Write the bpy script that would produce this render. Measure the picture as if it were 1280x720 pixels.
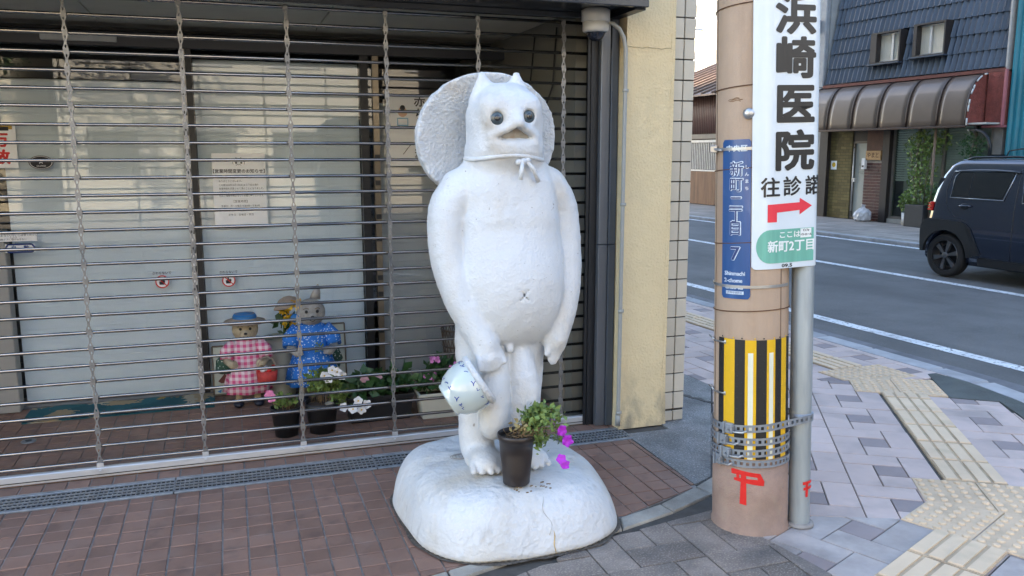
import bpy, bmesh, math, random
import numpy as np
from math import sin, cos, tan, pi, radians, atan, atan2, sqrt, hypot
from mathutils import Vector, Matrix

random.seed(7)
rng = np.random.default_rng(7)
scene = bpy.context.scene
for _o in list(bpy.data.objects):
    bpy.data.objects.remove(_o)
COL = scene.collection

# ------------------------------------------------------------------ camera
cam_data = bpy.data.cameras.new('camera')
cam = bpy.data.objects.new('camera', cam_data)
COL.objects.link(cam)
cam.location = (0, 0, 1.65)
cam.rotation_euler = (radians(90 - 9.2), 0, radians(-18.6))
cam_data.sensor_width = 36
cam_data.lens = 1046 / 1280 * 36
cam_data.clip_start = 0.05
cam_data.clip_end = 1500
scene.camera = cam

# ------------------------------------------------------------------ daylight
SUN_DIR = Vector((-0.80, 0.60, 0)).normalized()      # horizontal direction towards the sun
SUN_EL = radians(24)
world = bpy.data.worlds.new("World")
scene.world = world
world.use_nodes = True
wn = world.node_tree
bg = wn.nodes['Background']
sky = wn.nodes.new('ShaderNodeTexSky')
sky.sky_type = 'NISHITA'
sky.sun_disc = False
sky.sun_elevation = SUN_EL
sky.sun_rotation = atan2(SUN_DIR.x, SUN_DIR.y)
sky.air_density = 1.0
sky.dust_density = 1.2
sky.ozone_density = 1.0
wn.links.new(sky.outputs[0], bg.inputs[0])
bg.inputs[1].default_value = 0.15
sun_data = bpy.data.lights.new('sun', 'SUN')
sun_data.energy = 4.6
sun_data.angle = radians(0.5)
sun_data.color = (1.0, 0.86, 0.66)
sun = bpy.data.objects.new('sun', sun_data)
COL.objects.link(sun)
_to = Vector((SUN_DIR.x * cos(SUN_EL), SUN_DIR.y * cos(SUN_EL), sin(SUN_EL)))
sun.rotation_euler = _to.to_track_quat('Z', 'Y').to_euler()
sun.location = (-20, 15, 30)

scene.view_settings.view_transform = 'Standard'
scene.view_settings.look = 'None'
scene.view_settings.gamma = 1
scene.view_settings.use_curve_mapping = False
scene.view_settings.exposure = 2.72
scene.render.engine = 'CYCLES'
scene.cycles.max_bounces = 8
scene.cycles.diffuse_bounces = 4
scene.cycles.glossy_bounces = 4
scene.cycles.transparent_max_bounces = 12
scene.cycles.caustics_reflective = False
scene.cycles.caustics_refractive = False

# ------------------------------------------------------------------ materials
MATS = {}
def M(name, col, rough=0.6, metal=0.0, var=0.12, vscale=6.0, bump=0.0, bscale=60.0, rnd=0.0,
      dirt=None, dirt2=None, spec=0.5, geo=False, detail=4.0, stretch=None, coat=0.0, bump2=None, trans=0.0):
    """procedural surface: base colour with noise variation, optional stains and fine relief"""
    if name in MATS:
        return MATS[name]
    m = bpy.data.materials.new(name)
    m.use_nodes = True
    nt = m.node_tree
    N, L = nt.nodes, nt.links
    b = N['Principled BSDF']
    b.inputs['Roughness'].default_value = rough
    b.inputs['Metallic'].default_value = metal
    b.inputs['Specular IOR Level'].default_value = spec
    b.inputs['Coat Weight'].default_value = coat
    b.inputs['Transmission Weight'].default_value = trans
    if geo:
        g = N.new('ShaderNodeNewGeometry'); co = g.outputs['Position']
    else:
        t = N.new('ShaderNodeTexCoord'); co = t.outputs['Object']
    if stretch:
        mp = N.new('ShaderNodeMapping'); mp.inputs['Scale'].default_value = stretch
        L.new(co, mp.inputs[0]); co2 = mp.outputs[0]
    else:
        co2 = co
    nz = N.new('ShaderNodeTexNoise'); nz.inputs['Scale'].default_value = vscale; nz.inputs['Detail'].default_value = detail
    nz.inputs['Roughness'].default_value = 0.65
    L.new(co2, nz.inputs['Vector'])
    mr = N.new('ShaderNodeMapRange')
    mr.inputs[1].default_value = 0.3; mr.inputs[2].default_value = 0.7
    mr.inputs[3].default_value = 1 - var; mr.inputs[4].default_value = 1 + var
    L.new(nz.outputs['Fac'], mr.inputs[0])
    fac = mr.outputs[0]
    if rnd:
        oi = N.new('ShaderNodeObjectInfo')
        mr2 = N.new('ShaderNodeMapRange'); mr2.inputs[3].default_value = 1 - rnd; mr2.inputs[4].default_value = 1 + rnd
        L.new(oi.outputs['Random'], mr2.inputs[0])
        mu = N.new('ShaderNodeMath'); mu.operation = 'MULTIPLY'
        L.new(fac, mu.inputs[0]); L.new(mr2.outputs[0], mu.inputs[1]); fac = mu.outputs[0]
    mx = N.new('ShaderNodeVectorMath'); mx.operation = 'SCALE'
    mx.inputs[0].default_value = col[:3]
    L.new(fac, mx.inputs['Scale'])
    cur = mx.outputs[0]
    for d in (dirt, dirt2):
        if not d:
            continue
        dcol, dscale, lo, hi, amt = d[:5]
        dn = N.new('ShaderNodeTexNoise'); dn.inputs['Scale'].default_value = dscale; dn.inputs['Detail'].default_value = 6
        src = co
        if len(d) > 5:
            mp2 = N.new('ShaderNodeMapping'); mp2.inputs['Scale'].default_value = d[5]
            mp2.inputs['Location'].default_value = (3.1, 1.7, 0.4)
            L.new(co, mp2.inputs[0]); src = mp2.outputs[0]
        L.new(src, dn.inputs['Vector'])
        r = N.new('ShaderNodeMapRange'); r.inputs[1].default_value = lo; r.inputs[2].default_value = hi
        r.inputs[3].default_value = 0; r.inputs[4].default_value = amt
        L.new(dn.outputs['Fac'], r.inputs[0])
        fo = r.outputs[0]
        if len(d) > 6:                                  # splash zone: only up to this height
            sz = N.new('ShaderNodeSeparateXYZ'); L.new(co, sz.inputs[0])
            zr = N.new('ShaderNodeMapRange'); zr.inputs[1].default_value = d[6]; zr.inputs[2].default_value = 0; L.new(sz.outputs[2], zr.inputs[0])
            mz = N.new('ShaderNodeMath'); mz.operation = 'MULTIPLY'; L.new(fo, mz.inputs[0]); L.new(zr.outputs[0], mz.inputs[1]); fo = mz.outputs[0]
        mm = N.new('ShaderNodeMix'); mm.data_type = 'RGBA'
        L.new(fo, mm.inputs[0]); L.new(cur, mm.inputs[6]); mm.inputs[7].default_value = (*dcol, 1)
        cur = mm.outputs[2]
    L.new(cur, b.inputs['Base Color'])
    if bump:
        bn = N.new('ShaderNodeTexNoise'); bn.inputs['Scale'].default_value = bscale; bn.inputs['Detail'].default_value = 5
        L.new(co2, bn.inputs['Vector'])
        bp = N.new('ShaderNodeBump'); bp.inputs['Strength'].default_value = 1.0; bp.inputs['Distance'].default_value = bump
        L.new(bn.outputs['Fac'], bp.inputs['Height'])
        if bump2:
            bn2 = N.new('ShaderNodeTexNoise'); bn2.inputs['Scale'].default_value = bump2[1]; bn2.inputs['Detail'].default_value = 3
            L.new(co, bn2.inputs['Vector'])
            bp2 = N.new('ShaderNodeBump'); bp2.inputs['Distance'].default_value = bump2[0]
            L.new(bn2.outputs['Fac'], bp2.inputs['Height']); L.new(bp2.outputs[0], bp.inputs['Normal'])
        L.new(bp.outputs[0], b.inputs['Normal'])
    MATS[name] = m
    return m

def glass_mat(name, tint=(1, 1, 1), ior=1.5, rough=0.0, dull=0.0):
    m = bpy.data.materials.new(name); m.use_nodes = True
    nt = m.node_tree; N, L = nt.nodes, nt.links
    N.remove(N['Principled BSDF'])
    out = N['Material Output']
    tr = N.new('ShaderNodeBsdfTransparent'); tr.inputs[0].default_value = (*tint, 1)
    gl = N.new('ShaderNodeBsdfGlossy'); gl.inputs['Roughness'].default_value = rough
    fr = N.new('ShaderNodeFresnel'); fr.inputs[0].default_value = ior
    mx = N.new('ShaderNodeMixShader')
    ge = N.new('ShaderNodeNewGeometry')                 # mirror only on the outer face of the sheet, not inside it
    inv = N.new('ShaderNodeMath'); inv.operation = 'SUBTRACT'; inv.inputs[0].default_value = 1; L.new(ge.outputs['Backfacing'], inv.inputs[1])
    mu = N.new('ShaderNodeMath'); mu.operation = 'MULTIPLY'; L.new(fr.outputs[0], mu.inputs[0]); L.new(inv.outputs[0], mu.inputs[1])
    L.new(mu.outputs[0], mx.inputs[0]); L.new(tr.outputs[0], mx.inputs[1]); L.new(gl.outputs[0], mx.inputs[2])
    L.new(mx.outputs[0], out.inputs[0])
    return m

def pattern_mat(name, c1, c2, kind, scale, rough=0.7, axis=None):
    """checker / dots cloth print"""
    m = bpy.data.materials.new(name); m.use_nodes = True
    nt = m.node_tree; N, L = nt.nodes, nt.links
    b = N['Principled BSDF']; b.inputs['Roughness'].default_value = rough
    t = N.new('ShaderNodeTexCoord')
    mx = N.new('ShaderNodeMix'); mx.data_type = 'RGBA'
    mx.inputs[6].default_value = (*c1, 1); mx.inputs[7].default_value = (*c2, 1)
    if kind == 'gingham':
        sp = N.new('ShaderNodeSeparateXYZ'); L.new(t.outputs['Object'], sp.inputs[0])
        outs = []
        for i in (0, 2):
            mu = N.new('ShaderNodeMath'); mu.operation = 'MULTIPLY'; mu.inputs[1].default_value = scale
            L.new(sp.outputs[i], mu.inputs[0])
            fr = N.new('ShaderNodeMath'); fr.operation = 'FRACT'; L.new(mu.outputs[0], fr.inputs[0])
            gt = N.new('ShaderNodeMath'); gt.operation = 'GREATER_THAN'; gt.inputs[1].default_value = 0.5
            L.new(fr.outputs[0], gt.inputs[0])
            h = N.new('ShaderNodeMath'); h.operation = 'MULTIPLY'; h.inputs[1].default_value = 0.5
            L.new(gt.outputs[0], h.inputs[0]); outs.append(h.outputs[0])
        ad = N.new('ShaderNodeMath'); L.new(outs[0], ad.inputs[0]); L.new(outs[1], ad.inputs[1])
        L.new(ad.outputs[0], mx.inputs[0])
    else:
        v = N.new('ShaderNodeTexVoronoi'); v.inputs['Scale'].default_value = scale
        L.new(t.outputs['Object'], v.inputs['Vector'])
        lt = N.new('ShaderNodeMath'); lt.operation = 'LESS_THAN'; lt.inputs[1].default_value = 0.28
        L.new(v.outputs['Distance'], lt.inputs[0]); L.new(lt.outputs[0], mx.inputs[0])
    L.new(mx.outputs[2], b.inputs['Base Color'])
    return m

# ------------------------------------------------------------------ objects
def tag(o, label=None, cat=None, group=None, kind=None):
    if label: o['label'] = label
    if cat: o['category'] = cat
    if group: o['group'] = group
    if kind: o['kind'] = kind
    return o

ORG = {}
def thing(name, label, cat, loc=(0, 0, 0), rot=(0, 0, 0), group=None, kind=None):
    o = bpy.data.objects.new(name, None)
    COL.objects.link(o)
    o.empty_display_size = 0.1
    o.location = loc; o.rotation_euler = rot
    ORG[o.name] = Vector(loc)
    return tag(o, label, cat, group, kind)

def link(name, me, parent=None, mat=None):
    o = bpy.data.objects.new(name, me)
    COL.objects.link(o)
    if parent is not None:
        o.parent = parent
        ORG[o.name] = ORG.get(parent.name, Vector())
    return o

def copy_tree(o, parent=None, names=False):
    c = o.copy(); COL.objects.link(c)
    if parent is not None: c.parent = parent
    for ch in [k for k in bpy.data.objects if k.parent == o]:
        copy_tree(ch, c)
    return c

class MB:
    """collects shapes as vertices and faces; build() links them as ONE mesh object"""
    def __init__(s):
        s.v = []; s.f = []; s.sm = []
    def add(s, vs, fs, smooth=False):
        n = len(s.v)
        s.v += [tuple(p) for p in vs]
        for f in fs:
            s.f.append(tuple(i + n for i in f)); s.sm.append(smooth)
        return s
    def box(s, x0, x1, y0, y1, z0, z1):
        vs = [(x, y, z) for z in (z0, z1) for y in (y0, y1) for x in (x0, x1)]
        return s.add(vs, [(0, 2, 3, 1), (4, 5, 7, 6), (0, 1, 5, 4), (2, 6, 7, 3), (0, 4, 6, 2), (1, 3, 7, 5)])
    def prism(s, poly, z0, z1, bev=0.0):
        n = len(poly)
        cx = sum(p[0] for p in poly) / n; cy = sum(p[1] for p in poly) / n
        vs = [(x, y, z0) for x, y in poly]
        fs = [tuple(range(n - 1, -1, -1))]
        if bev:
            vs += [(x, y, z1 - bev) for x, y in poly]
            def ins(x, y):
                d = hypot(x - cx, y - cy) or 1
                k = min(bev * 1.3 / d, .4)
                return (x + (cx - x) * k, y + (cy - y) * k, z1)
            vs += [ins(x, y) for x, y in poly]
            R = 3
        else:
            vs += [(x, y, z1) for x, y in poly]; R = 2
        for r in range(R - 1):
            for i in range(n):
                j = (i + 1) % n
                fs.append((r * n + i, r * n + j, (r + 1) * n + j, (r + 1) * n + i))
        fs.append(tuple(range((R - 1) * n, R * n)))
        return s.add(vs, fs)
    def ring(s, rings, close=True, cap0=True, cap1=True, smooth=True):
        n = len(rings[0]); vs = [p for r in rings for p in r]; fs = []
        for k in range(len(rings) - 1):
            for i in range(n if close else n - 1):
                j = (i + 1) % n
                fs.append((k * n + i, k * n + j, (k + 1) * n + j, (k + 1) * n + i))
        s.add(vs, fs, smooth)
        m = len(s.v) - len(vs)
        if cap0: s.f.append(tuple(m + i for i in range(n - 1, -1, -1))); s.sm.append(False)
        if cap1: s.f.append(tuple(m + (len(rings) - 1) * n + i for i in range(n))); s.sm.append(False)
        return s
    def tube(s, pts, r, n=8, smooth=True, caps=True):
        pts = [Vector(p) for p in pts]
        rs = r if isinstance(r, (list, tuple)) else [r] * len(pts)
        rings = []; ref = None
        for i, p in enumerate(pts):
            if i == 0: d = pts[1] - p
            elif i == len(pts) - 1: d = p - pts[i - 1]
            else: d = (pts[i + 1] - p).normalized() + (p - pts[i - 1]).normalized()
            d.normalize()
            if ref is None:
                ref = Vector((0, 0, 1)) if abs(d.z) < .9 else Vector((1, 0, 0))
            a = d.cross(ref).normalized(); b = d.cross(a).normalized(); ref = a.cross(d)
            rings.append([tuple(p + a * (cos(2 * pi * k / n) * rs[i]) + b * (sin(2 * pi * k / n) * rs[i])) for k in range(n)])
        return s.ring(rings, cap0=caps, cap1=caps, smooth=smooth)
    def lathe(s, prof, n=24, c=(0, 0, 0), axis=None, smooth=True, cap0=True, cap1=True):
        """prof: (radius, height) along axis from c"""
        ax = Vector(axis).normalized() if axis else Vector((0, 0, 1))
        ref = Vector((1, 0, 0)) if abs(ax.x) < .9 else Vector((0, 1, 0))
        a = (ref - ax * ref.dot(ax)).normalized(); b = ax.cross(a)
        c = Vector(c)
        rings = [[tuple(c + ax * h + a * (cos(2 * pi * k / n) * r) + b * (sin(2 * pi * k / n) * r)) for k in range(n)] for r, h in prof]
        return s.ring(rings, cap0=cap0, cap1=cap1, smooth=smooth)
    def ell(s, c, r, nu=16, nv=10, R=None):
        rings = []
        for j in range(nv + 1):
            t = -pi / 2 + pi * j / nv
            rr = max(cos(t), .02)
            ring = []
            for k in range(nu):
                p = Vector((r[0] * rr * cos(2 * pi * k / nu), r[1] * rr * sin(2 * pi * k / nu), r[2] * sin(t)))
                if R is not None: p = R @ p
                ring.append((c[0] + p.x, c[1] + p.y, c[2] + p.z))
            rings.append(ring)
        return s.ring(rings)
    def mesh(s, name, shift=None):
        me = bpy.data.meshes.new(name)
        vs = s.v
        if shift is not None and shift.length > 0:
            vs = [(x - shift.x, y - shift.y, z - shift.z) for x, y, z in vs]
        me.from_pydata(vs, [], s.f)
        me.polygons.foreach_set('use_smooth', s.sm)
        me.update()
        return me
    def build(s, name, mat, parent=None, local=False, bevel=0.0, seg=1, kind=None, recalc=True):
        sh = None
        if parent is not None and not local: sh = ORG.get(parent.name)
        me = s.mesh(name, sh)
        if bevel or recalc:
            bm = bmesh.new(); bm.from_mesh(me)
            if recalc: bmesh.ops.recalc_face_normals(bm, faces=bm.faces)
            if bevel:
                es = [e for e in bm.edges if len(e.link_faces) == 2 and e.calc_face_angle(0) > .5]
                bmesh.ops.bevel(bm, geom=es, offset=bevel, segments=seg, profile=.5, affect='EDGES', clamp_overlap=True)
            bm.to_mesh(me); bm.free()
        me.materials.append(mat)
        o = link(name, me, parent)
        if kind: o['kind'] = kind
        return o

_TXT = {}
def text_geo(s, size, bold=0.0, align='CENTER', sx=1.0, spacing=1.0):
    key = (s, size, bold, align, sx, spacing)
    if key in _TXT: return _TXT[key]
    c = bpy.data.curves.new('lettering', 'FONT')
    c.body = s; c.size = size; c.offset = bold; c.align_x = align; c.align_y = 'CENTER'
    c.space_character = spacing
    c.resolution_u = 3
    o = bpy.data.objects.new('lettering', c); COL.objects.link(o)
    dg = bpy.context.evaluated_depsgraph_get(); dg.update()
    me = o.evaluated_get(dg).to_mesh()
    vs = [(v.co.x * sx, v.co.y) for v in me.vertices]
    fs = [tuple(p.vertices) for p in me.polygons]
    o.evaluated_get(dg).to_mesh_clear()
    bpy.data.objects.remove(o); bpy.data.curves.remove(c)
    _TXT[key] = (vs, fs)
    return vs, fs

def bend(mb, vs, fs, fn, step):
    """lay flat polygons on a curved sheet: cut them into narrow upright slices first"""
    for f in fs:
        poly = [vs[i] for i in f]
        x0, x1 = min(p[0] for p in poly), max(p[0] for p in poly)
        k0, k1 = math.floor(x0 / step), math.ceil(x1 / step)
        for k in range(k0, max(k1, k0 + 1)):
            q = clip_poly(poly, [(1, 0, (k + 1) * step), (-1, 0, -k * step)]) if k1 - k0 > 1 else poly
            if len(q) > 2 and area(q) > 1e-9: mb.add([fn(x, y) for x, y in q], [tuple(range(len(q)))])

def text_part(name, items, mat, parent, fn, local=True, step=0):
    """items: (string, x, y, size, bold, sx[, align]); fn maps flat x, y to the surface"""
    mb = MB()
    for it in items:
        s, x, y, size, bold, sx = it[:6]
        al = it[6] if len(it) > 6 else 'CENTER'
        vs, fs = text_geo(s, size, 0, al, sx)
        if not vs: continue
        # heavier strokes: the same letters set several times round a small circle, each a hair further out
        e = 1e-3
        p0, pa, pb = Vector(fn(x, y)), Vector(fn(x + e, y)), Vector(fn(x, y + e))
        nrm = (pa - p0).cross(pb - p0).normalized()
        shifts = [(0, 0)] if bold < .00035 else [(bold * cos(k * pi / 3), bold * sin(k * pi / 3)) for k in range(6)]
        for k, (dx, dy) in enumerate(shifts):
            f2 = (lambda a, b, k=k: tuple(Vector(fn(a, b)) + nrm * (k * 6e-5)))
            if step: bend(mb, [(x + a + dx, y + b + dy) for a, b in vs], fs, f2, step)
            else: mb.add([f2(x + a + dx, y + b + dy) for a, b in vs], fs)
    return mb.build(name, mat, parent, local=local, recalc=False)

def clip_poly(poly, planes):
    """planes: (a, b, c) keep a*x+b*y<=c"""
    for a, b, c in planes:
        out = []
        for i in range(len(poly)):
            p, q = poly[i], poly[(i + 1) % len(poly)]
            dp = a * p[0] + b * p[1] - c; dq = a * q[0] + b * q[1] - c
            if dp <= 0: out.append(p)
            if dp * dq < 0:
                t = dp / (dp - dq); out.append((p[0] + (q[0] - p[0]) * t, p[1] + (q[1] - p[1]) * t))
        poly = out
        if len(poly) < 3: return []
    return poly
def left_of(p, q):
    """half plane to the left of p->q"""
    dx, dy = q[0] - p[0], q[1] - p[1]
    return (dy, -dx, dy * p[0] - dx * p[1])
def right_of(p, q): return left_of(q, p)
def area(poly):
    return abs(sum(poly[i][0] * poly[(i + 1) % len(poly)][1] - poly[(i + 1) % len(poly)][0] * poly[i][1] for i in range(len(poly)))) / 2
def cen(poly): return (sum(p[0] for p in poly) / len(poly), sum(p[1] for p in poly) / len(poly))
_P, _Y = radians(9.2), radians(18.6)
def view_depth(x, y, z):
    v = (x, y, z - 1.65)
    f = (sin(_Y) * cos(_P), cos(_Y) * cos(_P), -sin(_P))
    d = sum(a * b for a, b in zip(v, f))
    if d < .3: return None
    px = 640 + 1046 * (v[0] * cos(_Y) - v[1] * sin(_Y)) / d
    up = (sin(_Y) * sin(_P), cos(_Y) * sin(_P), cos(_P))
    py = 360 - 1046 * sum(a * b for a, b in zip(v, up)) / d
    return d, px, py
ANG = atan(.06)                                    # the street runs 3.4 degrees off the wall's normal
def st(u, s, z=0):                                  # street coordinates: u across, s along
    return (u * cos(ANG) - s * sin(ANG), u * sin(ANG) + s * cos(ANG), z)
# ================================================================== THE GROUND
m_ground = M('bare_ground', (.12, .11, .10), .9, geo=True, vscale=.3)
m_asphalt = M('asphalt', (.128, .126, .124), .85, var=.24, vscale=1.2, bump=.010, bscale=120, geo=True, detail=8,
              dirt=((.26, .255, .25), 110, .60, .68, .6), dirt2=((.075, .075, .075), .8, .48, .7, .65, (1, .25, 1)))
m_patch = M('old_asphalt', (.20, .20, .195), .9, var=.3, vscale=5, bump=.014, bscale=95, geo=True, detail=8,
            dirt=((.42, .41, .39), 85, .55, .64, .75), dirt2=((.10, .10, .10), 4, .5, .68, .6))
m_patch2 = M('repair_asphalt', (.085, .095, .09), .9, var=.25, vscale=4, bump=.008, bscale=150, geo=True, detail=8,
             dirt=((.13, .14, .13), 200, .58, .7, .5))
m_bed = M('sand_bed', (.075, .068, .06), .95, geo=True, vscale=12, var=.3)
m_mortar = M('mortar', (.25, .235, .22), .95, geo=True, vscale=10, var=.35)
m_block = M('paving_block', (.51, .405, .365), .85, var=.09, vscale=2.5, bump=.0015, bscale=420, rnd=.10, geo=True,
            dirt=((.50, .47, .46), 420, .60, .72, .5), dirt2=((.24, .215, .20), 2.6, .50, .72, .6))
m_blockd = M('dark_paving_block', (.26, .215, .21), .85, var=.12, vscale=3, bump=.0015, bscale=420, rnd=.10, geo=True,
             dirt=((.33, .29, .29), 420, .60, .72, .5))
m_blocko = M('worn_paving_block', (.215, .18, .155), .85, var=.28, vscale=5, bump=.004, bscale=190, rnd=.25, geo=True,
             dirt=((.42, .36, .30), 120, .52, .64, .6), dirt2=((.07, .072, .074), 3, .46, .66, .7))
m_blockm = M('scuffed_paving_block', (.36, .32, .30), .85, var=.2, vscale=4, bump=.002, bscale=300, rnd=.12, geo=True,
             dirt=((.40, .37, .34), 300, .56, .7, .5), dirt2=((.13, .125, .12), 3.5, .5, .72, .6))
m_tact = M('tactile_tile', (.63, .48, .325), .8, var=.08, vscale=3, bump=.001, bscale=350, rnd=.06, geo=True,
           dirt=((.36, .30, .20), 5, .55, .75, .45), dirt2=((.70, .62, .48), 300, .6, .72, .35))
m_tact0 = M('tactile_tile_grime_shade', (.46, .345, .225), .85, var=.15, vscale=6, bump=.001, bscale=350, rnd=.08, geo=True, dirt=((.20, .15, .10), 7, .5, .72, .6))  # base under the bars: grime and groove shade both put into the colour
m_tact1 = M('tactile_tile_wear_shade', (.57, .43, .29), .85, var=.10, vscale=5, bump=.001, bscale=350, rnd=.08, geo=True, dirt=((.34, .26, .17), 9, .5, .72, .5))  # base under the dots: wear, plus shade round them put into the colour
m_kerb = M('kerb_stone', (.34, .32, .28), .9, var=.22, vscale=6, bump=.004, bscale=160, rnd=.12, geo=True,
           dirt=((.16, .15, .13), 5, .5, .7, .6), dirt2=((.50, .47, .41), 220, .58, .7, .5))
m_kerb2 = M('road_kerb', (.36, .36, .37), .9, var=.15, vscale=5, bump=.003, bscale=180, rnd=.08, geo=True,
            dirt=((.2, .2, .2), 4, .52, .72, .5))
m_brown = M('brown_floor_tile', (.235, .138, .102), .62, var=.16, vscale=3, bump=.0012, bscale=200, rnd=.15, geo=True,
            dirt=((.22, .17, .145), 6, .52, .75, .40), dirt2=((.07, .045, .04), 9, .56, .74, .45))
m_paint = M('road_paint', (.72, .73, .74), .7, var=.08, vscale=4, geo=True, bump=.002, bscale=200,
            dirt=((.14, .14, .14), 30, .55, .62, .9), dirt2=((.4, .4, .4), 3, .48, .7, .6))

def sheet(name, poly, z, mat, parent=None, kind=None):
    me = bpy.data.meshes.new(name)
    me.from_pydata([(x, y, z) for x, y in poly], [], [tuple(range(len(poly)))]); me.update()
    if me.polygons[0].normal.z < 0: me.flip_normals()
    me.materials.append(mat)
    o = link(name, me, parent)
    if kind: o['kind'] = kind
    return o
sheet('ground', [(-700, -700), (700, -700), (700, 700), (-700, 700)], -.16, m_ground, kind='structure')
road = sheet('road', [(-90, -60), (60, -60), (60, 150), (-90, 150)], -.06, m_asphalt, kind='structure')
def road_line(u, w, s0, s1, name='road_line'):
    sheet(name, [st(u - w / 2, s0)[:2], st(u + w / 2, s0)[:2], st(u + w / 2, s1)[:2], st(u - w / 2, s1)[:2]], -.056, m_paint, road)
road_line(6.22, .15, 2.2, 60)
road_line(9.47, .15, -8, 60)
road_line(12.40, .15, -8, 60)

# near pavement: bed slab, then every block of it
kerb_in = [(-14, .15), (.5, .25), (2, .7), (3.2, 1.4), (4.0, 2.2), (4.5, 2.9), (4.8, 3.5), (4.96, 4.03), (5.03, 4.5), (5.02, 4.9)]
kerb_in += [st(5.31, s)[:2] for s in (5.3, 8, 12, 20, 40, 70)]
pave_poly = kerb_in + [st(2.9, 70)[:2], (2.75, 4.5), (-14, 4.5)]
pv = MB(); pv.prism(pave_poly, -.15, -.010)
pavement = pv.build('pavement', m_bed); pavement['kind'] = 'structure'
fl = MB(); fl.prism([(-4, 2.95), (.5, 2.985), (1.62, 3.27), (2.15, 3.48), (2.15, 6.3), (-4, 6.3)], -.12, -.006)
shop_floor = fl.build('shop_floor', m_mortar); shop_floor['kind'] = 'structure'

def px_box(poly, z=0):
    P = [view_depth(x, y, z) for x, y in poly]
    if any(p is None for p in P): return None
    xs = [p[1] for p in P]; ys = [p[2] for p in P]
    if max(xs) < -15 or min(xs) > 1295 or max(ys) < 0 or min(ys) > 735: return None
    return (max(xs) - min(xs)) * (max(ys) - min(ys))

def lay(pieces, limit, parent):
    """pieces: (share of the picture, name, polygon, z0, z1, bevel, material); the largest become parts"""
    pieces = [p for p in pieces if p[0] is not None]
    pieces.sort(key=lambda p: -p[0])
    for sc_, name, poly, z0, z1, bev, mat in pieces[:limit]:
        c = cen(poly)
        mb = MB(); mb.prism([(x - c[0], y - c[1]) for x, y in poly], z0, z1 + rng.uniform(-.0015, .0015), bev)
        o = mb.build(name, mat, parent, local=True, recalc=False)
        o.location = (c[0], c[1], 0)
        o.rotation_euler = (rng.normal(0, .003), rng.normal(0, .003), 0)
    rest = {}
    for sc_, name, poly, z0, z1, bev, mat in pieces[limit:]:
        rest.setdefault((name, mat.name), MB()).prism(poly, z0, z1, 0)
    for (name, mn), mb in rest.items():
        mb.build(name, MATS[mn], parent, local=True, kind='stuff', recalc=False)

JO = .0028
def pinwheel(O, ang_d, planes, iu, jv, mats, mod=.45, out=None):
    d = (cos(ang_d), sin(ang_d)); p = (sin(ang_d), -cos(ang_d))
    q = mod / 3
    for i in range(*iu):
        for j in range(*jv):
            for a0, a1, b0, b1, dk in ((0, 1, 0, 2, 0), (0, 2, 2, 3, 0), (2, 3, 1, 3, 0), (1, 3, 0, 1, 0), (1, 2, 1, 2, 1)):
                a0_, a1_ = (i * 3 + a0) * q + JO, (i * 3 + a1) * q - JO
                b0_, b1_ = (j * 3 + b0) * q + JO, (j * 3 + b1) * q - JO
                poly = [(O[0] + p[0] * a + d[0] * b, O[1] + p[1] * a + d[1] * b) for a, b in ((a0_, b0_), (a0_, b1_), (a1_, b1_), (a1_, b0_))][::-1]
                poly = clip_poly(poly, planes)
                if len(poly) < 3 or area(poly) < .0008: continue
                out.append((px_box(poly), 'paving_block', poly, -.06, 0, .003, mats[dk]))
    return out
D1 = atan2(.406, .914); D2 = atan2(.852, .523); D3 = pi / 2 + ANG
p1 = (sin(D1), -cos(D1)); p2 = (sin(D2), -cos(D2)); d1 = (cos(D1), sin(D1)); d2 = (cos(D2), sin(D2))
p3 = (sin(D3), -cos(D3)); d3 = (cos(D3), sin(D3))
blocks = []
kz = .995
z01 = ((2.10, 3.05), (2.24, 2.2)); zM = ((2.25, 3.10), (3.5, 2.55)); zN = ((3.2, 5.1), (4.45, 4.8)); zA = ((2.28, 3.53), (3.21, 5.04))
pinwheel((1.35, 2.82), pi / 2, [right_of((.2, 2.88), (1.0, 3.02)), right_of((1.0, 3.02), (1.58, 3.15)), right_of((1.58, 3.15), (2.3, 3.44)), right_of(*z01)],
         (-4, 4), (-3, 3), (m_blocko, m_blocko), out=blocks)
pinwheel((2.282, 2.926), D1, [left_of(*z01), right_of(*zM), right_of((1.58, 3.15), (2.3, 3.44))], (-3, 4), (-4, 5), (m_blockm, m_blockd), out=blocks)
sL = (3.37, 3.15); sR = (sL[0] + .3 * p2[0], sL[1] + .3 * p2[1])
O2 = (3.154 + .444 * p2[0] * 0, 3.63)
def along(o, a, p, b, d): return (o[0] + a * p[0] + b * d[0], o[1] + a * p[1] + b * d[1])
# shift the left field so that its modules end on the guiding strip's left edge
offu = ((sL[0] - O2[0]) * p2[0] + (sL[1] - O2[1]) * p2[1])
O2L = along(O2, offu - round(offu / .45) * .45, p2, 0, d2)
left2 = [left_of(*zM), right_of(*zN), right_of(*zA), (p2[0], p2[1], sL[0] * p2[0] + sL[1] * p2[1] - .002)]
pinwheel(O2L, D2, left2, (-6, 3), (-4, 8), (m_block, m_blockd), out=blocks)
offr = ((sR[0] - O2[0]) * p2[0] + (sR[1] - O2[1]) * p2[1])
O2R = along(O2, offr, p2, .12, d2)
right2 = [left_of(*zM), right_of(*zN), (-p2[0], -p2[1], -(sR[0] * p2[0] + sR[1] * p2[1]) - .002),
          right_of((4.57, 4.27), (4.82, 4.09)), right_of((4.82, 4.09), (4.4, 3.3))]
pinwheel(O2R, D2, right2, (0, 5), (-5, 8), (m_block, m_blockd), out=blocks)
O3 = (4.33, 5.13)
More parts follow.
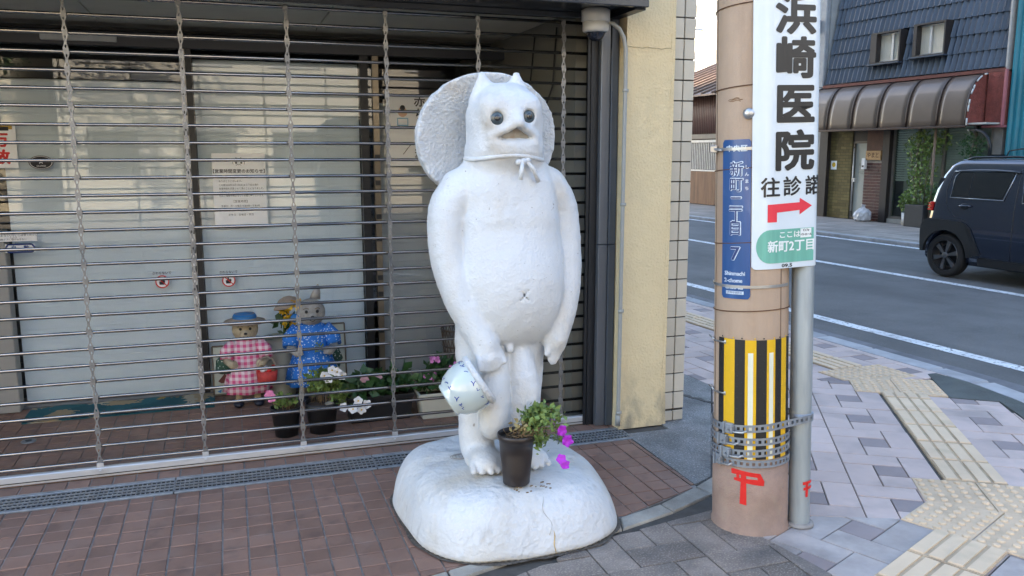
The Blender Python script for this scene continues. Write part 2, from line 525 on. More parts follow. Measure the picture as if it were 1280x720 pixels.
pinwheel(O3, D3, [left_of(*zN), right_of((3.21, 5.04), (3.13, 6.5)), (p3[0], p3[1], O3[0] * p3[0] + O3[1] * p3[1] - .002)], (-4, 0), (-1, 40), (m_block, m_blockd), out=blocks)
O3R = along(O3, .3, p3, 0, d3)
pinwheel(O3R, D3, [left_of(*zN), (-p3[0], -p3[1], -(O3R[0] * p3[0] + O3R[1] * p3[1]) - .002), (cos(ANG), sin(ANG), 5.305)], (0, 3), (-1, 40), (m_block, m_blockd), out=blocks)
lay(blocks, 300, pavement)

# tactile tiles, laid a hair proud
def tactile(O, p, d, w, h, planes, kind):
    poly = [along(O, a, p, b, d) for a, b in ((.002, .002), (.002, h - .002), (w - .003, h - .003), (w - .003, .002))][::-1]
    poly = clip_poly(poly, planes)
    if len(poly) < 3 or area(poly) < .002 or px_box(poly) is None: return
    c = cen(poly); mb = MB()
    mb.prism([(x - c[0], y - c[1]) for x, y in poly], -.05, .005, .002)
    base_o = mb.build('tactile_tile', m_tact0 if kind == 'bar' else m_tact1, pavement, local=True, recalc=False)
    mb = MB()
    if kind == 'bar':
        for k in range(4):
            a = w * (k + .5) / 4
            b = [along(O, a + sx * .029, p, bb, d) for sx, bb in ((-1, .012), (-1, h - .012), (1, h - .012), (1, .012))][::-1]
            b = clip_poly(b, planes)
            if len(b) > 2: mb.prism([(x - c[0], y - c[1]) for x, y in b], .004, .0115, .004)
    else:
        n, m = 5, max(2, round(h / .06))
        for i in range(n):
            for j in range(m):
                q = along(O, w * (i + .5) / n, p, h * (j + .5) / m, d)
                if all(pl[0] * q[0] + pl[1] * q[1] < pl[2] - .014 for pl in planes):
                    mb.lathe([(.0175, .0045), (.0165, .0095), (.011, .0128)], 10, (q[0] - c[0], q[1] - c[1], 0), cap0=False)
    base_o.location = (c[0], c[1], rng.uniform(-.001, .001))
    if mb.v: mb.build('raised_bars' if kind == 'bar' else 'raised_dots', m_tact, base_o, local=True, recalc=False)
s1 = (2.89, 2.71)
for k in range(5): tactile(along(s1, 0, p1, -.3 * (k + 1), d1), p1, d1, .3, .3, [], 'bar')
mit = ((3.08, 2.975), (3.75, 2.33))
jb = along((2.82, 2.84), 0, p1, 0, d1)
for k in range(3): tactile(along(jb, .3 * k, p1, 0, d1), p1, d1, .3, .46, [right_of(*mit)], 'dot')
ja = (3.24, 3.215)
for k in range(3): tactile(along(ja, .3 * k, p2, -.48, d2), p2, d2, .3, .48, [left_of(*mit)], 'dot')
for k in range(6): tactile(along((3.38, 3.135), 0, p2, .3 * k - .02 * 0, d2), p2, d2, .3, .3, [right_of(*((4.21, 4.53), (4.47, 4.37)))], 'bar')
top0 = along((4.21, 4.52), -.15, p2, 0, d2)
for k in range(2): tactile(along(top0, .3 * k, p2, 0, d2), p2, d2, .3, .42, [right_of((3.9, 4.92), (4.9, 4.70))], 'dot')
top1 = along((4.33, 5.13), -.15, p3, -.38, d3)
for k in range(2): tactile(along(top1, .3 * k, p3, 0, d3), p3, d3, .3, .38, [left_of((3.9, 4.92), (4.9, 4.70))], 'dot')
for k in range(26): tactile(along(O3, 0, p3, .3 * k, d3), p3, d3, .3, .3, [], 'bar')

# asphalt corners let into the pavement
cp = MB(); cp.prism([(2.15, 3.5), (2.28, 3.565), (3.205, 5.05), (3.12, 6.6), (2.75, 9), (2.5, 9), (2.45, 4.3), (2.16, 4.3)], -.05, .001)
cp.build('asphalt_patch', m_patch, pavement, local=True)
cp = MB(); cp.prism([(4.58, 4.265), (4.72, 4.165), (4.825, 4.085), (4.70, 3.84), (4.38, 3.28), (4.72, 3.36), (4.95, 4.03), (5.02, 4.5), (5.0, 4.80), (4.92, 4.80)], -.05, .004)
cp.build('asphalt_patch', m_patch2, pavement, local=True)
# the dark crack running through the corner asphalt
ck = MB(); cpts = [(2.86, 4.92), (2.89, 4.86), (2.905, 4.82), (2.93, 4.78), (2.945, 4.72), (2.985, 4.66)]
ck.prism([(x, y) for x, y in cpts] + [(x + .02 + .02 * (i % 2), y + .015) for i, (x, y) in enumerate(cpts)][::-1], 0, .004)
ck.build('tar_seam', M('tar', (.02, .02, .02), .7, geo=True), pavement, local=True)

# low edging stones between shop floor and pavement
ein = [(-1.2, 2.93), (.5, 2.975), (1.0, 3.09), (1.62, 3.262), (1.87, 3.335), (2.13, 3.462), (2.29, 3.555)]
eout = [(-1.2, 2.84), (.5, 2.885), (1.0, 3.025), (1.58, 3.155), (1.885, 3.245), (2.16, 3.365), (2.34, 3.46)]
for i in range(len(ein) - 1):
    a0, a1, b0, b1 = ein[i], ein[i + 1], eout[i], eout[i + 1]
    n = max(1, round(hypot(a1[0] - a0[0], a1[1] - a0[1]) / .34))
    for k in range(n):
        t0, t1 = k / n + .008, (k + 1) / n - .008
        lp = lambda p, q, t: (p[0] + (q[0] - p[0]) * t, p[1] + (q[1] - p[1]) * t)
        poly = [lp(b0, b1, t0), lp(b0, b1, t1), lp(a0, a1, t1), lp(a0, a1, t0)]
        mb = MB(); mb.prism(poly, -.05, .004 + rng.uniform(-.001, .002), .006)
        mb.build('edging_stone', m_kerb, pavement, local=True, recalc=False)
# kerb stones and gutter along the carriageway
acc = []
for i in range(len(kerb_in) - 1):
    p, q = Vector(kerb_in[i]), Vector(kerb_in[i + 1])
    L_ = (q - p).length
    if i < 1 or p.y > 30: continue
    n = max(1, round(L_ / .6)); t = (q - p) / L_; nr = Vector((t.y, -t.x))
    for k in range(n):
        a, b = p + t * (L_ * k / n + .004), p + t * (L_ * (k + 1) / n - .004)
        vis = px_box([tuple(a), tuple(b)])
        ov = .012
        pl = [tuple(a + nr * .17), tuple(b + nr * .17), tuple(b), tuple(a)]
        if vis is not None and b.y < 14:
            mb = MB(); mb.prism(pl, -.12, .002, .012); mb.build('kerb_stone', m_kerb2, pavement, local=True, recalc=False)
        else: acc.append(pl)
mb = MB()
for pl in acc: mb.prism(pl, -.12, .002)
mb.build('kerb_stone', m_kerb2, pavement, local=True, kind='stuff', recalc=False)
gut = [Vector(p) for p in kerb_in[4:]]
go = []
for i, p in enumerate(gut):
    t = (gut[min(i + 1, len(gut) - 1)] - gut[max(i - 1, 0)]).normalized(); go.append((p + Vector((t.y, -t.x)) * .17, p + Vector((t.y, -t.x)) * .46))
me = bpy.data.meshes.new('gutter')
me.from_pydata([(*a, -.052) for a, b in go] + [(*b, -.052) for a, b in go], [], [(i, i + len(go), i + len(go) + 1, i + 1) for i in range(len(go) - 1)])
me.materials.append(M('gutter_concrete', (.155, .155, .165), .85, geo=True, var=.25, vscale=4, bump=.004, bscale=160, dirt=((.08, .08, .085), 3, .5, .7, .6)))
link('gutter', me, road)

# brown floor tiles, in front of the shutter one by one; behind it joined
tiles = []
for i in range(-22, 21):
    x0 = .11 + .106 * i
    for j in range(-6, 8):
        y0 = 3.5 + .1075 * j
        poly = [(x0 + .0035, y0 + .0032), (x0 + .106 - .0035, y0 + .0032), (x0 + .106 - .0035, y0 + .1075 - .0032), (x0 + .0035, y0 + .1075 - .0032)]
        poly = clip_poly(poly, [left_of((-1.2, 2.94), (.5, 2.99)), left_of((.5, 2.99), (1.0, 3.10)), left_of((1.0, 3.10), (1.62, 3.272)), left_of((1.62, 3.272), (2.13, 3.475)), (1, 0, 2.147), (0, 1, 4.208)])
        if len(poly) < 3 or area(poly) < .0006: continue
        if (poly[0][0] - 1.15) ** 2 + (poly[0][1] - 3.55) ** 2 < .11: continue      # under the plinth
        tiles.append((px_box(poly), 'floor_tile', poly, -.04, 0, .0025, m_brown))
    poly = [(x0 + .0035, 4.443), (x0 + .1025, 4.443), (x0 + .1025, 4.538), (x0 + .0035, 4.538)]
    tiles.append((px_box(poly), 'floor_tile', poly, -.04, 0, .0025, m_brown))
lay(tiles, 300, shop_floor)
mb = MB()
for i in range(-16, 18):
    for j in range(14):
        x0, y0 = .11 + .106 * i, 4.56 + .1075 * j
        mb.prism([(x0 + .0035, y0 + .0035), (x0 + .1025, y0 + .0035), (x0 + .1025, y0 + .104), (x0 + .0035, y0 + .104)], -.04, rng.uniform(-.001, .001))
mb.build('floor_tile', m_brown, shop_floor, local=True, kind='stuff', recalc=False)

# pavement across the street, with its kerb
fp = MB(); fp.prism([st(12.75, -40)[:2], st(15.72, -40)[:2], st(15.72, 90)[:2], st(12.75, 90)[:2]], -.15, 0)
far_pavement = fp.build('far_pavement', M('far_paving', (.25, .225, .20), .9, geo=True, var=.25, vscale=1.5, bump=.003, bscale=120, dirt=((.36, .33, .29), 2, .5, .7, .6))); far_pavement['kind'] = 'structure'
for k in range(60):
    s0 = 4 + .6 * k
    if s0 > 26: break
    mb = MB(); mb.prism([st(12.58, s0 + .005)[:2], st(12.745, s0 + .005)[:2], st(12.745, s0 + .595)[:2], st(12.58, s0 + .595)[:2]], -.12, .003, .01)
    mb.build('kerb_stone', m_kerb2, far_pavement, local=True, recalc=False)
# paving slabs let in flush at the house fronts
for k in range(14):
    for r_ in range(4):
        s0 = 11.4 + .62 * k; u0 = 13.0 + .66 * r_
        if rng.random() < .12: continue
        mb = MB(); mb.prism([st(u0, s0)[:2], st(u0 + .648, s0)[:2], st(u0 + .648, s0 + .608)[:2], st(u0, s0 + .608)[:2]], -.02, .004 + rng.uniform(0, .003))
        mb.build('paving_slab', M('house_front_slab', (.27, .24, .215), .9, geo=True, var=.2, vscale=2, rnd=.15, bump=.002, bscale=150), far_pavement, local=True, recalc=False)
# street behind the camera: pavement and the houses' foot
fp = MB(); fp.prism([(-60, -13), (14, -13), (14, -9), (-60, -9)], -.15, 0)
fp.build('front_street_pavement', M('far_paving', (.3, .3, .3)))['kind'] = 'structure'
# ================================================================== THE SHOP BUILDING
m_cream = M('cream_render', (.74, .60, .36), .85, var=.05, vscale=2, bump=.006, bscale=75, bump2=(.004, 18), detail=8,
            dirt=((.42, .35, .22), 2.2, .5, .75, .4, (1, 1, .4)), dirt2=((.15, .145, .13), 13, .42, .66, .75, (1, 1, .45), .40))
m_wtile = M('glazed_wall_tile', (.50, .455, .37), .35, var=.05, vscale=8, rnd=.07, bump=.0006, bscale=90,
            dirt=((.30, .27, .21), 9, .6, .8, .4))
m_grout = M('dark_grout', (.06, .055, .05), .95)
m_slate = M('slate_metal', (.135, .145, .165), .32, metal=.35, var=.08, vscale=3, stretch=(6, 6, .5), dirt=((.16, .165, .17), 14, .6, .75, .3, (1, 1, .15)))
m_black = M('black_metal', (.018, .02, .024), .4, metal=.3)
m_soffit = M('soffit_panel', (.05, .056, .066), .22, metal=.3, var=.1)
m_ceil = M('porch_ceiling', (.55, .54, .48), .8, var=.05)
m_facade = M('shop_facade_render', (.42, .39, .33), .85)
m_dark = M('shop_interior', (.05, .052, .055), .9)
m_greywall = M('grey_panel', (.34, .335, .315), .7, var=.06, vscale=2, dirt=((.22, .22, .20), 2, .5, .75, .4))
m_steel = M('polished_steel', (.30, .29, .285), .22, metal=1.0, var=.12, vscale=30, stretch=(.6, 8, 8))
m_link = M('zinc_link', (.22, .22, .22), .45, metal=.5, var=.18, vscale=30, rnd=.12)
m_alu = M('brushed_aluminium', (.60, .615, .635), .42, metal=.55, var=.10, vscale=6, stretch=(.5, 9, 9),
          dirt=((.30, .27, .22), 7, .56, .72, .5, (.4, 1, 1)))
m_galv = M('galvanised_steel', (.30, .325, .35), .5, metal=.6, var=.25, vscale=14, rnd=.1, dirt=((.20, .15, .10), 11, .62, .75, .5))
m_pit = M('drain_pit', (.008, .008, .009), 1)

B = thing('shop_building', 'corner shop building with cream pillar and glazed tile edge behind the shutter', 'building', (0, 4.5, 0))
mb = MB(); mb.box(-16, 2.62, 4.46, 34, 2.56, 16.5); mb.box(2.17, 2.60, 4.9, 34, 0, 2.56); mb.box(-16, -2.62, 4.6, 34, 0, 2.56)
mb.build('upper_wall', m_facade, B)
mb = MB(); mb.box(-16, 2.144, 4.12, 4.50, 2.425, 2.60); mb.box(-16, 2.148, 4.115, 4.15, 2.405, 2.62); mb.build('soffit', m_soffit, B, bevel=.004)
mb = MB(); mb.box(2.085, 2.146, 4.152, 4.49, 2.395, 2.424); mb.build('soffit_trim', m_black, B)
cl = MB(); cl.box(-2.62, 2.1, 4.60, 6.3, 2.47, 2.55)
for x0, x1 in ((-2.6, -.72), (-.71, .60), (.61, 1.94)): cl.box(x0, x1, 4.62, 5.97, 2.455, 2.469)
cl.build('porch_ceiling', m_ceil, B)
# the pillar: rendered, slightly uneven, with a narrower strip along its right edge
def rough_pillar(x0, x1, y0, y1, z0, z1, nz, amp):
    rings = []
    nx = 6
    for k in range(nz + 1):
        z = z0 + (z1 - z0) * k / nz
        w = lambda: rng.normal(0, amp)
        flare = .006 * max(0, 1 - z / .25)
        ring = [(x0 - flare + w(), y1, z)]
        ring += [(x0 - flare + w() + (x1 - x0 + 2 * flare) * i / nx, y0 - flare + (w() if 0 < i < nx else w() * .5), z) for i in range(nx + 1)]
        ring += [(x1 + flare + w(), y1, z)]
        rings.append(ring)
    return rings
mb = MB(); mb.ring(rough_pillar(2.158, 2.435, 4.392, 4.60, 0, 3.6, 70, .0009), smooth=False); mb.box(2.158, 2.435, 4.40, 4.6, 3.6, 15)
pil = mb.build('pillar', m_cream, B)
mb = MB(); mb.ring(rough_pillar(2.437, 2.469, 4.400, 4.60, 0, 3.6, 60, .0007), smooth=False)
mb.build('pillar_edge_strip', m_cream, B)
# hairline crack across the pillar near its top
mb = MB(); pr = [(2.16 + .278 * i / 9, 4.3885, 2.235 + rng.normal(0, .0022)) for i in range(10)]
mb.tube(pr, .0011, 4); mb.build('crack', M('hairline_crack', (.22, .17, .10), .9), pil)
mb = MB(); mb.box(2.471, 2.619, 4.446, 4.6, 0, 15); tw = mb.build('tiled_wall', m_grout, B)
zj = .068
tm = {}
for r_ in range(-1, 24):
    z0 = 0.004 if r_ < 0 else zj + .1175 * r_ + (.012 if r_ == 0 else .0035)
    z1 = zj + .1175 * (r_ + 1) - .0035
    for x0, x1 in ((2.4745, 2.543), (2.549, 2.6175)):
        key = (round(z1 - z0, 4))
        if key not in tm:
            t_ = MB(); t_.box(0, x1 - x0, -.011, .004, 0, z1 - z0); me = t_.mesh('wall_tile')
            bm = bmesh.new(); bm.from_mesh(me); bmesh.ops.recalc_face_normals(bm, faces=bm.faces)
            bmesh.ops.bevel(bm, geom=bm.edges[:], offset=.0022, segments=1, affect='EDGES'); bm.to_mesh(me); bm.free()
            me.materials.append(m_wtile); tm[key] = me
        o = link('wall_tile', tm[key], tw)
        o.location = Vector((x0, 4.444 + rng.normal(0, .0006), z0)) - ORG[B.name]
        o.rotation_euler = (rng.normal(0, .004), 0, rng.normal(0, .006))
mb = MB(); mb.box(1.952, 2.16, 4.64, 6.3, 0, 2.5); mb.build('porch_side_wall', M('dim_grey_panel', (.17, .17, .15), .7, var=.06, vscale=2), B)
mb = MB(); mb.box(-2.66, -2.62, 4.6, 6.3, 0, 2.5); mb.build('porch_side_wall', m_greywall, B)
mb = MB(); mb.box(-2.62, 2.0, 7.4, 7.5, 0, 2.5); mb.box(-2.62, 2.0, 6.3, 7.4, -.2, -.01); mb.box(-2.62, 2.0, 6.3, 7.4, 2.45, 2.55)
mb.build('back_room', m_dark, B)
mb = MB(); mb.box(-2.3, -1.335, 5.90, 6.015, 0.004, 1.17); mb.build('low_wall', m_greywall, B, bevel=.006)

# ------------------------------------------------------------------ see-through pipe shutter
YS = 4.56
S = thing('pipe_shutter', 'closed see-through steel pipe shutter across the shop front', 'shutter', (0, YS, 0))
def cylx(r, x0, x1, n=10):
    t_ = MB(); t_.lathe([(r, x0), (r, x1)], n, (0, 0, 0), (1, 0, 0)); return t_.mesh('shutter_bar')
me_bar = cylx(.0086, -2.6, 2.02); me_bar.materials.append(m_steel)
PITCH = .0851
for k in range(28):
    o = link('shutter_bar', me_bar, S); o.location = (0, rng.normal(0, .0012), .082 + PITCH * k + rng.normal(0, .0012))
    o.rotation_euler = (0, rng.normal(0, .0009), 0)
def link_mesh():
    bm = bmesh.new()
    H = PITCH * .54
    half = [(.0105, -H), (.0128, -H * .74), (.0100, -H * .46), (.0056, -H * .18), (.0056, H * .18), (.0100, H * .46), (.0128, H * .74), (.0105, H)]
    outer = half + [(-x, z) for x, z in half[::-1]]
    def loop(pts):
        vs = [bm.verts.new((x, 0, z)) for x, z in pts]
        return [bm.edges.new((vs[i], vs[(i + 1) % len(vs)])) for i in range(len(vs))]
    es = loop(outer)
    for cz in (-H * .46, H * .46):
        es += loop([(.0045 * cos(2 * pi * k / 7), cz + .0085 * sin(2 * pi * k / 7)) for k in range(7)])
    bmesh.ops.triangle_fill(bm, use_beauty=True, edges=es)
    r = bmesh.ops.extrude_face_region(bm, geom=bm.faces[:])
    bmesh.ops.translate(bm, vec=(0, .008, 0), verts=[g for g in r['geom'] if isinstance(g, bmesh.types.BMVert)])
    bmesh.ops.recalc_face_normals(bm, faces=bm.faces)
    me = bpy.data.meshes.new('link_plate'); bm.to_mesh(me); bm.free(); me.materials.append(m_link); return me
me_link = link_mesh()
t_ = MB(); t_.lathe([(.0125, -.010), (.0125, .010)], 10, (0, 0, 0), (1, 0, 0)); me_sl = t_.mesh('bar_sleeve'); me_sl.materials.append(m_link)
for cx in (-1.203, -.696, -.188, .320, .827, 1.334, 1.841):
    for k in range(27):
        o = link('link_plate', me_link, S); o.location = (cx + rng.normal(0, .001), -.013 - .003 * (k % 2), .082 + PITCH * (k + .5))
        o.rotation_euler = (0, rng.normal(0, .035), rng.normal(0, .12))
    for k in range(28):
        o = link('bar_sleeve', me_sl, S); o.location = (cx, 0, .082 + PITCH * k)
mb = MB(); mb.box(-2.6, 2.0, YS - .02, YS + .016, .006, .056); rail = mb.build('bottom_rail', m_alu, S, bevel=.004)
mb = MB(); mb.box(-2.6, 2.0, YS - .0235, YS - .0205, .020, .024); mb.build('rail_groove', m_black, rail)
for cx in (-1.203, -.696, -.188, .320, .827, 1.334, 1.841):
    mb = MB(); mb.lathe([(.007, 0), (.007, .004), (.004, .006)], 8, (cx, YS - .0205, .040), (0, -1, 0)); mb.build('rivet', m_alu, rail)
    mb = MB(); mb.box(cx - .016, cx + .016, YS - .017, YS - .008, .057, .08); mb.build('rail_bracket', m_alu, rail)
mb = MB(); mb.box(-2.6, 2.05, YS - .05, YS + .05, 2.405, 2.46); mb.box(-2.6, 2.05, YS - .06, YS - .045, 2.395, 2.425); mb.build('shutter_housing', m_soffit, S, bevel=.003)
mb = MB(); mb.box(2.003, 2.045, YS - .035, YS - .012, 0.002, 2.40); mb.box(2.003, 2.045, YS + .012, YS + .04, 0.002, 2.40); mb.box(2.035, 2.046, YS - .036, YS + .041, .002, 2.40)
mb.build('guide_rail', m_black, S)
mb = MB(); mb.box(1.985, 2.001, YS - .028, YS - .018, .002, 2.40); mb.build('guide_lip', m_black, S)
J = thing('metal_jamb', 'dark slate metal door jamb between the shutter and the cream pillar', 'door jamb', (2.09, 4.52, 0))
for z0, z1 in ((0.002, 1.112), (1.116, 2.42)):
    mb = MB(); mb.box(2.049, 2.105, 4.488, 4.58, z0, z1); mb.build('jamb_panel', m_slate, J, bevel=.002)
    mb = MB(); mb.box(2.1075, 2.152, 4.476, 4.58, z0, z1); mb.build('jamb_panel', M('slate_trim', (.075, .09, .115), .4, metal=.3), J, bevel=.002)

# ------------------------------------------------------------------ window behind the shutter
m_glass = glass_mat('window_glass', (.985, .995, .995), 1.85)
W = thing('shop_window', 'large shop window panes with black frames behind the pipe shutter', 'window', (0, 6, 0))
for x0, x1 in ((-2.6, -.226), (-.19, .90), (1.03, 1.95)):
    mb = MB(); mb.box(x0, x1, 6.0, 6.008, .014, 2.31); mb.build('pane', m_glass, W)
mb = MB(); mb.box(.954, .985, 6.0, 6.008, .014, 2.31); mb.build('pane', m_glass, W)
for x0, x1 in ((-.226, -.19), (.90, .953)):
    mb = MB(); mb.box(x0, x1, 5.97, 6.04, .012, 2.31); mb.build('post_or_reflection', m_black, W)
mb = MB(); mb.box(.986, 1.028, 5.975, 6.04, .012, 2.31); mb.build('post_or_reflection', M('bronze_frame', (.20, .17, .13), .28, metal=.6, var=.2, vscale=3), W)
for zz in (.35, .62, .74, 1.02, 1.18, 1.42, 1.6):
    mb = MB(); mb.box(.989, 1.025, 5.971, 5.976, zz, zz + .035); mb.build('frame_catch', m_black, W)
mb = MB(); mb.box(-.262, -.228, 5.985, 6.03, .012, 2.31); mb.build('post_or_reflection', M('reflection_strip', (.62, .63, .63), .45), W)  # pale strip: bright reflection beside the black post, put into the colour
for zz in np.arange(.2, 2.2, .13):
    mb = MB(); mb.box(-.259, -.231, 5.982, 5.986, zz, zz + .045); mb.build('frame_catch', m_black, W)
mb = MB(); mb.box(-2.6, 1.95, 5.965, 6.05, 2.312, 2.40); mb.build('header', M('navy_header', (.035, .04, .055), .35), W, bevel=.003)
mb = MB(); mb.box(-2.6, 1.95, 5.97, 6.03, 0.002, .0135); mb.build('sill', m_slate, W)
mb = MB(); mb.box(-1.05, -.62, 5.945, 5.966, 2.335, 2.385); mb.build('header_sensor', M('pale_plastic', (.45, .48, .5), .4), W, bevel=.004)
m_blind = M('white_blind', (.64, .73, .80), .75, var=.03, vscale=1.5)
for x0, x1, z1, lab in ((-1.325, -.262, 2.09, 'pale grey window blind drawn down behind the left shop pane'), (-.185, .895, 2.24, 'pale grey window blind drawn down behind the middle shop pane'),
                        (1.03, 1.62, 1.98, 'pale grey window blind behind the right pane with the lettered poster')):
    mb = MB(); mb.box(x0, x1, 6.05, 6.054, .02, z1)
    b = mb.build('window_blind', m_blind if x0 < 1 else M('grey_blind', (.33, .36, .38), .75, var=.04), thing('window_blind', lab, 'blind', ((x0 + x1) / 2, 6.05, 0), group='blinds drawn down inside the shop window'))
    b.name = 'blind_cloth'
    mb = MB(); mb.lathe([(.018, x0), (.018, x1)], 10, (0, 6.07, z1), (1, 0, 0)); mb.build('roller', m_blind, b.parent)
    mb = MB(); mb.box(x0, x1, 6.046, 6.058, .014, .03); mb.build('hem_bar', M('pale_plastic', (.5, .5, .5)), b.parent)

# ------------------------------------------------------------------ notices and stickers on the glass
m_paper = M('paper', (.90, .93, .95), .8, var=.02)
m_ink = M('black_ink', (.02, .02, .025), .7)
m_red = M('red_ink', (.62, .02, .02), .6)
m_navy = M('navy_ink', (.02, .05, .22), .6)
gl_y = 5.9985
def onglass(cx, cz, dy=.0):
    return lambda x, y: (x, -dy, y)
def flat_thing(name, label, cat, x0, x1, z0, z1, y, mat, th=.0012, group=None):
    t_ = thing(name, label, cat, ((x0 + x1) / 2, y, (z0 + z1) / 2), group=group)
    mb = MB(); mb.box(-(x1 - x0) / 2, (x1 - x0) / 2, -th, 0, -(z1 - z0) / 2, (z1 - z0) / 2); mb.build('sheet', mat, t_, local=True)
    return t_, (lambda x, z, d=th + .0006: (x, -d, z))
n, f = flat_thing('notice', 'white paper notice of changed opening hours taped on the window', 'notice', -.099, .244, 1.147, 1.645, gl_y, m_paper)
text_part('lettering', [('【営業時間変更のお知らせ】', 0, .128, .0285, .0006, 1), ('ありがとうございます。', -.135, .062, .0145, .0002, 1, 'LEFT'),
    ('この度2024年10月1日(火)より下記の通り', -.135, .036, .0155, .0002, .92, 'LEFT'), ('営業時間を変更させて頂くことになりました。', -.135, .012, .0155, .0002, .92, 'LEFT'),
    ('お客様にはご不便をおかけいたしますが', -.135, -.012, .0155, .0002, .92, 'LEFT'), ('何卒ご理解の程よろしくお願い申し上げます。', -.135, -.036, .0155, .0002, .92, 'LEFT'),
    ('【営業時間】', 0, -.075, .019, .0003, 1), ('営業日：月～土曜日 午前9時～午後6時', 0, -.105, .0145, .0002, 1), ('定休日：日曜日・祝日', 0, -.165, .0165, .0002, 1)],
    m_ink, n, f)
mb = MB()
for sx in (-1, 1):
    mb.lathe([(.0068, 0), (.0068, .0005)], 10, (sx * .017, -.0018, .185), (0, -1, 0))
    mb.tube([(sx * .022, -.002, .212), (sx * .016, -.002, .222), (sx * .009, -.002, .214)], .0012, 4)
    mb.tube([(sx * .036, -.002, .198), (sx * .038, -.002, .185), (sx * .036, -.002, .175)], .0012, 4)
mb.tube([(-.016, -.002, .168), (-.006, -.002, .176), (0, -.002, .170), (.006, -.002, .176), (.016, -.002, .168)], .0014, 4)
mb.build('face_drawing', m_ink, n, local=True)

n, f = flat_thing('poster', 'white poster with large vertical brush lettering behind the stone hat', 'poster', 1.095, 1.50, 1.555, 2.06, 5.9985, m_paper)
text_part('lettering', [(c, .025, .200 - .092 * i, .088, .0012, 1) for i, c in enumerate('赤ちゃん筆')], m_ink, n, f)
for cx in (-.10, .14):
    mb = MB(); mb.lathe([(.034, 0), (.034, .001)], 14, (cx, -.0016, .125), (0, -1, 0)); mb.build('drawn_face', M('peach_ink', (.75, .50, .36), .7), n, local=True)
    mb = MB(); mb.lathe([(.019, 0), (.019, .001)], 12, (cx, -.0026, .155), (0, -1, 0)); mb.build('drawn_hair', m_ink, n, local=True)
    mb = MB(); mb.box(cx - .04, cx + .04, -.0026, -.0014, .03, .085); mb.build('drawn_cloth', M('sky_blue_ink', (.25, .50, .72), .7), n, local=True)
    mb = MB(); mb.box(cx - .033, cx + .033, -.0032, -.002, .037, .078); mb.build('drawn_cloth', m_paper, n, local=True)
mb = MB(); mb.tube([(-.10, -.002, -.17), (-.06, -.002, -.12), (-.03, -.002, -.085)], .0022, 4); mb.build('drawn_brush', m_ink, n, local=True)

m_white_st = M('sticker_white', (.78, .80, .82), .5)
for x, z, side, w_ in ((-.453, .795, 'left', 'さわらないで'), (-.031, .783, 'middle', 'さわらないで')):
    t_ = thing('touch_sticker', 'round red do-not-touch sticker on the %s shop pane' % side, 'sticker', (x, gl_y, z), group='round red stickers on the glass')
    mb = MB(); mb.lathe([(.041, 0), (.041, .0008)], 24, (0, 0, 0), (0, -1, 0)); mb.build('disc', m_white_st, t_, local=True)
    mb = MB(); mb.tube([(.040 * cos(a), -.0014, .040 * sin(a)) for a in np.linspace(0, 2 * pi, 25)], .0042, 6, caps=False); mb.tube([(-.027, -.0014, .027), (.027, -.0014, -.027)], .0036, 6); mb.build('bar', m_red, t_, local=True)
    mb = MB(); mb.prism([(-.018, -.02), (.012, -.02), (.018, .004), (.012, .012), (.004, .008), (0, .022), (-.008, .022), (-.01, .004), (-.02, .002)], 0, .0006)
    mb.v = [(a, -.0012 - c, b) for a, b, c in mb.v]; mb.build('hand', m_ink, t_, local=True)
    text_part('lettering', [(w_, 0, .058, .02, .0004, 1)], m_ink, t_, lambda a, b: (a, -.0008, b))
t_ = thing('oval_sticker', 'oval black sticker with white rim and crown on the left shop pane', 'sticker', (-1.112, gl_y, 1.588))
for r, d, m_ in ((1, .0008, m_ink), (.92, .0012, m_white_st), (.86, .0016, m_ink)):
    mb = MB(); mb.prism([(.070 * r * cos(a), .043 * r * sin(a)) for a in np.linspace(0, 2 * pi, 29)[:-1]], 0, d); mb.v = [(a, -c, b) for a, b, c in mb.v]
    mb.build('oval', m_ink if m_ is m_ink else m_white_st, t_, local=True)
text_part('lettering', [('★', 0, .004, .04, 0, 1), ('GUARD', 0, -.022, .013, .0003, 1.2)], m_white_st, t_, lambda a, b: (a, -.0022, b))
t_, f = flat_thing('auto_door_sticker', 'blue bordered automatic door sticker below the white warning sticker', 'sticker', -1.33, -1.165, 1.035, 1.088, 5.885, m_white_st)
mb = MB()
for a, b in (((-.066, -.024), (.066, -.024)), ((-.066, .024), (.066, .024)), ((-.066, -.024), (-.082, 0)), ((-.082, 0), (-.066, .024)), ((.066, -.024), (.082, 0)), ((.082, 0), (.066, .024))):
    mb.tube([(a[0], -.0015, a[1]), (b[0], -.0015, b[1])], .005, 4)
mb.build('border', m_navy, t_, local=True)
text_part('lettering', [('自', -.035, 0, .032, .001, 1), ('動', .035, 0, .032, .001, 1)], m_navy, t_, f)
t_, f = flat_thing('warning_sticker', 'white warning sticker with small triangle above the automatic door sticker', 'sticker', -1.42, -1.15, 1.105, 1.165, 5.885, m_white_st)
text_part('lettering', [('⚠', .005, .008, .035, 0, 1), ('手をはさまない', -.075, .008, .018, .0003, 1), ('ご注意ください', .085, .008, .016, .0003, 1), ('自動ドアに駆け込まない', 0, -.018, .014, .0002, 1)], m_ink, t_, f)
t_, f = flat_thing('red_poster', 'narrow white poster with bold red characters at the window edge', 'poster', -1.39, -1.235, 1.553, 1.83, 5.985, m_paper)
text_part('lettering', [('万', -.01, .03, .092, .004, 1), ('放', -.01, -.075, .092, .004, 1)], m_red, t_, f)
mb = MB(); mb.box(-.07, .06, -.002, -.0012, .10, .135); mb.build('picture', M('amber_ink', (.5, .32, .05), .6), t_, local=True)
mb = MB(); mb.box(-.05, .04, -.0026, -.002, .092, .115); mb.build('picture', m_ink, t_, local=True)

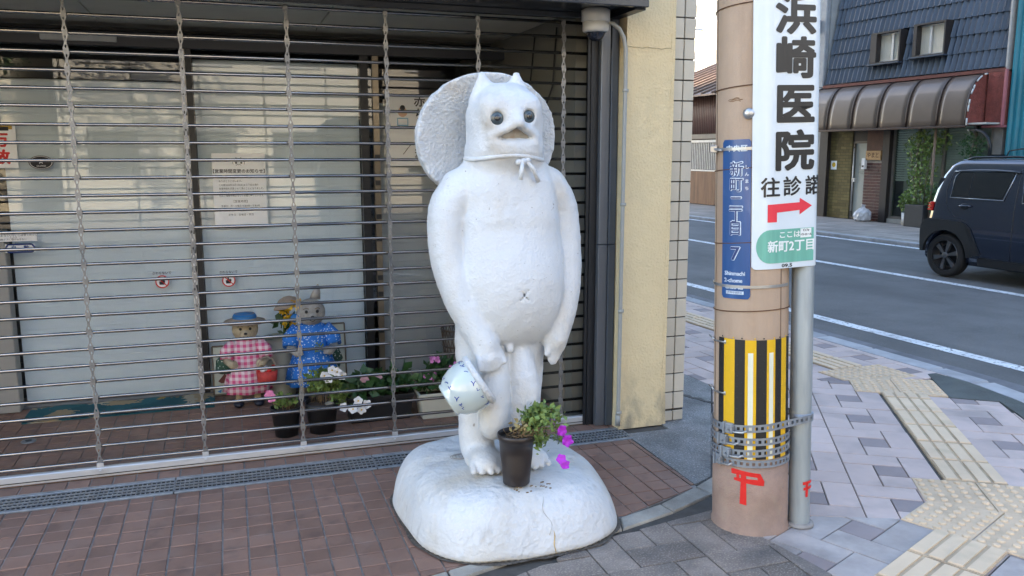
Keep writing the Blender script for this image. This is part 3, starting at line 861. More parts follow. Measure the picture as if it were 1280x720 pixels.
# ------------------------------------------------------------------ dome camera and conduit
m_plast = M('camera_plastic', (.52, .53, .53), .4, var=.05)
D = thing('dome_camera', 'white dome security camera under the soffit above the shutter corner', 'camera', (1.955, 4.37, 2.30))
mb = MB(); mb.lathe([(.070, .055), (.078, .06), (.078, .118), (.066, .124)], 32, (1.955, 4.37, 2.30)); mb.build('base', m_plast, D)
mb = MB(); mb.lathe([(.058, .0), (.070, .006), (.073, .02), (.072, .055)], 32, (1.955, 4.37, 2.30)); mb.build('collar', m_plast, D)
mb = MB(); mb.lathe([(.004, -.046), (.022, -.043), (.038, -.033), (.049, -.015), (.052, .002)], 32, (1.955, 4.37, 2.30), cap1=False); mb.build('dome', M('smoked_dome', (.012, .014, .025), .06, spec=.8), D)
m_cond = M('conduit_grey', (.36, .36, .335), .5, var=.06)
K = thing('conduit_pipe', 'grey conduit pipe running down beside the cream pillar', 'pipe', (2.142, 4.37, 0))
pts = [(2.025, 4.37, 2.36), (2.062, 4.37, 2.352), (2.10, 4.37, 2.325), (2.127, 4.37, 2.28), (2.14, 4.37, 2.22), (2.143, 4.37, 2.1), (2.143, 4.372, 1.2), (2.143, 4.374, .12), (2.142, 4.376, .03)]
mb = MB(); mb.tube(pts, .0115, 12); mb.build('pipe', m_cond, K)
for z in (1.985, 1.345, .72, .1):
    mb = MB(); mb.lathe([(.0145, 0), (.0145, .018)], 12, (2.143, 4.372, z), (0, 0, 1)); mb.box(2.143, 2.168, 4.378, 4.386, z, z + .018); mb.build('clamp', m_cond, K)
mb = MB(); mb.lathe([(.015, 0), (.015, .07)], 12, (2.142, 4.376, .03), (0, 0, 1)); mb.build('socket', m_cond, K)

# ------------------------------------------------------------------ drain grating in one metre sections
xs = [-1.33, -.332, .672, 1.42, 2.175]
where = ['in the lower left corner', 'under the dolls', 'touching the stone plinth', 'right of the plinth before the pillar']
for i in range(4):
    x0, x1 = xs[i] + .003, xs[i + 1] - .003
    if i == 3: x0 = 1.676
    if i == 2: x1 = 1.67
    G = thing('drain_grating', 'steel drain grating section %s' % where[i], 'drain grating', ((x0 + x1) / 2, 4.32, 0), group='drain gratings along the shutter')
    mb = MB()
    for y0, y1 in ((4.218, 4.245), (4.398, 4.428)): mb.box(x0, x1, y0, y1, -.02, .004)
    mb.build('side_frame', m_galv, G, bevel=.002)
    mb = MB()
    for y in (4.285, 4.322, 4.360): mb.box(x0, x1, y - .003, y + .003, -.014, .003)
    mb.build('bearing_bar', m_galv, G)
    mb = MB(); nb = int((x1 - x0) / .0215)
    for k in range(nb + 1):
        x = x0 + (x1 - x0) * k / nb; mb.box(x - .0022, x + .0022, 4.245, 4.398, -.012, .0015)
    mb.build('cross_bars', m_galv, G, kind='stuff')
    mb = MB(); mb.box(x0 - .003, x1 + .003, 4.214, 4.432, -.0058, -.0052); mb.build('channel', m_pit, G)
# ================================================================== THE STATUE
def smin(a, b, k):
    h = np.clip(.5 + .5 * (b - a) / k, 0, 1)
    return b * (1 - h) + a * h - k * h * (1 - h)
def smax(a, b, k): return -smin(-a, -b, k)
class Grid:
    def __init__(s, lo, hi, h):
        s.lo = np.array(lo, float); s.h = h
        n = [int((hi[i] - lo[i]) / h) + 2 for i in range(3)]
        ax = [lo[i] + h * np.arange(n[i]) for i in range(3)]
        s.X, s.Y, s.Z = [a.astype(np.float32) for a in np.meshgrid(*ax, indexing='ij')]
    def ell(s, c, r, p=2.0):
        q = (np.abs((s.X - c[0]) / r[0]) ** p + np.abs((s.Y - c[1]) / r[1]) ** p + np.abs((s.Z - c[2]) / r[2]) ** p) ** (1 / p)
        return (q - 1) * min(r)
    def cap(s, a, b, ra, rb, sy=1.0):
        a = np.array(a, float); b = np.array(b, float); d = b - a; L2 = (d * d).sum()
        t = np.clip(((s.X - a[0]) * d[0] + (s.Y - a[1]) * d[1] + (s.Z - a[2]) * d[2]) / L2, 0, 1)
        q = np.sqrt((s.X - a[0] - t * d[0]) ** 2 + ((s.Y - a[1] - t * d[1]) / sy) ** 2 + (s.Z - a[2] - t * d[2]) ** 2)
        return q - (ra + (rb - ra) * t)
    def chain(s, pts, rs, k=.02, sy=1.0):
        # round the bends: resample the joints with a smooth spline
        P = [np.array(p, float) for p in pts]; P = [2 * P[0] - P[1]] + P + [2 * P[-1] - P[-2]]
        Rr = [rs[0]] + list(rs) + [rs[-1]]; q, w = [], []
        for i in range(1, len(P) - 2):
            for t in np.linspace(0, 1, 4, endpoint=False):
                cr = lambda a, b, c, d: .5 * (2 * b + (c - a) * t + (2 * a - 5 * b + 4 * c - d) * t * t + (3 * b - a - 3 * c + d) * t ** 3)
                q.append(cr(*P[i - 1:i + 3])); w.append(cr(*Rr[i - 1:i + 3]))
        pts = q + [P[-2]]; rs = w + [Rr[-2]]; k = .006
        f = s.cap(pts[0], pts[1], rs[0], rs[1], sy)
        for i in range(1, len(pts) - 1): f = smin(f, s.cap(pts[i], pts[i + 1], rs[i], rs[i + 1], sy), k)
        return f
    def noise(s, scale, seed):
        r = np.random.default_rng(seed); n = 24
        g = r.uniform(-1, 1, (n, n, n)).astype(np.float32)
        q = [((A / scale) % n) for A in (s.X + 5, s.Y + 5, s.Z + 5)]
        i0 = [np.floor(a).astype(int) % n for a in q]; fr = [a - np.floor(a) for a in q]; fr = [a * a * (3 - 2 * a) for a in fr]
        i1 = [(a + 1) % n for a in i0]; out = 0
        for dx in (0, 1):
            for dy in (0, 1):
                for dz in (0, 1):
                    w = (fr[0] if dx else 1 - fr[0]) * (fr[1] if dy else 1 - fr[1]) * (fr[2] if dz else 1 - fr[2])
                    out = out + w * g[(i1 if dx else i0)[0], (i1 if dy else i0)[1], (i1 if dz else i0)[2]]
        return out
def surface(name, F, g, smooth_iter=1):
    """surface of the zero level of F, as one continuous mesh (surface nets)"""
    ins = F < 0
    nx, ny, nz = F.shape
    acc = np.zeros((nx - 1, ny - 1, nz - 1, 3), np.float32); cnt = np.zeros((nx - 1, ny - 1, nz - 1), np.float32)
    offs = [(0, 0, 0), (1, 0, 0), (0, 1, 0), (1, 1, 0), (0, 0, 1), (1, 0, 1), (0, 1, 1), (1, 1, 1)]
    sl = lambda o: (slice(o[0], nx - 1 + o[0]), slice(o[1], ny - 1 + o[1]), slice(o[2], nz - 1 + o[2]))
    for a in range(8):
        for b in range(a + 1, 8):
            oa, ob = offs[a], offs[b]
            if sum(abs(oa[i] - ob[i]) for i in range(3)) != 1: continue
            fa, fb = F[sl(oa)], F[sl(ob)]
            m = ins[sl(oa)] != ins[sl(ob)]
            t = np.where(m, fa / np.where(m, fa - fb, 1), 0)
            for i in range(3): acc[..., i] += np.where(m, oa[i] + t * (ob[i] - oa[i]), 0)
            cnt += m
    act = cnt > 0
    idx = -np.ones(act.shape, int); ijk = np.argwhere(act); idx[act] = np.arange(len(ijk))
    V = (ijk + acc[act] / cnt[act][:, None]) * g.h + g.lo
    faces = []
    for ax in range(3):
        u, v = [(1, 2), (2, 0), (0, 1)][ax]
        s0 = [slice(1, -1)] * 3; s0[ax] = slice(0, -1)
        s1 = [slice(1, -1)] * 3; s1[ax] = slice(1, None)
        A, Bq = ins[tuple(s0)], ins[tuple(s1)]
        e = np.argwhere(A != Bq)
        fl = A[A != Bq]
        base = e.copy()
        for k in range(3):
            if k != ax: base[:, k] += 1
        def at(du, dv):
            q = base.copy(); q[:, u] -= du; q[:, v] -= dv
            return idx[q[:, 0], q[:, 1], q[:, 2]]
        qd = np.stack([at(1, 1), at(0, 1), at(0, 0), at(1, 0)], 1)
        qd[~fl] = qd[~fl][:, ::-1]
        faces.append(qd)
    Q = np.concatenate(faces); Q = Q[(Q >= 0).all(1)]
    for _ in range(smooth_iter):                       # relax towards the neighbours
        S_ = np.zeros_like(V); c_ = np.zeros(len(V))
        for k in range(4):
            np.add.at(S_, Q[:, k], V[Q[:, (k + 1) % 4]]); np.add.at(c_, Q[:, k], 1)
        V = V * .5 + .5 * S_ / np.maximum(c_, 1)[:, None]
    me = bpy.data.meshes.new(name)
    me.vertices.add(len(V)); me.vertices.foreach_set('co', V.astype(np.float32).ravel())
    me.loops.add(Q.size); me.loops.foreach_set('vertex_index', Q.astype(np.int32).ravel())
    me.polygons.add(len(Q)); me.polygons.foreach_set('loop_start', np.arange(0, Q.size, 4, dtype=np.int32))
    me.polygons.foreach_set('use_smooth', np.ones(len(Q), bool))
    me.update(calc_edges=True); me.validate()
    return me

m_stone = M('white_plaster_paint', (.615, .64, .66), .55, var=.035, vscale=5, bump=.0034, bscale=85, bump2=(.0035, 26), detail=6,
            dirt=((.50, .45, .37), 5, .54, .74, .55, (1, 1, .4)), dirt2=((.22, .20, .18), 55, .70, .745, .75))
m_stone_r = M('white_rough_plaster', (.60, .625, .645), .6, var=.05, vscale=7, bump=.011, bscale=75, bump2=(.006, 24), detail=6,
              dirt=((.60, .53, .44), 6, .56, .76, .5), dirt2=((.30, .28, .26), 40, .69, .75, .6))
m_plinth = M('white_painted_concrete', (.62, .635, .64), .6, var=.05, vscale=4, bump=.007, bscale=40, bump2=(.012, 9), detail=6,
             dirt=((.50, .44, .34), 2.6, .50, .74, .7, (1.4, 1.4, .6)), dirt2=((.36, .355, .34), 12, .58, .74, .45, (2, 2, .45)))
SX, SY = 1.15, 3.50
T = thing('raccoon_dog_statue', 'tall white standing raccoon dog statue on a round white plinth', 'statue', (SX, SY, 0))

# ---- body: torso, head, arms, legs in one skin
g = Grid((-.40, -.33, .24), (.40, .26, 2.02), .0082)
torso = g.ell((.012, .0, 1.20), (.232, .175, .40), 2.6)
torso = smin(torso, g.ell((.012, -.055, 1.06), (.215, .17, .235), 2.2), .06)
torso = smin(torso, g.ell((.0, .0, 1.50), (.20, .13, .13), 2.2), .05)
F = torso
# breast fold: a shallow roll above the belly
F = F + .0028 * np.exp(-((g.Z - 1.33 + .10 * (g.X - .01) ** 2 * 4) / .03) ** 2) * (g.Y < 0)
for q in (-1, 1): F = smin(F, g.cap((q * .10, .01, 1.575), (q * .195, .03, 1.50), .062, .085), .03)
# head
hx = -.012
head = g.ell((hx, -.012, 1.77), (.163, .158, .173), 2.25)
head = smin(head, g.ell((hx, -.005, 1.635), (.168, .154, .085), 2.2), .05)
head = smin(head, g.ell((hx, -.095, 1.665), (.105, .072, .045)), .03)           # lower jaw
F = smin(F, head, .03)
# brow ridge, bridge and the tent-shaped bill
F = smin(F, g.cap((hx - .085, -.118, 1.838), (hx + .075, -.118, 1.842), .042, .040), .05)
F = smin(F, g.cap((hx - .002, -.13, 1.815), (hx + .004, -.192, 1.775), .036, .022), .035)
F = smin(F, g.cap((hx + .004, -.194, 1.768), (hx - .100, -.142, 1.716), .0165, .013), .018)
F = smin(F, g.cap((hx + .004, -.194, 1.768), (hx + .098, -.142, 1.718), .0165, .013), .018)
# mouth opening under the bill
mw = np.clip(1 - np.abs(g.X - hx - .004) / .085, 0, 1)
mouth = np.maximum(np.maximum(g.Y + .125, g.Z - (1.704 + .050 * mw)), np.maximum(1.703 - g.Z, np.abs(g.X - hx - .002) - .088))
F = smax(F, -mouth, .006)
slit = np.maximum(np.abs(g.Z - 1.7005) - .0035, np.maximum(np.abs(g.X - hx) - .095, g.Y + .12))
F = smax(F, -slit, .005)
F = smin(F, g.cap((hx - .09, -.142, 1.686), (hx + .09, -.142, 1.688), .016, .016), .02)   # lower lip
# cheeks and eye sockets
for ex, ez in ((hx - .078, 1.790), (hx + .060, 1.798)):
    F = smin(F, g.ell((ex, -.118, ez - .002), (.046, .046, .044)), .03)
    F = smax(F, -(np.sqrt((g.X - ex) ** 2 + (g.Y + .172) ** 2 + (g.Z - ez) ** 2) - .030), .008)
# ears
for (bx, bz, tx, tz) in ((hx - .090, 1.905, hx - .096, 1.972), (hx + .062, 1.915, hx + .060, 1.976)):
    e = g.cap((bx * .9 + hx * .1, .0, bz - .02), (tx, .0, tz), .072, .018, .5)
    F = smin(F, e, .018)
# arms down the flanks
armL = g.chain([(-.195, .03, 1.49), (-.258, .025, 1.40), (-.266, .0, 1.22), (-.236, -.04, 1.07), (-.190, -.08, .95), (-.142, -.125, .84)], [.086, .082, .078, .075, .071, .063], .05, 1.15)
armR = g.chain([(.200, .03, 1.50), (.258, .025, 1.40), (.276, .0, 1.22), (.268, -.03, 1.07), (.238, -.06, .94), (.205, -.085, .83)], [.088, .082, .075, .071, .066, .055], .05, 1.15)
F = smin(F, smin(armL, armR, .01), .014)
# hands: fingers of unequal length closing on the jar's rim on one side, hanging on the other
hl = g.cap((-.142, -.125, .84), (-.128, -.150, .782), .062, .055)
for k, (a, ln) in enumerate(((-.044, .036), (-.016, .044), (.013, .042), (.038, .032))):
    hl = smin(hl, g.cap((-.130 + a, -.172, .778), (-.132 + a * .9, -.178, .778 - ln), .0185, .015), .012)
hl = smin(hl, g.cap((-.085, -.15, .80), (-.068, -.178, .765), .021, .015), .014)
F = smin(F, hl, .016)
hr = g.cap((.205, -.085, .84), (.194, -.098, .795), .050, .042, .8)
for k, (a, ln) in enumerate(((-.026, .05), (-.007, .066), (.012, .062), (.028, .046))):
    hr = smin(hr, g.cap((.192 + a, -.104, .785), (.186 + a * .7, -.105, .785 - ln), .0145, .0105), .012)
hr = smin(hr, g.cap((.162, -.10, .81), (.150, -.118, .765), .017, .012), .012)
F = smin(F, hr, .02)
# legs, feet and toes; the two hanging pouches in front
for sx_, lx, fx in ((-1, -.138, -.138), (1, .092, .062)):
    leg = g.chain([(lx, .015, .90), (lx, .02, .62), (fx, .005, .34)], [.092, .084, .080], .03)
    F = smin(F, leg, .03)
    ft = g.ell((fx, -.085, .305), (.080, .125, .058))
    for k in range(5):
        ft = smin(ft, g.cap((fx - .062 + .031 * k, -.14, .312), (fx - .072 + .036 * k, -.212 + .012 * abs(k - 2), .288), .020, .0155), .004)
    F = smin(F, ft, .022)
F = smin(F, g.ell((-.02, .03, .80), (.17, .11, .16)), .04)
pl_ = g.chain([(-.055, -.04, .84), (-.088, -.105, .66), (-.098, -.125, .475)], [.050, .066, .071], .03)
pr_ = g.chain([(.030, -.04, .84), (.044, -.10, .66), (.046, -.115, .475)], [.050, .070, .074], .03)
F = smin(F, smin(pl_, pr_, .004), .016)
F = smin(F, g.cap((-.028, -.115, .838), (-.026, -.135, .805), .020, .018), .010)
# scratched navel cross
for a, b in (((-.008, 1.035), (.027, 1.075)), ((-.005, 1.072), (.025, 1.036))):
    seg = g.cap((a[0], -.225, a[1]), (b[0], -.225, b[1]), .0, .0, 30.0)
    F = np.where(g.Y < -.1, smax(F, -(seg - .0042), .004), F)
F = F + .0018 * g.noise(.055, 3) + .0010 * g.noise(.022, 5) + .0008 * g.noise(.012, 9)
me = surface('body', F, g, 1); me.materials.append(m_stone)
body = link('body', me, T)

# ---- straw hat hung behind the head: shallow cone with a thick rolled rim
g2 = Grid((-.42, .02, 1.36), (.34, .36, 2.04), .0082)
hc = (-.045, .165, 1.715)
rx_, rz_ = .312, .275
rr = np.sqrt(((g2.X - hc[0]) / rx_) ** 2 + ((g2.Z - hc[2]) / rz_) ** 2)
mid = hc[1] + .06 - .075 * rr ** 1.5 - .10 * (g2.Z - hc[2])
H = np.maximum(np.abs(g2.Y - mid) - (.020 + .006 * rr), (rr - 1) * .27)
H = H - .008
H = H + .0022 * g2.noise(.05, 13) + .0022 * g2.noise(.017, 14)
me = surface('hat', H, g2, 1); me.materials.append(m_stone_r); link('hat', me, T)

# ---- eyes, mouth plate, neck cord
m_eye = M('grey_glass_eye', (.055, .075, .085), .12, var=.2, vscale=40, coat=.6)
m_eye2 = M('eye_pupil', (.012, .016, .02), .08, coat=1)
for ex, ez in ((hx - .078, 1.790), (hx + .060, 1.798)):
    dirv = Vector(((ex - hx) * 1.4, -1, .05)).normalized()
    mb = MB(); mb.lathe([(.0285, -.016), (.0285, .0), (.022, .005), (.010, .008), (.002, .009)], 24, (ex + SX, SY - .158, ez), tuple(dirv)); e = mb.build('eye', m_eye, T)
    c = Vector((ex + SX, SY - .158, ez)) + dirv * .0065
    mb = MB(); mb.lathe([(.014, 0), (.012, .002), (.004, .0032)], 20, tuple(c), tuple(dirv)); mb.build('pupil', m_eye2, e)
mb = MB()
pr = [(-.086, 1.7035), (.088, 1.7035), (.045, 1.731), (.004, 1.757), (-.038, 1.731)]
mb.add([(SX + hx + x, SY - .138 - .010 * (z > 1.72), z) for x, z in pr], [tuple(range(5))])
mb.build('mouth', M('grey_mouth', (.36, .345, .31), .75, var=.15, vscale=30, dirt=((.3, .2, .12), 25, .55, .7, .6)), T)
mb = MB(); mb.tube([(SX + hx + x, SY - .150 + .9 * (x * x), 1.7025) for x in np.linspace(-.088, .090, 9)], .0013, 5); mb.build('rust_line', M('rust_stain', (.36, .22, .10), .9, var=.4, vscale=60), T)
mb = MB()
ck_ = [(SX + hx + .169 * cos(a) , SY - .008 + .160 * sin(a), 1.612 + .006 * sin(3 * a) - .012 * sin(a + .2) + .008) for a in np.linspace(0, 2 * pi, 41)]
mb.tube(ck_, .0095, 10, caps=False)
kx, ky, kz_ = SX + .022, SY - .165, 1.612
mb.ell((kx, ky, kz_), (.018, .015, .015)); mb.ell((kx + .018, ky + .004, kz_ + .004), (.017, .014, .014)); mb.ell((kx - .02, ky, kz_ - .002), (.015, .013, .013))
mb.tube([(kx - .004, ky - .004, kz_), (kx - .012, ky - .014, kz_ - .035), (kx - .016, ky - .012, kz_ - .075)], [.009, .0095, .010], 8)
mb.tube([(kx + .016, ky, kz_), (kx + .045, ky + .002, kz_ - .03), (kx + .072, ky + .010, kz_ - .085)], [.009, .0095, .010], 8)
mb.build('neck_cord', m_stone, T)

# ---- plinth: a bun-shaped block
pa = rng.uniform(-1, 1, (8, 5))
def plinth_r(a, k):
    n_ = 2.75
    r = (abs(cos(a)) ** n_ + abs(sin(a)) ** n_) ** (-1 / n_)
    return r * (1 + .012 * sin(3 * a + 1) + .010 * sin(5 * a + k * 1.4))
prof = [(1.02, -.012), (1.012, .018), (.995, .055), (.972, .10), (.938, .145), (.895, .185), (.842, .217), (.775, .240), (.69, .253), (.60, .259), (.45, .263), (.25, .266), (.03, .267)]
rings = []
for k, (r, z) in enumerate(prof):
    ring = []
    for i in range(120):
        a = 2 * pi * i / 120
        q = plinth_r(a, k * .12)
        sag = -.018 * max(0, cos(a)) * (z > .1) * (z / .26)
        x = 1.146 + .488 * r * q * cos(a) - (.0 if z < .1 else .015 * (z / .26))
        y = 3.535 + .520 * r * q * sin(a)
        ring.append((x, y, z + sag + .0025 * sin(7 * a + 3 * r) + .002 * sin(13 * a - 5 * r)))
    rings.append(ring)
mb = MB(); mb.ring(rings)
plo = mb.build('plinth', m_plinth, T)
md = plo.modifiers.new('sub', 'SUBSURF'); md.levels = 1; md.render_levels = 1
# crack and rust streak running down the front of the plinth
def on_plinth(px_, z):
    """front face point of the plinth at world x"""
    for y in np.arange(2.9, 3.6, .002):
        for k in range(len(prof) - 1):
            (r0, z0), (r1, z1) = prof[k], prof[k + 1]
            if z0 <= z <= z1:
                r = r0 + (r1 - r0) * (z - z0) / (z1 - z0); break
        a = atan2((y - 3.535) / .520, (px_ - 1.146) / .488)
        if hypot((px_ - 1.146) / .488, (y - 3.535) / .520) <= r * plinth_r(a, k * .12): return (px_, y - .001, z)
    return (px_, 3.2, z)
mb = MB(); mb.tube([on_plinth(1.175 + .012 * sin(z * 60) + (.23 - z) * .12, z) for z in np.linspace(.225, .09, 12)], [.0006 + .0004 * (i % 3) for i in range(12)], 5)
mb.build('crack', M('grey_crack', (.36, .35, .33), .9), plo)
mb = MB(); pts = [on_plinth(1.203 + .003 * sin(z * 90), z) for z in np.linspace(.105, .012, 9)]
mb.tube(pts, [.001, .002, .003, .0026, .003, .0024, .002, .002, .0012], 6); mb.build('rust_streak', M('rust_streak', (.50, .36, .17), .9, var=.3, vscale=40), plo)
# dark uneven ring lying round its foot
mb = MB(); ri, ro_ = [], []
for i in range(150):
    a = 2 * pi * i / 150; q = plinth_r(a, 0); w = -.006 + .016 * abs(sin(3.1 * a) * sin(7.3 * a + 1)) + .007 * rng.random()
    ri.append((1.146 + .488 * .98 * q * cos(a), 3.535 + .520 * .98 * q * sin(a), .0075)); ro_.append((1.146 + (.488 * 1.02 * q + w) * cos(a), 3.535 + (.520 * 1.02 * q + w) * sin(a), .0062))
mb.ring([ri, ro_], cap0=False, cap1=False)
mb.build('foot_ring', M('dark_ring', (.10, .088, .075), .95, var=.5, vscale=60, bump=.006, bscale=120), thing('plinth_foot_ring', 'dark uneven ring round the foot of the white plinth', 'dirt', (SX, SY, 0), kind='stuff'))
# carved oval seal on the plinth top, behind the left foot
mb = MB()
for rr_ in (1.0, .8): mb.tube([(.955 + .055 * rr_ * cos(a), 3.565 + .034 * rr_ * sin(a), .268) for a in np.linspace(0, 2 * pi, 25)], .0018, 4, caps=False)
for k in range(5): mb.tube([(.925 + .015 * k, 3.55, .269), (.930 + .015 * k, 3.58, .269)], .0016, 4)
mb.build('carved_seal', M('seal_groove', (.34, .33, .31), .9), plo)

# ---- celadon jar hung from the hand
m_celadon = M('celadon_glaze', (.52, .60, .60), .10, var=.06, vscale=4, coat=.7, spec=.6)
ja_ = Vector((.80, -.10, .50)).normalized()
jc = Vector((.902, 3.285, .672))                       # middle of the jar
prof_j = [(.001, -.088), (.064, -.088), (.071, -.092), (.075, -.084), (.074, -.078), (.094, -.056), (.108, -.022), (.113, .010), (.112, .038), (.106, .058)]
mb = MB(); mb.lathe(prof_j, 40, tuple(jc), tuple(ja_), cap1=False)
jar = mb.build('jar', m_celadon, T)
mb = MB(); mb.lathe([(.100, .050), (.111, .052), (.116, .060), (.115, .074), (.106, .079), (.090, .076), (.02, .068)], 40, tuple(jc), tuple(ja_)); rim = mb.build('jar_rim', m_stone_r, T)
ref = Vector((1, 0, 0)) - ja_ * ja_.x
ja1 = ref.normalized(); ja2 = ja_.cross(ja1)
def jar_map(r, h, a):
    p = jc + ja_ * h + ja1 * (r * cos(a)) + ja2 * (r * sin(a))
    return tuple(p)
def jr(h):
    for (r0, h0), (r1, h1) in zip(prof_j[4:], prof_j[5:]):
        if h0 <= h <= h1: return r0 + (r1 - r0) * (h - h0) / (h1 - h0)
    return .1
mb = MB()
view = (Vector((0, 0, 1.65)) - jc); va = atan2(view.dot(ja2), view.dot(ja1))
for row, (h, glyphs, sz, span) in enumerate(((.040, 'ムトノメ人くトルメ', .021, 2.3), (-.052, 'くノトメ人ムくノ', .017, 2.1))):
    for i, ch in enumerate(glyphs):
        if i % 4 == 3: continue
        a0 = va - span / 2 + span * (i + rng.uniform(-.25, .25)) / (len(glyphs) - 1)
        vs, fs = text_geo(ch, sz * rng.uniform(.8, 1.35), .0007)
        ra = rng.uniform(-.6, .6); vs = [(x_ * cos(ra) - y_ * sin(ra), x_ * sin(ra) + y_ * cos(ra)) for x_, y_ in vs]
        mb.add([jar_map(jr(h + x_) + .0012, h + x_, a0 + y_ / jr(h)) for x_, y_ in vs], fs)
mb.build('brush_marks', M('cobalt_glaze', (.02, .05, .30), .2, coat=.5), jar, recalc=False)

# ================================================================== FLOWER POT ON THE PLINTH
def leaf_cloud(mb, pts, size, fold=.3, up=.4):
    for p in pts:
        d = Vector((rng.normal(), rng.normal(), rng.normal() + up)).normalized()
        s_ = Vector((rng.normal(), rng.normal(), rng.normal())).cross(d).normalized()
        n_ = d.cross(s_)
        L_ = size * rng.uniform(.6, 1.3); w = L_ * .3
        p = Vector(p)
        a, b, c, e = p, p + d * L_ * .5 + s_ * w + n_ * w * fold, p + d * L_, p + d * L_ * .5 - s_ * w + n_ * w * fold
        mb.add([tuple(a), tuple(b), tuple(c), tuple(e)], [(0, 1, 2), (0, 2, 3)], True)
m_leaf = M('fresh_leaf', (.15, .225, .055), .55, var=.3, vscale=14)
m_leaf2 = M('deep_leaf', (.035, .095, .028), .5, var=.3, vscale=14)
m_dry = M('dry_stalk', (.20, .135, .07), .85, var=.3, vscale=20)
m_soil = M('potting_soil', (.06, .042, .03), .95, var=.4, vscale=40, bump=.006, bscale=60)
m_mag = M('magenta_petal', (.42, .02, .52), .55, var=.2, vscale=40)
m_pink = M('pink_petal', (.72, .22, .42), .55, var=.15, vscale=40)
m_whitep = M('white_petal', (.80, .81, .84), .6, var=.05, vscale=40)
m_yel = M('yellow_petal', (.72, .46, .02), .6, var=.15, vscale=40)
m_bpot = M('dark_brown_plastic', (.028, .021, .019), .42, var=.12, vscale=8)
def flower(parent, c, r, mat, toward=(0, -1, .3), n=5, eye=None, name='flower'):
    ax = Vector(toward).normalized()
    ref = Vector((1, 0, 0)) if abs(ax.x) < .9 else Vector((0, 1, 0))
    a = (ref - ax * ref.dot(ax)).normalized(); b = ax.cross(a)
    c = Vector(c); mb = MB(); a0 = rng.uniform(0, 6)
    ring = 5 * n
    vs = [tuple(c - ax * r * .35)]
    for k in range(ring):
        t = 2 * pi * k / ring; rr_ = r * (.82 + .18 * cos(n * t)) * .55
        vs.append(tuple(c + (a * cos(t + a0) + b * sin(t + a0)) * rr_ + ax * r * .05))
    for k in range(ring):
        t = 2 * pi * k / ring; rr_ = r * (.90 + .10 * cos(n * t)); dz = r * (.14 * cos(n * t * 1) - .02 + rng.normal(0, .05))
        vs.append(tuple(c + (a * cos(t + a0) + b * sin(t + a0)) * rr_ + ax * dz))
    fs = [(0, 1 + k, 1 + (k + 1) % ring) for k in range(ring)] + [(1 + k, 1 + ring + k, 1 + ring + (k + 1) % ring, 1 + (k + 1) % ring) for k in range(ring)]
    mb.add(vs, fs, True)
    o = mb.build(name, mat, parent, recalc=False)
    if eye:
        mb = MB(); mb.ell(tuple(c + ax * r * .02), (r * .17,) * 3, 8, 6); mb.build('flower_eye', eye, o)
    return o
PX, PY, PZ = 1.098, 3.205, .262
P = thing('flower_pot', 'dark brown plastic pot of magenta petunias standing on the white plinth', 'flower pot', (PX, PY, PZ))
mb = MB(); mb.lathe([(.054, 0), (.057, .004), (.062, .06), (.0615, .062), (.069, .13), (.0685, .132), (.074, .194), (.079, .196), (.0805, .220), (.077, .222), (.074, .200)], 36, (PX, PY, PZ), cap1=False)
mb.build('pot', m_bpot, P)
mb = MB(); sr = [[(PX + r * cos(a), PY + r * sin(a), PZ + .194 + .010 * cos(r * 30) + rng.uniform(-.006, .008)) for a in np.linspace(0, 2 * pi, 25)[:-1]] for r in (.073, .052, .03, .004)]
mb.ring(sr, cap0=False); mb.build('soil', m_soil, P)
mb = MB()
for k in range(34):
    a = rng.uniform(0, 6.28); r0 = rng.uniform(0, .06)
    p0 = Vector((PX + r0 * cos(a), PY + r0 * sin(a), PZ + .205))
    dr = Vector((rng.uniform(-.06, .14), rng.uniform(-.08, .04), rng.uniform(.02, .09)))
    mb.tube([p0, p0 + dr * .6, p0 + dr + Vector((.02, 0, -.02))], [.0016, .0014, .0008], 4)
mb.build('dry_stems', m_dry, P)
mb = MB(); pts = []
stems = MB()
for k in range(20):
    p0 = Vector((PX + .02 + rng.uniform(-.01, .05), PY - .01 + rng.uniform(-.04, .05), PZ + .21))
    ln = rng.uniform(.06, .15); a = rng.uniform(-.9, .9)
    d_ = Vector((cos(a), sin(a) * .8 - .1, 0))
    q = [p0 + d_ * (ln * t) + Vector((0, 0, .115 * sin(min(t * 1.25, 1) * pi * .62) - (.14 if k % 2 else .05) * t * t)) for t in np.linspace(0, 1, 7)]
    stems.tube(q, .0017, 4)
    for v in q[2:]:
        for _ in range(8): pts.append(v + Vector((rng.normal(0, .011), rng.normal(0, .011), rng.normal(0, .011))))
leaf_cloud(mb, pts, .027); mb.build('leaves', m_leaf, P, recalc=False); stems.build('stems', M('green_stem', (.10, .17, .05), .6), P)
mb = MB(); leaf_cloud(mb, [(PX + rng.normal(.03, .03), PY + rng.normal(-.02, .02), PZ + .225 + rng.uniform(0, .05)) for _ in range(90)], .022); mb.build('withered_leaves', M('withered_leaf', (.30, .24, .10), .8, var=.3, vscale=15), P, recalc=False)
for c, r in (((PX + .180, PY - .07, PZ + .235), .024), ((PX + .205, PY - .07, PZ + .185), .028), ((PX + .165, PY - .10, PZ + .120), .023), ((PX + .185, PY - .09, PZ + .092), .024), ((PX + .192, PY - .03, PZ + .208), .02), ((PX + .150, PY - .03, PZ + .262), .016)):
    flower(P, c, r, m_mag, (rng.uniform(-.4, .7), -1, rng.uniform(0, .7)))
mb = MB()
for k in range(26):
    x, y = PX + rng.uniform(-.05, .13), PY - rng.uniform(.02, .13); mb.box(x, x + rng.uniform(.004, .012), y, y + rng.uniform(.003, .006), .262, .2655)
mb.build('fallen_leaves', m_dry, thing('fallen_petals', 'scattered dry brown crumbs on the plinth before the flower pot', 'debris', (PX, PY - .08, .262), kind='stuff'))
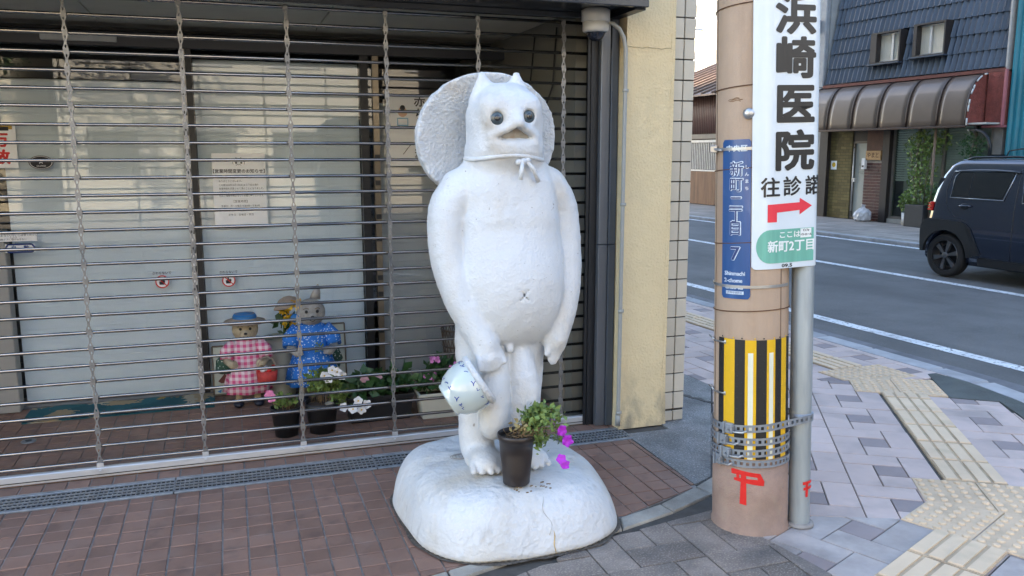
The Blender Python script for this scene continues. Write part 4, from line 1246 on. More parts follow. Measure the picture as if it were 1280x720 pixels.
# ================================================================== UTILITY POLE, STEEL POLE, SIGNS
PZR = -.618                                            # pole's local x runs to the right across the view
LEAN = -.036
POLE_AT = (2.17, 3.06, 0)
def pole_thing(name, label, cat, group=None):
    return thing(name, label, cat, POLE_AT, (0, LEAN, PZR), group)
def pole_r(z): return .1625 - .0062 * z
m_pvc = M('mesh_wrap_sheet', (.44, .325, .235), .62, var=.09, vscale=5, bump=.0014, bscale=380, stretch=(1, 1, .35),
          dirt=((.25, .15, .085), 3.2, .48, .74, .6, (2.5, 2.5, .22)), dirt2=((.50, .36, .25), 30, .56, .7, .25))
m_pvc2 = M('pole_foot', (.33, .225, .175), .8, var=.18, vscale=6, bump=.003, bscale=120, detail=8,
           dirt=((.36, .27, .20), 14, .55, .7, .5), dirt2=((.15, .11, .085), 4, .5, .72, .5))
m_wire = M('rusty_wire', (.11, .05, .025), .7, metal=.2)
m_tie = M('steel_tie', (.42, .43, .44), .35, metal=.8)
m_mastic = M('pole_joint', (.16, .105, .07), .8)
U = pole_thing('utility_pole', 'thick brown utility pole wrapped in meshed sheet beside the grey steel pole', 'utility pole')
mb = MB(); mb.lathe([(pole_r(z), z) for z in (.325, 1, 2, 3.5, 9)], 64, cap0=False); sh = mb.build('shaft', m_pvc, U, local=True)
mb = MB(); mb.lathe([(.172, -.03), (.172, .006), (.1655, .012), (.1645, .15), (.1632, .326)], 64, cap0=False); mb.build('foot', m_pvc2, U, local=True)
def arc(r, a0, a1, n): return [(r * sin(a0 + (a1 - a0) * i / n), -r * cos(a0 + (a1 - a0) * i / n)) for i in range(n + 1)]
def curved_sheet(mb, a0, a1, z0, z1, off, th=.0016, n=10, nz=1):
    rings = []
    for k in range(nz + 1):
        z = z0 + (z1 - z0) * k / nz; r = pole_r(z) + off
        o = arc(r + th, a0, a1, n); i = arc(r, a0, a1, n)[::-1]
        rings.append([(x, y, z) for x, y in o + i])
    return mb.ring(rings, smooth=False)
AX = lambda x, z=1.0: math.asin(max(-1, min(1, x / pole_r(z))))
# overlapping seam of the wrap and a few narrow lap seams
for a in (.88, -1.22):
    mb = MB(); curved_sheet(mb, a, a + .022, .34, 3.4, .0004, .0014, 2); mb.build('wrap_seam', m_mastic, sh, local=True)
for z in (2.238, 1.915, 1.583, 1.275, .985):
    mb = MB(); r = pole_r(z) + .003
    mb.tube([(r * cos(a), r * sin(a), z + .010 * cos(a + .8)) for a in np.linspace(0, 2 * pi, 41)], .0022, 6, caps=False); mb.build('binding_wire', m_wire, U, local=True)
mb = MB(); mb.lathe([(.0235, 0), (.0235, .004), (.020, .010), (.012, .0145), (.002, .016)], 20, (-.012, -pole_r(1.81) - .001, 1.808), (-.07, -1, 0)); mb.build('step_bolt', m_tie, U, local=True)
mb = MB()
for k, (x0, x1, z) in enumerate(((-.09, -.038, 1.868), (-.082, -.05, 1.872), (-.095, -.045, 1.862))):
    mb.tube([(x, -sqrt(pole_r(z) ** 2 - x * x) - .0008, z + .003 * sin(9 * x * 20)) for x in np.linspace(x0, x1, 6)], .0012, 4)
mb.build('glue_marks', M('brown_glue', (.22, .11, .04), .6), U, local=True)
# ---- yellow and black anti-collision guard
m_gy = M('guard_yellow', (.72, .43, .008), .5, var=.05, vscale=6, bump=.0004, bscale=200, dirt=((.35, .24, .05), 10, .6, .75, .4))
m_gk = M('guard_black', (.012, .012, .013), .5, var=.1)
m_gw = M('guard_reflector', (.74, .74, .60), .35, var=.05)
gx = [(-.128, -.106, 'k'), (-.106, -.062, 'y'), (-.062, -.020, 'k'), (-.020, .025, 'y'), (.025, .067, 'k'), (.067, .100, 'y'), (.100, .124, 'k'), (.124, .143, 'y'), (.143, .1535, 'k')]
GZ0, GZ1 = .345, .868
for x0, x1, c in gx:
    a0, a1 = AX(x0, .6), AX(x1, .6)
    mb = MB(); curved_sheet(mb, a0, a1, GZ0, GZ1, .002, .003, 6)
    mb.build('guard_stripe', m_gy if c == 'y' else m_gk, U, local=True)
    nb = 2 if c == 'k' else 2
    mb = MB()
    for z in np.arange(GZ0 + .03, GZ1 - .01, .048):
        for q in ((.12, .88) if c == 'y' else (.3, .7)):
            a = a0 + (a1 - a0) * q; r = pole_r(z) + .0048
            mb.lathe([(.0036, 0), (.0026, .0016), (.0006, .0022)], 6, (r * sin(a), -r * cos(a), z + .02 * (q > .5)), (sin(a), -cos(a), 0), cap0=False)
    mb.build('guard_studs', m_gy if c == 'y' else m_gk, U, local=True, kind='stuff')
for x0, x1 in ((-.008, .013), (.076, .092)):
    mb = MB(); curved_sheet(mb, AX(x0, .6), AX(x1, .6), GZ0, GZ1 - .055, .005, .0012, 4); mb.build('reflective_strip', m_gw, U, local=True)
# ---- steel tie bands with their tails on the left edge
for z, x in ((.847, -.1), (.620, -.1)):
    mb = MB(); r = pole_r(z) + .0055
    mb.tube([(r * sin(a), -r * cos(a), z + .012 * (a + 1)) for a in np.linspace(-1.7, -.70, 12)], .0040, 6); mb.ell((r * sin(-.69), -r * cos(-.69), z + .004), (.006, .004, .010), 8, 6)
    mb.tube([(-r - .012, -.02, z + .012), (-r + .01, -.06, z)], .005, 6)
    mb.build('tie_band', m_tie, U, local=True)
for z in (1.095, 1.668):
    mb = MB(); curved_sheet(mb, -1.75, 1.2, z - .006, z + .006, .0065 if z > 1.2 else .0045, .0012, 24); mb.build('tie_band', m_tie, U, local=True)
mb = MB(); mb.box(-.172, -.140, -.085, -.060, 1.655, 1.685); mb.tube([(-.162, -.07, 1.672), (-.12, -.12, 1.664)], .006, 6); mb.build('tie_buckle', m_tie, U, local=True, bevel=.003)
# ---- perforated strapping round both poles, four turns
m_strap = M('galvanised_strap', (.30, .33, .37), .5, metal=.55, var=.15, vscale=20, dirt=((.18, .19, .2), 20, .55, .7, .4))
def strap_path(z, wide):
    """closed outline of the band; the widest turn also takes in the steel pole"""
    pts = []
    r = pole_r(z) + .0085
    if not wide:
        return [(r * sin(a), -r * cos(a)) for a in np.linspace(-pi, pi, 57)]
    r2 = .0465 + .004
    pts = [(r * sin(a), -r * cos(a)) for a in np.linspace(-pi * .93, pi * .20, 36)]
    pts += [(.215 + r2 * sin(a), .02 - r2 * cos(a)) for a in np.linspace(pi * .22, pi * .85, 14)]
    return pts + pts[:1]
def strap(z, wide, slope, name='strap_band'):
    pts = strap_path(z, wide); n = len(pts)
    # resample to equal steps, with square holes every other step
    P_ = [Vector((x, y, 0)) for x, y in pts]; L_ = [0]
    for i in range(1, n): L_.append(L_[-1] + (P_[i] - P_[i - 1]).length)
    tot = L_[-1]; step = .0125; m_ = int(tot / step) // 2 * 2
    Q_ = []
    for k in range(m_ + 1):
        t = tot * k / m_; i = max(j for j in range(n) if L_[j] <= t + 1e-9); i = min(i, n - 2)
        Q_.append(P_[i].lerp(P_[i + 1], (t - L_[i]) / max(L_[i + 1] - L_[i], 1e-6)))
    mb = MB(); w = .0165; hw = .0072
    zz = lambda p: z + slope * p.x
    for k in range(m_):
        a, b = Q_[k], Q_[k + 1]
        bands = [(-w, -hw), (hw, w)] if k % 2 else [(-w, w)]
        d = (b - a).normalized(); nrm = Vector((-d.y, d.x, 0)) * -.0016
        if nrm.dot(a) < 0 and not wide: nrm = -nrm
        for q0, q1 in bands:
            vs = [(a.x, a.y, zz(a) + q0), (b.x, b.y, zz(b) + q0), (b.x, b.y, zz(b) + q1), (a.x, a.y, zz(a) + q1)]
            vs += [(x + nrm.x, y + nrm.y, q) for x, y, q in vs]
            mb.add(vs, [(3, 2, 1, 0), (4, 5, 6, 7), (0, 1, 5, 4), (2, 3, 7, 6), (1, 2, 6, 5), (3, 0, 4, 7)])
    return mb.build(name, m_strap, U, local=True)
for z, wide, slope, bx in ((.482, True, .06, -.078), (.424, False, .02, -.100), (.372, False, .05, -.088), (.325, False, .0, -.118)):
    sb = strap(z, wide, slope)
    a = AX(bx, z); r = pole_r(z) + .010; c = Vector((r * sin(a), -r * cos(a), z + slope * bx))
    R_ = Matrix.Rotation(a, 3, 'Z')
    mb = MB()
    for bx0, bx1, by0, by1, bz0, bz1 in ((-.020, .020, -.012, .004, -.023, .023), (-.026, -.016, -.020, .002, -.027, .027), (.012, .024, -.022, 0, -.016, .016)):
        k0 = len(mb.v); mb.box(bx0, bx1, by0, by1, bz0, bz1)
        mb.v[k0:] = [tuple(c + R_ @ Vector(v)) for v in mb.v[k0:]]
    mb.build('buckle', m_strap, sb, local=True, bevel=.003, seg=2)
    mb = MB(); mb.tube([tuple(c + R_ @ Vector(v)) for v in ((.0, -.012, -.004), (.03, -.016, -.010), (.07, -.013, -.006), (.085, -.006, .004))], .0045, 8); mb.build('clamp_screw', m_tie, sb, local=True)
# ---- red tape sign stuck on the pole
m_tape = M('red_tape', (.66, .022, .018), .45, var=.08, vscale=20)
def on_pole(x, z, off=.003):
    r = pole_r(z) + off; a = AX(x, z); return (r * sin(a), -r * cos(a), z)
def tape(mb, pts, fn):
    bend(mb, list(pts), [tuple(range(len(pts)))], fn, .008)
for k, (pts, off) in enumerate(([((-.074, .294), (-.064, .296), (.045, .281), (.046, .262), (-.028, .272), (-.073, .272)), .0030], [((-.062, .245), (-.040, .241), (.060, .225), (.062, .246), (.03, .254), (-.040, .258), (-.062, .256)), .0036],
        [((-.033, .278), (-.012, .276), (-.010, .136), (-.038, .141)), .0042], [((.030, .284), (.046, .280), (.062, .246), (.060, .226), (.040, .232)), .0048], [((-.052, .275), (-.040, .275), (-.040, .245), (-.052, .248)), .0050])):
    mb = MB(); pp_ = clip_poly(list(pts), []); tape(mb, pp_, lambda x, z: on_pole(x, z, off)); mb.build('tape_strip', m_tape, U, local=True, recalc=False)

# ---- grey steel pole behind the sign
G = thing('steel_pole', 'slim grey galvanised steel pole strapped to the right of the brown utility pole', 'pole', POLE_AT, (0, LEAN, PZR))
m_gpole = M('weathered_zinc', (.34, .375, .385), .55, metal=.45, var=.14, vscale=5, stretch=(3, 3, .4), dirt=((.22, .245, .25), 9, .5, .72, .55, (2, 2, .3)), dirt2=((.50, .53, .54), 4, .55, .72, .4, (2, 2, .2)))
mb = MB(); mb.lathe([(.0465, .0), (.0465, 4.5)], 32, (.213, .02, 0), cap0=False); mb.build('tube', m_gpole, G, local=True)
mb = MB(); mb.lathe([(.062, -.004), (.060, .004), (.048, .010)], 28, (.216, .02, 0), cap0=False); mb.build('mortar_collar', m_mortar, G, local=True)
def on_steel(x, z, off=.0015):
    r = .0465 + off; a = math.asin(max(-1, min(1, (x - .216) / r))); return (.216 + r * sin(a), .02 - r * cos(a), z)
for pts in (((.226, .207), (.262, .212), (.262, .199), (.226, .193)), ((.229, .181), (.262, .187), (.262, .174), (.229, .168)), ((.238, .205), (.249, .207), (.248, .137), (.238, .137))):
    mb = MB(); tape(mb, pts, on_steel); mb.build('tape_strip', m_tape, G, local=True, recalc=False)
mb = MB(); mb.lathe([(.0485, .485), (.0485, .515)], 28, (.216, .02, 0)); mb.build('zinc_band', m_strap, G, local=True)

# ---- clinic sign wrapped over both poles
m_sign = M('sign_white', (.66, .73, .78), .22, var=.02, coat=.3, dirt=((.52, .57, .60), 4, .6, .8, .3))
m_sink = M('sign_black', (.012, .013, .016), .3)
m_sred = M('sign_red', (.75, .035, .06), .4, var=.05)
m_sgreen = M('sign_green', (.15, .42, .33), .4, var=.12, vscale=10, stretch=(6, 1, .3))
m_swhite = M('sign_lettering_white', (.82, .86, .86), .4)
V = thing('clinic_sign', 'long white clinic sign with black characters and red arrow wrapped over both poles', 'sign', POLE_AT, (0, LEAN, PZR))
# plan outline: tangent run from the front of the thick pole over to the steel pole, then round it
rS = .0465 + .004
plan = []
fx0, fy0 = .002, -(pole_r(1.6) + .0055)
fx1, fy1 = .216 + rS * sin(.40), .02 - rS * cos(.40)
R1 = pole_r(1.2) + .0058
TA = radians(35.5)                                      # common tangent of the two poles
for a in np.linspace(.012, TA, 14): plan.append((R1 * sin(a), -R1 * cos(a)))
for a in np.linspace(TA, pi * .5, 12): plan.append((.213 + rS * sin(a), .02 - rS * cos(a)))
PL = [p[0] for p in plan]
def on_sign(xx, z, off=.0014):
    xx = xx * (1 + .09 * max(0, xx))
    s_ = min(max(xx, PL[0]), PL[-1] - 1e-6); i = max(j for j in range(len(PL) - 1) if PL[j] <= s_)
    t = (s_ - PL[i]) / (PL[i + 1] - PL[i]); x = plan[i][0] + (plan[i + 1][0] - plan[i][0]) * t; y = plan[i][1] + (plan[i + 1][1] - plan[i][1]) * t
    dx, dy = plan[i + 1][0] - plan[i][0], plan[i + 1][1] - plan[i][1]; l = hypot(dx, dy)
    return (x + dy / l * off, y - dx / l * off, z)
mb = MB(); ncol = 40; zt, zb = 3.35, 1.168; rc = .022
cols = []
for k in range(ncol + 1):
    s_ = .002 + .2595 * sin(pi / 2 * k / ncol) if k > ncol * .3 else .002 + .2595 * sin(pi / 2 * .3) * k / (ncol * .3)
    s_ = min(s_, .2585)
    drop = rc - sqrt(max(0, rc * rc - (rc - min(s_, rc)) ** 2))
    cols.append((s_, zb + drop))
rings = []
for s_, z0 in cols:
    a, b = on_sign(s_, 0, 0), on_sign(s_, 0, -.0022)
    rings.append([(a[0], a[1], z0), (a[0], a[1], zt), (b[0], b[1], zt), (b[0], b[1], z0)])
mb.ring(rings, smooth=False); mb.build('panel', m_sign, V, local=True)
SC = .1595                                              # centre line of the lettering along the sheet
big4 = [(c, .1635, z) for c, z in (('浜', 2.185), ('崎', 2.012), ('医', 1.829), ('院', 1.641))]
mb = MB()
for k in range(11):                                     # thick round strokes: the characters set ten times round a small circle
    dx, dz = (.0052 * cos(k * pi / 5), .0052 * sin(k * pi / 5)) if k < 10 else (0, 0)
    for c, x, z in big4:
        vs, fs = text_geo(c, .168, .0008, 'CENTER', .93)
        bend(mb, [(x + dx + a, z + dz + b) for a, b in vs], fs, lambda p, q, k=k: on_sign(p, q, .0014 + .00006 * k), .008)
mb.build('clinic_lettering', m_sink, V, local=True, recalc=False)
text_part('visit_lettering', [('往', .074, 1.500, .084, .0018, .92), ('診', .158, 1.502, .084, .0018, .86), ('諾', .238, 1.502, .084, .0018, .72)], m_sink, V, on_sign, step=.008)
mb = MB(); ar = [(.064, 1.363), (.100, 1.363), (.100, 1.402), (.188, 1.408), (.188, 1.389), (.236, 1.424), (.188, 1.458), (.188, 1.440), (.064, 1.436)]
bend(mb, ar, [(0, 1, 2, 8), (2, 3, 7, 8), (3, 4, 5), (3, 5, 7), (5, 6, 7)], on_sign, .008); mb.build('red_arrow', m_sred, V, local=True, recalc=False)
mb = MB(); gpoly = [(.075 - .055 * cos(a), 1.262 + .070 * sin(a)) for a in np.linspace(-pi / 2, pi / 2, 13)]
N_ = 10
top = [(.075 + (.262 - .075) * i / N_, 1.332) for i in range(N_ + 1)]
bend(mb, gpoly + [(.2450, 1.192), (.2450, 1.332)][::1], [tuple(range(13)) + (14, 13)], on_sign, .006)
mb.build('green_field', m_sgreen, V, local=True, recalc=False)
osg = lambda x, z: on_sign(x, z, .0024)
text_part('place_lettering', [('新町2丁目', .158, 1.258, .052, .0012, .80), ('ここは', .150, 1.307, .030, .0008, .95)], m_swhite, V, osg, step=.008)
mb = MB(); bend(mb, [(.192, 1.292), (.235, 1.292), (.235, 1.330), (.192, 1.330)], [(0, 1, 2, 3)], osg, .006); st_ = mb.build('small_label', m_swhite, V, local=True, recalc=False)
text_part('label_lettering', [('ｲﾝﾌｫ', .214, 1.322, .013, .0005, 1), ('パトロール', .214, 1.304, .011, .0005, .8)], m_sink, V, lambda x, z: on_sign(x, z, .0032), step=.006)
text_part('date_lettering', [('09.5', .142, 1.179, .019, .0006, 1.3)], m_sink, V, on_sign, step=.008)

# ---- blue address plate bent round the pole
A = thing('address_plate', 'narrow blue vertical address plate bent round the brown pole', 'address plate', POLE_AT, (0, LEAN, PZR))
m_blue = M('plate_blue', (.013, .072, .23), .3, var=.08, vscale=8, stretch=(5, 5, .6), coat=.3, dirt=((.10, .20, .42), 9, .60, .78, .4))
def on_plate(x, z, off=.0046):
    z_ = z; r = pole_r(z_) + off; a = AX(-.1165, 1.4) + (x + .1165) / pole_r(1.4) * 1.0 if False else AX(x, 1.4)
    return (r * sin(a), -r * cos(a), z_)
# rounded corners
a0, a1 = AX(-.1145, 1.4), AX(-.0015, 1.4)
mb = MB(); z0, z1 = 1.043, 1.706; nn = 16; cr = .012; rings = []
for k in range(nn + 1):
    a = a0 + (a1 - a0) * k / nn; d_ = min(k, nn - k) / nn * (a1 - a0) * .16; dr = 0 if d_ > cr else cr - sqrt(cr * cr - (cr - d_) ** 2)
    ring = []
    for off, z in ((.0022, z0 + dr), (.0022, z1 - dr), (.0038, z1 - dr), (.0038, z0 + dr)):
        r = pole_r(z) + off; ring.append((r * sin(a), -r * cos(a), z))
    rings.append(ring)
mb.ring(rings, smooth=False); mb.build('plate', m_blue, A, local=True)
m_pl = M('plate_white', (.55, .64, .74), .4, var=.25, vscale=60)
m_pd = M('plate_navy', (.012, .035, .15), .3)
big = [('新', -.0575, 1.582), ('町', -.0585, 1.518), ('二', -.0595, 1.445), ('丁', -.0605, 1.390), ('目', -.0610, 1.337)]
text_part('street_lettering', [(c, x, z, .064, .0034, .86) for c, x, z in big] + [('7', -.062, 1.232, .078, .0038, 1)], m_pl, A, on_plate, step=.008)
text_part('street_lettering', [(c, x - .0015, z - .001, .064, .0006, .86) for c, x, z in big] + [('7', -.0635, 1.232, .078, .0012, 1)], m_pd, A, lambda x, z: on_plate(x, z, .0054), step=.008)
text_part('ward_lettering', [('中', -.088, 1.668, .028, .0010, 1), ('央', -.059, 1.668, .028, .0010, 1), ('区', -.030, 1.668, .028, .0010, 1)], m_pl, A, on_plate, step=.008)
text_part('kana_lettering', [(c, -.018, 1.592 - .029 * i, .017, .0005, 1) for i, c in enumerate('しんまち')], m_pl, A, on_plate, step=.008)
text_part('roman_lettering', [('Shinmachi', -.0625, 1.150, .0235, .0008, .86), ('2-chome', -.0685, 1.120, .0235, .0008, .86), ('Chuo-ku', -.0655, 1.090 + .002, .0235, .0008, .86)], m_pl, A, on_plate, step=.008)
mb = MB()
for i in range(6):
    x0, x1 = -.097 + .07 * i / 6, -.097 + .07 * (i + 1) / 6
    mb.add([on_plate(x0, 1.062), on_plate(x1, 1.062), on_plate(x1, 1.076), on_plate(x0, 1.076)], [(0, 1, 2, 3)])
mb.build('white_field', m_pl, A, local=True, recalc=False)
text_part('field_lettering', [('大阪市中央区', -.062, 1.069, .0105, .0003, .95)], m_pd, A, lambda x, z: on_plate(x, z, .0054), step=.008)
# ================================================================== ACROSS THE STREET (local x = across, y = along)
def street_thing(name, label, cat, u, s, z=0, group=None, dr=0):
    return thing(name, label, cat, st(u, s, z), (0, 0, ANG + dr), group)
m_rooft = M('slate_blue_roof_tile', (.055, .072, .10), .30, var=.15, vscale=4, rnd=.16, bump=.0015, bscale=60, dirt=((.11, .12, .13), 5, .6, .78, .4))
m_rust = M('maroon_timber', (.13, .035, .025), .7, var=.25, vscale=6)
m_bronze = M('bronze_awning', (.10, .070, .050), .48, metal=.15, var=.10, vscale=2, coat=.25)
m_brz_rib = M('bronze_rib', (.05, .028, .02), .4, metal=.3)
m_oliveb = M('olive_brick', (.15, .12, .045), .8, var=.15, vscale=8, rnd=.25)
m_redb = M('maroon_brick', (.075, .022, .018), .6, var=.2, vscale=8, rnd=.3)
m_pmort = M('pale_mortar', (.36, .33, .29), .9)
m_omort = M('olive_mortar', (.10, .085, .04), .9)
m_wframe = M('aluminium_window_frame', (.50, .50, .50), .4, metal=.4)
m_curt = M('cream_curtain', (.78, .70, .56), .85, var=.10, vscale=10, stretch=(1, 12, .3))
m_wdark = M('dark_timber', (.028, .022, .02), .6)
m_teal = M('teal_sheeting', (.015, .20, .26), .45, var=.12, vscale=2, dirt=((.02, .13, .16), 3, .5, .75, .5, (1, 1, .3)))
m_redst = M('red_stucco', (.22, .06, .045), .9, var=.25, vscale=10, bump=.02, bscale=40)
m_oglass = glass_mat('shopfront_glass', (.80, .86, .84), 1.5)
m_wglass = glass_mat('house_glass', (.97, .97, .97), 1.5)
m_inside = M('unlit_room', (.045, .045, .04), .9)
F0 = 15.70
H1 = street_thing('tiled_shop_house', 'two storey house with slate blue tiled front and bronze awning across the street', 'building', F0, 14.8)
LH = lambda s: s - 14.8                                  # along, in the house's own frame
# walls behind
mb = MB(); mb.box(.62, 8, LH(12.30), LH(17.42), 3.2, 7.2); mb.box(.9, 8, LH(12.3), LH(17.42), -.02, 3.2); mb.box(.02, .9, LH(17.20), LH(17.42), 0, 3.2); mb.box(.05, .9, LH(12.30), LH(12.50), 0, 3.2)
mb.build('wall', M('house_render', (.22, .21, .19), .9), H1, local=True)
# tiled mansard: every tile on its own
wins = [(15.05, 15.93, 3.72, 4.44), (13.83, 14.68, 3.76, 4.48)]
def roof_x(z): return .02 + (z - 3.36) * .16
pitch_z, tw_ = .372, .149
def tile_mesh():
    mb = MB(); n = 9; H_ = .40
    prof_ = [(-tw_ / 2 + tw_ * i / n, .018 * cos(2 * pi * i / n + .6) + (.012 if i in (n - 1,) else 0)) for i in range(n + 1)]
    rings = []
    for z, dx in ((0, -.034), (H_, 0)):
        top = [(dx - h, y, z) for y, h in prof_]; bot = [(dx - h + .016, y, z) for y, h in prof_][::-1]
        rings.append(top + bot)
    mb.ring(rings, smooth=False); me = mb.mesh('roof_tile')
    bm = bmesh.new(); bm.from_mesh(me); bmesh.ops.recalc_face_normals(bm, faces=bm.faces); bm.to_mesh(me); bm.free()
    me.materials.append(m_rooft); return me
me_tile = tile_mesh()
mb = MB(); rings = []
for z in (3.30, 7.0):
    rings.append([(roof_x(z) + .24, LH(12.32), z), (roof_x(z) + .24, LH(17.40), z), (roof_x(z) + .45, LH(17.40), z), (roof_x(z) + .45, LH(12.32), z)])
mb.ring(rings, smooth=False); roof = mb.build('tiled_front', m_rooft, H1, local=True)
tilt = atan(.16)
for r_ in range(7):
    z = 3.36 + pitch_z * r_
    for c_ in range(34):
        s_ = 12.40 + tw_ * c_
        if any(a - .03 < s_ < b + .03 and z + .33 > c and z < d - .02 for a, b, c, d in wins): continue
        o = link('roof_tile', me_tile, roof); o.location = (roof_x(z) + .03, LH(s_), z)
        o.rotation_euler = (rng.normal(0, .004), tilt + rng.normal(0, .006), 0)
def frame_box(mb, x0, x1, y0, y1, z0, z1, w):
    mb.box(x0, x1, y0, y1, z0, z0 + w); mb.box(x0, x1, y0, y1, z1 - w, z1); mb.box(x0, x1, y0, y0 + w, z0 + w, z1 - w); mb.box(x0, x1, y1 - w, y1, z0 + w, z1 - w)
for i, (a, b, z0, z1) in enumerate(wins):
    y0, y1 = LH(a), LH(b)
    mb = MB(); frame_box(mb, -.02, .22, y0, y1, z0, z1, .035); w = mb.build('window', m_wdark, H1, local=True)
    mb = MB(); frame_box(mb, .10, .14, y0 + .036, y1 - .036, z0 + .036, z1 - .036, .032); ym = y0 + (y1 - y0) * (.35 if i == 0 else .55); mb.box(.085, .125, ym - .03, ym + .03, z0 + .069, z1 - .069); mb.build('sash', m_wframe, w, local=True)
    mb = MB(); mb.box(.112, .117, y0 + .06, y1 - .06, z0 + .06, z1 - .06); mb.build('pane', m_wglass, w, local=True)
    mb = MB(); ys = np.linspace(y0 + .05, y1 - .05, 22); mb.add([(.128 + .010 * (k % 2), y, z) for z in (z0 + .04, z1 - .04) for k, y in enumerate(ys)], [(k, k + 1, k + 23, k + 22) for k in range(21)], True); mb.build('curtain', m_curt, w, local=True)
    mb = MB(); mb.box(.19, .21, y0, y1, z0, z1); mb.build('room_dark', m_inside, w, local=True)
    mb = MB(); mb.box(-.10, .06, y0 - .04, y1 + .04, z0 - .035, z0 - .002); mb.build('sill', m_rooft, w, local=True, bevel=.006)
    mb = MB(); mb.box(-.03, .12, y1 - .19 if i == 0 else y1 - .10, y1 - .036, z0 + .04, z1 - .04); mb.build('shutter_box', m_wdark, w, local=True)
mb = MB(); mb.box(-.02, .25, LH(12.28), LH(12.32), 3.3, 7); mb.build('verge_board', M('pale_verge', (.42, .40, .37), .8), H1, local=True)
mb = MB(); mb.box(-.04, .1, LH(12.3), LH(17.42), 3.265, 3.335); mb.build('eaves_board', m_rust, H1, local=True)
# awning: curved bronze sheets between ribs
def awn(t): a = t * pi / 2; return (-.46 * sin(a) ** 1.0 * 1.0, 2.20 + 1.05 * cos(a) ** .85 if t < 1 else 2.20)
prof_a = [(-.50 * (1 - (1 - t) ** 2.2), 3.25 - 1.05 * t ** 1.7) for t in np.linspace(0, 1, 13)]
ribs = [12.74, 13.42, 14.22, 15.06, 15.88, 16.66, 17.02, 17.42]
ribs = [12.74, 13.45, 14.26, 15.08, 15.90, 16.70, 17.45]
for i in range(len(ribs) - 1):
    a, b = LH(ribs[i]) + .008, LH(ribs[i + 1]) - .008; mb = MB(); ny = 5
    rings = [[(x + .004 * sin(pi * j / ny), a + (b - a) * j / ny, z) for j in range(ny + 1)] + [(x + .012, a + (b - a) * j / ny, z - .012) for j in range(ny, -1, -1)] for x, z in prof_a]
    mb.ring(rings, smooth=True); mb.build('awning_sheet', m_bronze, H1, local=True)
for s_ in ribs:
    mb = MB(); mb.tube([(x - .008, LH(s_), z + .006) for x, z in prof_a], .016, 6); mb.build('awning_rib', m_brz_rib, H1, local=True)
mb = MB(); mb.box(-.525, -.475, LH(12.72), LH(17.46), 2.155, 2.20); mb.build('awning_rail', m_brz_rib, H1, local=True, bevel=.006)
mb = MB(); mb.add([(x, LH(12.735), z) for x, z in prof_a] + [(0.05, LH(12.735), 2.2)] + [(x, LH(12.715), z) for x, z in prof_a] + [(0.05, LH(12.715), 2.2)],
    [tuple(range(14)), tuple(range(27, 13, -1))] + [(i, i + 14, (i + 1) % 14 + 14, (i + 1) % 14) for i in range(14)]); mb.build('awning_end', m_redst, H1, local=True)
mb = MB()
for k in range(len(prof_a) - 1):
    (x0, z0), (x1, z1) = prof_a[k], prof_a[k + 1]
    if k % 3 != 1: mb.tube([(x0 - .012, LH(12.70), z0), (x1 - .012 + rng.normal(0, .006), LH(12.70), z1)], .017, 5)
mb.build('peeling_edge', M('peeling_white', (.6, .6, .58), .8), H1, local=True)
mb = MB(); mb.prism([(-.05, LH(12.24)), (.3, LH(12.24)), (.3, LH(12.66)), (-.05, LH(12.66))], 2.20, 3.26); mb.build('red_end_wall', m_redst, H1, local=True)
mb = MB(); mb.box(-.10, -.052, LH(12.21), LH(12.26), 2.17, 3.30); mb.box(-.10, .2, LH(12.21), LH(12.69), 2.155, 2.198); mb.build('red_end_trim', M('pink_trim', (.40, .14, .15), .6), H1, local=True)
# soffit and lintel under the awning
mb = MB(); mb.box(-.46, .9, LH(12.3), LH(17.4), 2.215, 2.25); mb.build('awning_ceiling', M('pale_ceiling', (.5, .48, .44), .8), H1, local=True)
# olive brick wall, laid brick by brick
def brick_wall(y0, y1, z0, z1, x, bw, bh, mat, mort, name):
    mb = MB(); mb.box(x, x + .10, y0, y1, z0, z1); bk = mb.build(name, mort, H1, local=True)
    t_ = MB(); t_.box(-.008, .03, -bw / 2 + .006, bw / 2 - .006, .006, bh - .006); me = t_.mesh('brick'); me.materials.append(mat)
    th = MB(); th.box(-.008, .03, -bw / 4 + .006, bw / 4 - .006, .006, bh - .006); me2 = th.mesh('brick'); me2.materials.append(mat)
    for r_ in range(int((z1 - z0) / bh)):
        y = y0 + (0 if r_ % 2 else bw / 2)
        if not r_ % 2:
            o = link('brick', me2, bk); o.location = (x, y0 + bw / 4, z0 + bh * r_)
        while y + bw <= y1 + .001:
            o = link('brick', me, bk); o.location = (x + rng.normal(0, .0015), y + bw / 2, z0 + bh * r_); y += bw
        if y1 - y > bw * .4:
            o = link('brick', me2, bk); o.location = (x, y + bw / 4, z0 + bh * r_)
brick_wall(LH(16.42), LH(17.20), 0, 2.2, .10, .195, .075, m_oliveb, m_omort, 'olive_brick_wall')
brick_wall(LH(15.36), LH(15.90), 0, 1.47, .02, .18, .074, m_redb, m_pmort, 'brick_pier')
mb = MB(); mb.box(.05, .14, LH(15.36), LH(15.90), 1.472, 2.2); mb.build('pier_timber', M('brown_timber', (.10, .045, .03), .7, var=.2, vscale=8), H1, local=True)
mb = MB(); mb.box(-.02, .10, LH(17.16), LH(17.44), 0, 2.2); mb.build('dark_post', m_wdark, H1, local=True)
mb = MB(); mb.box(-.03, .10, LH(15.13), LH(15.33), 0, 2.2); mb.build('dark_post', m_wdark, H1, local=True); 
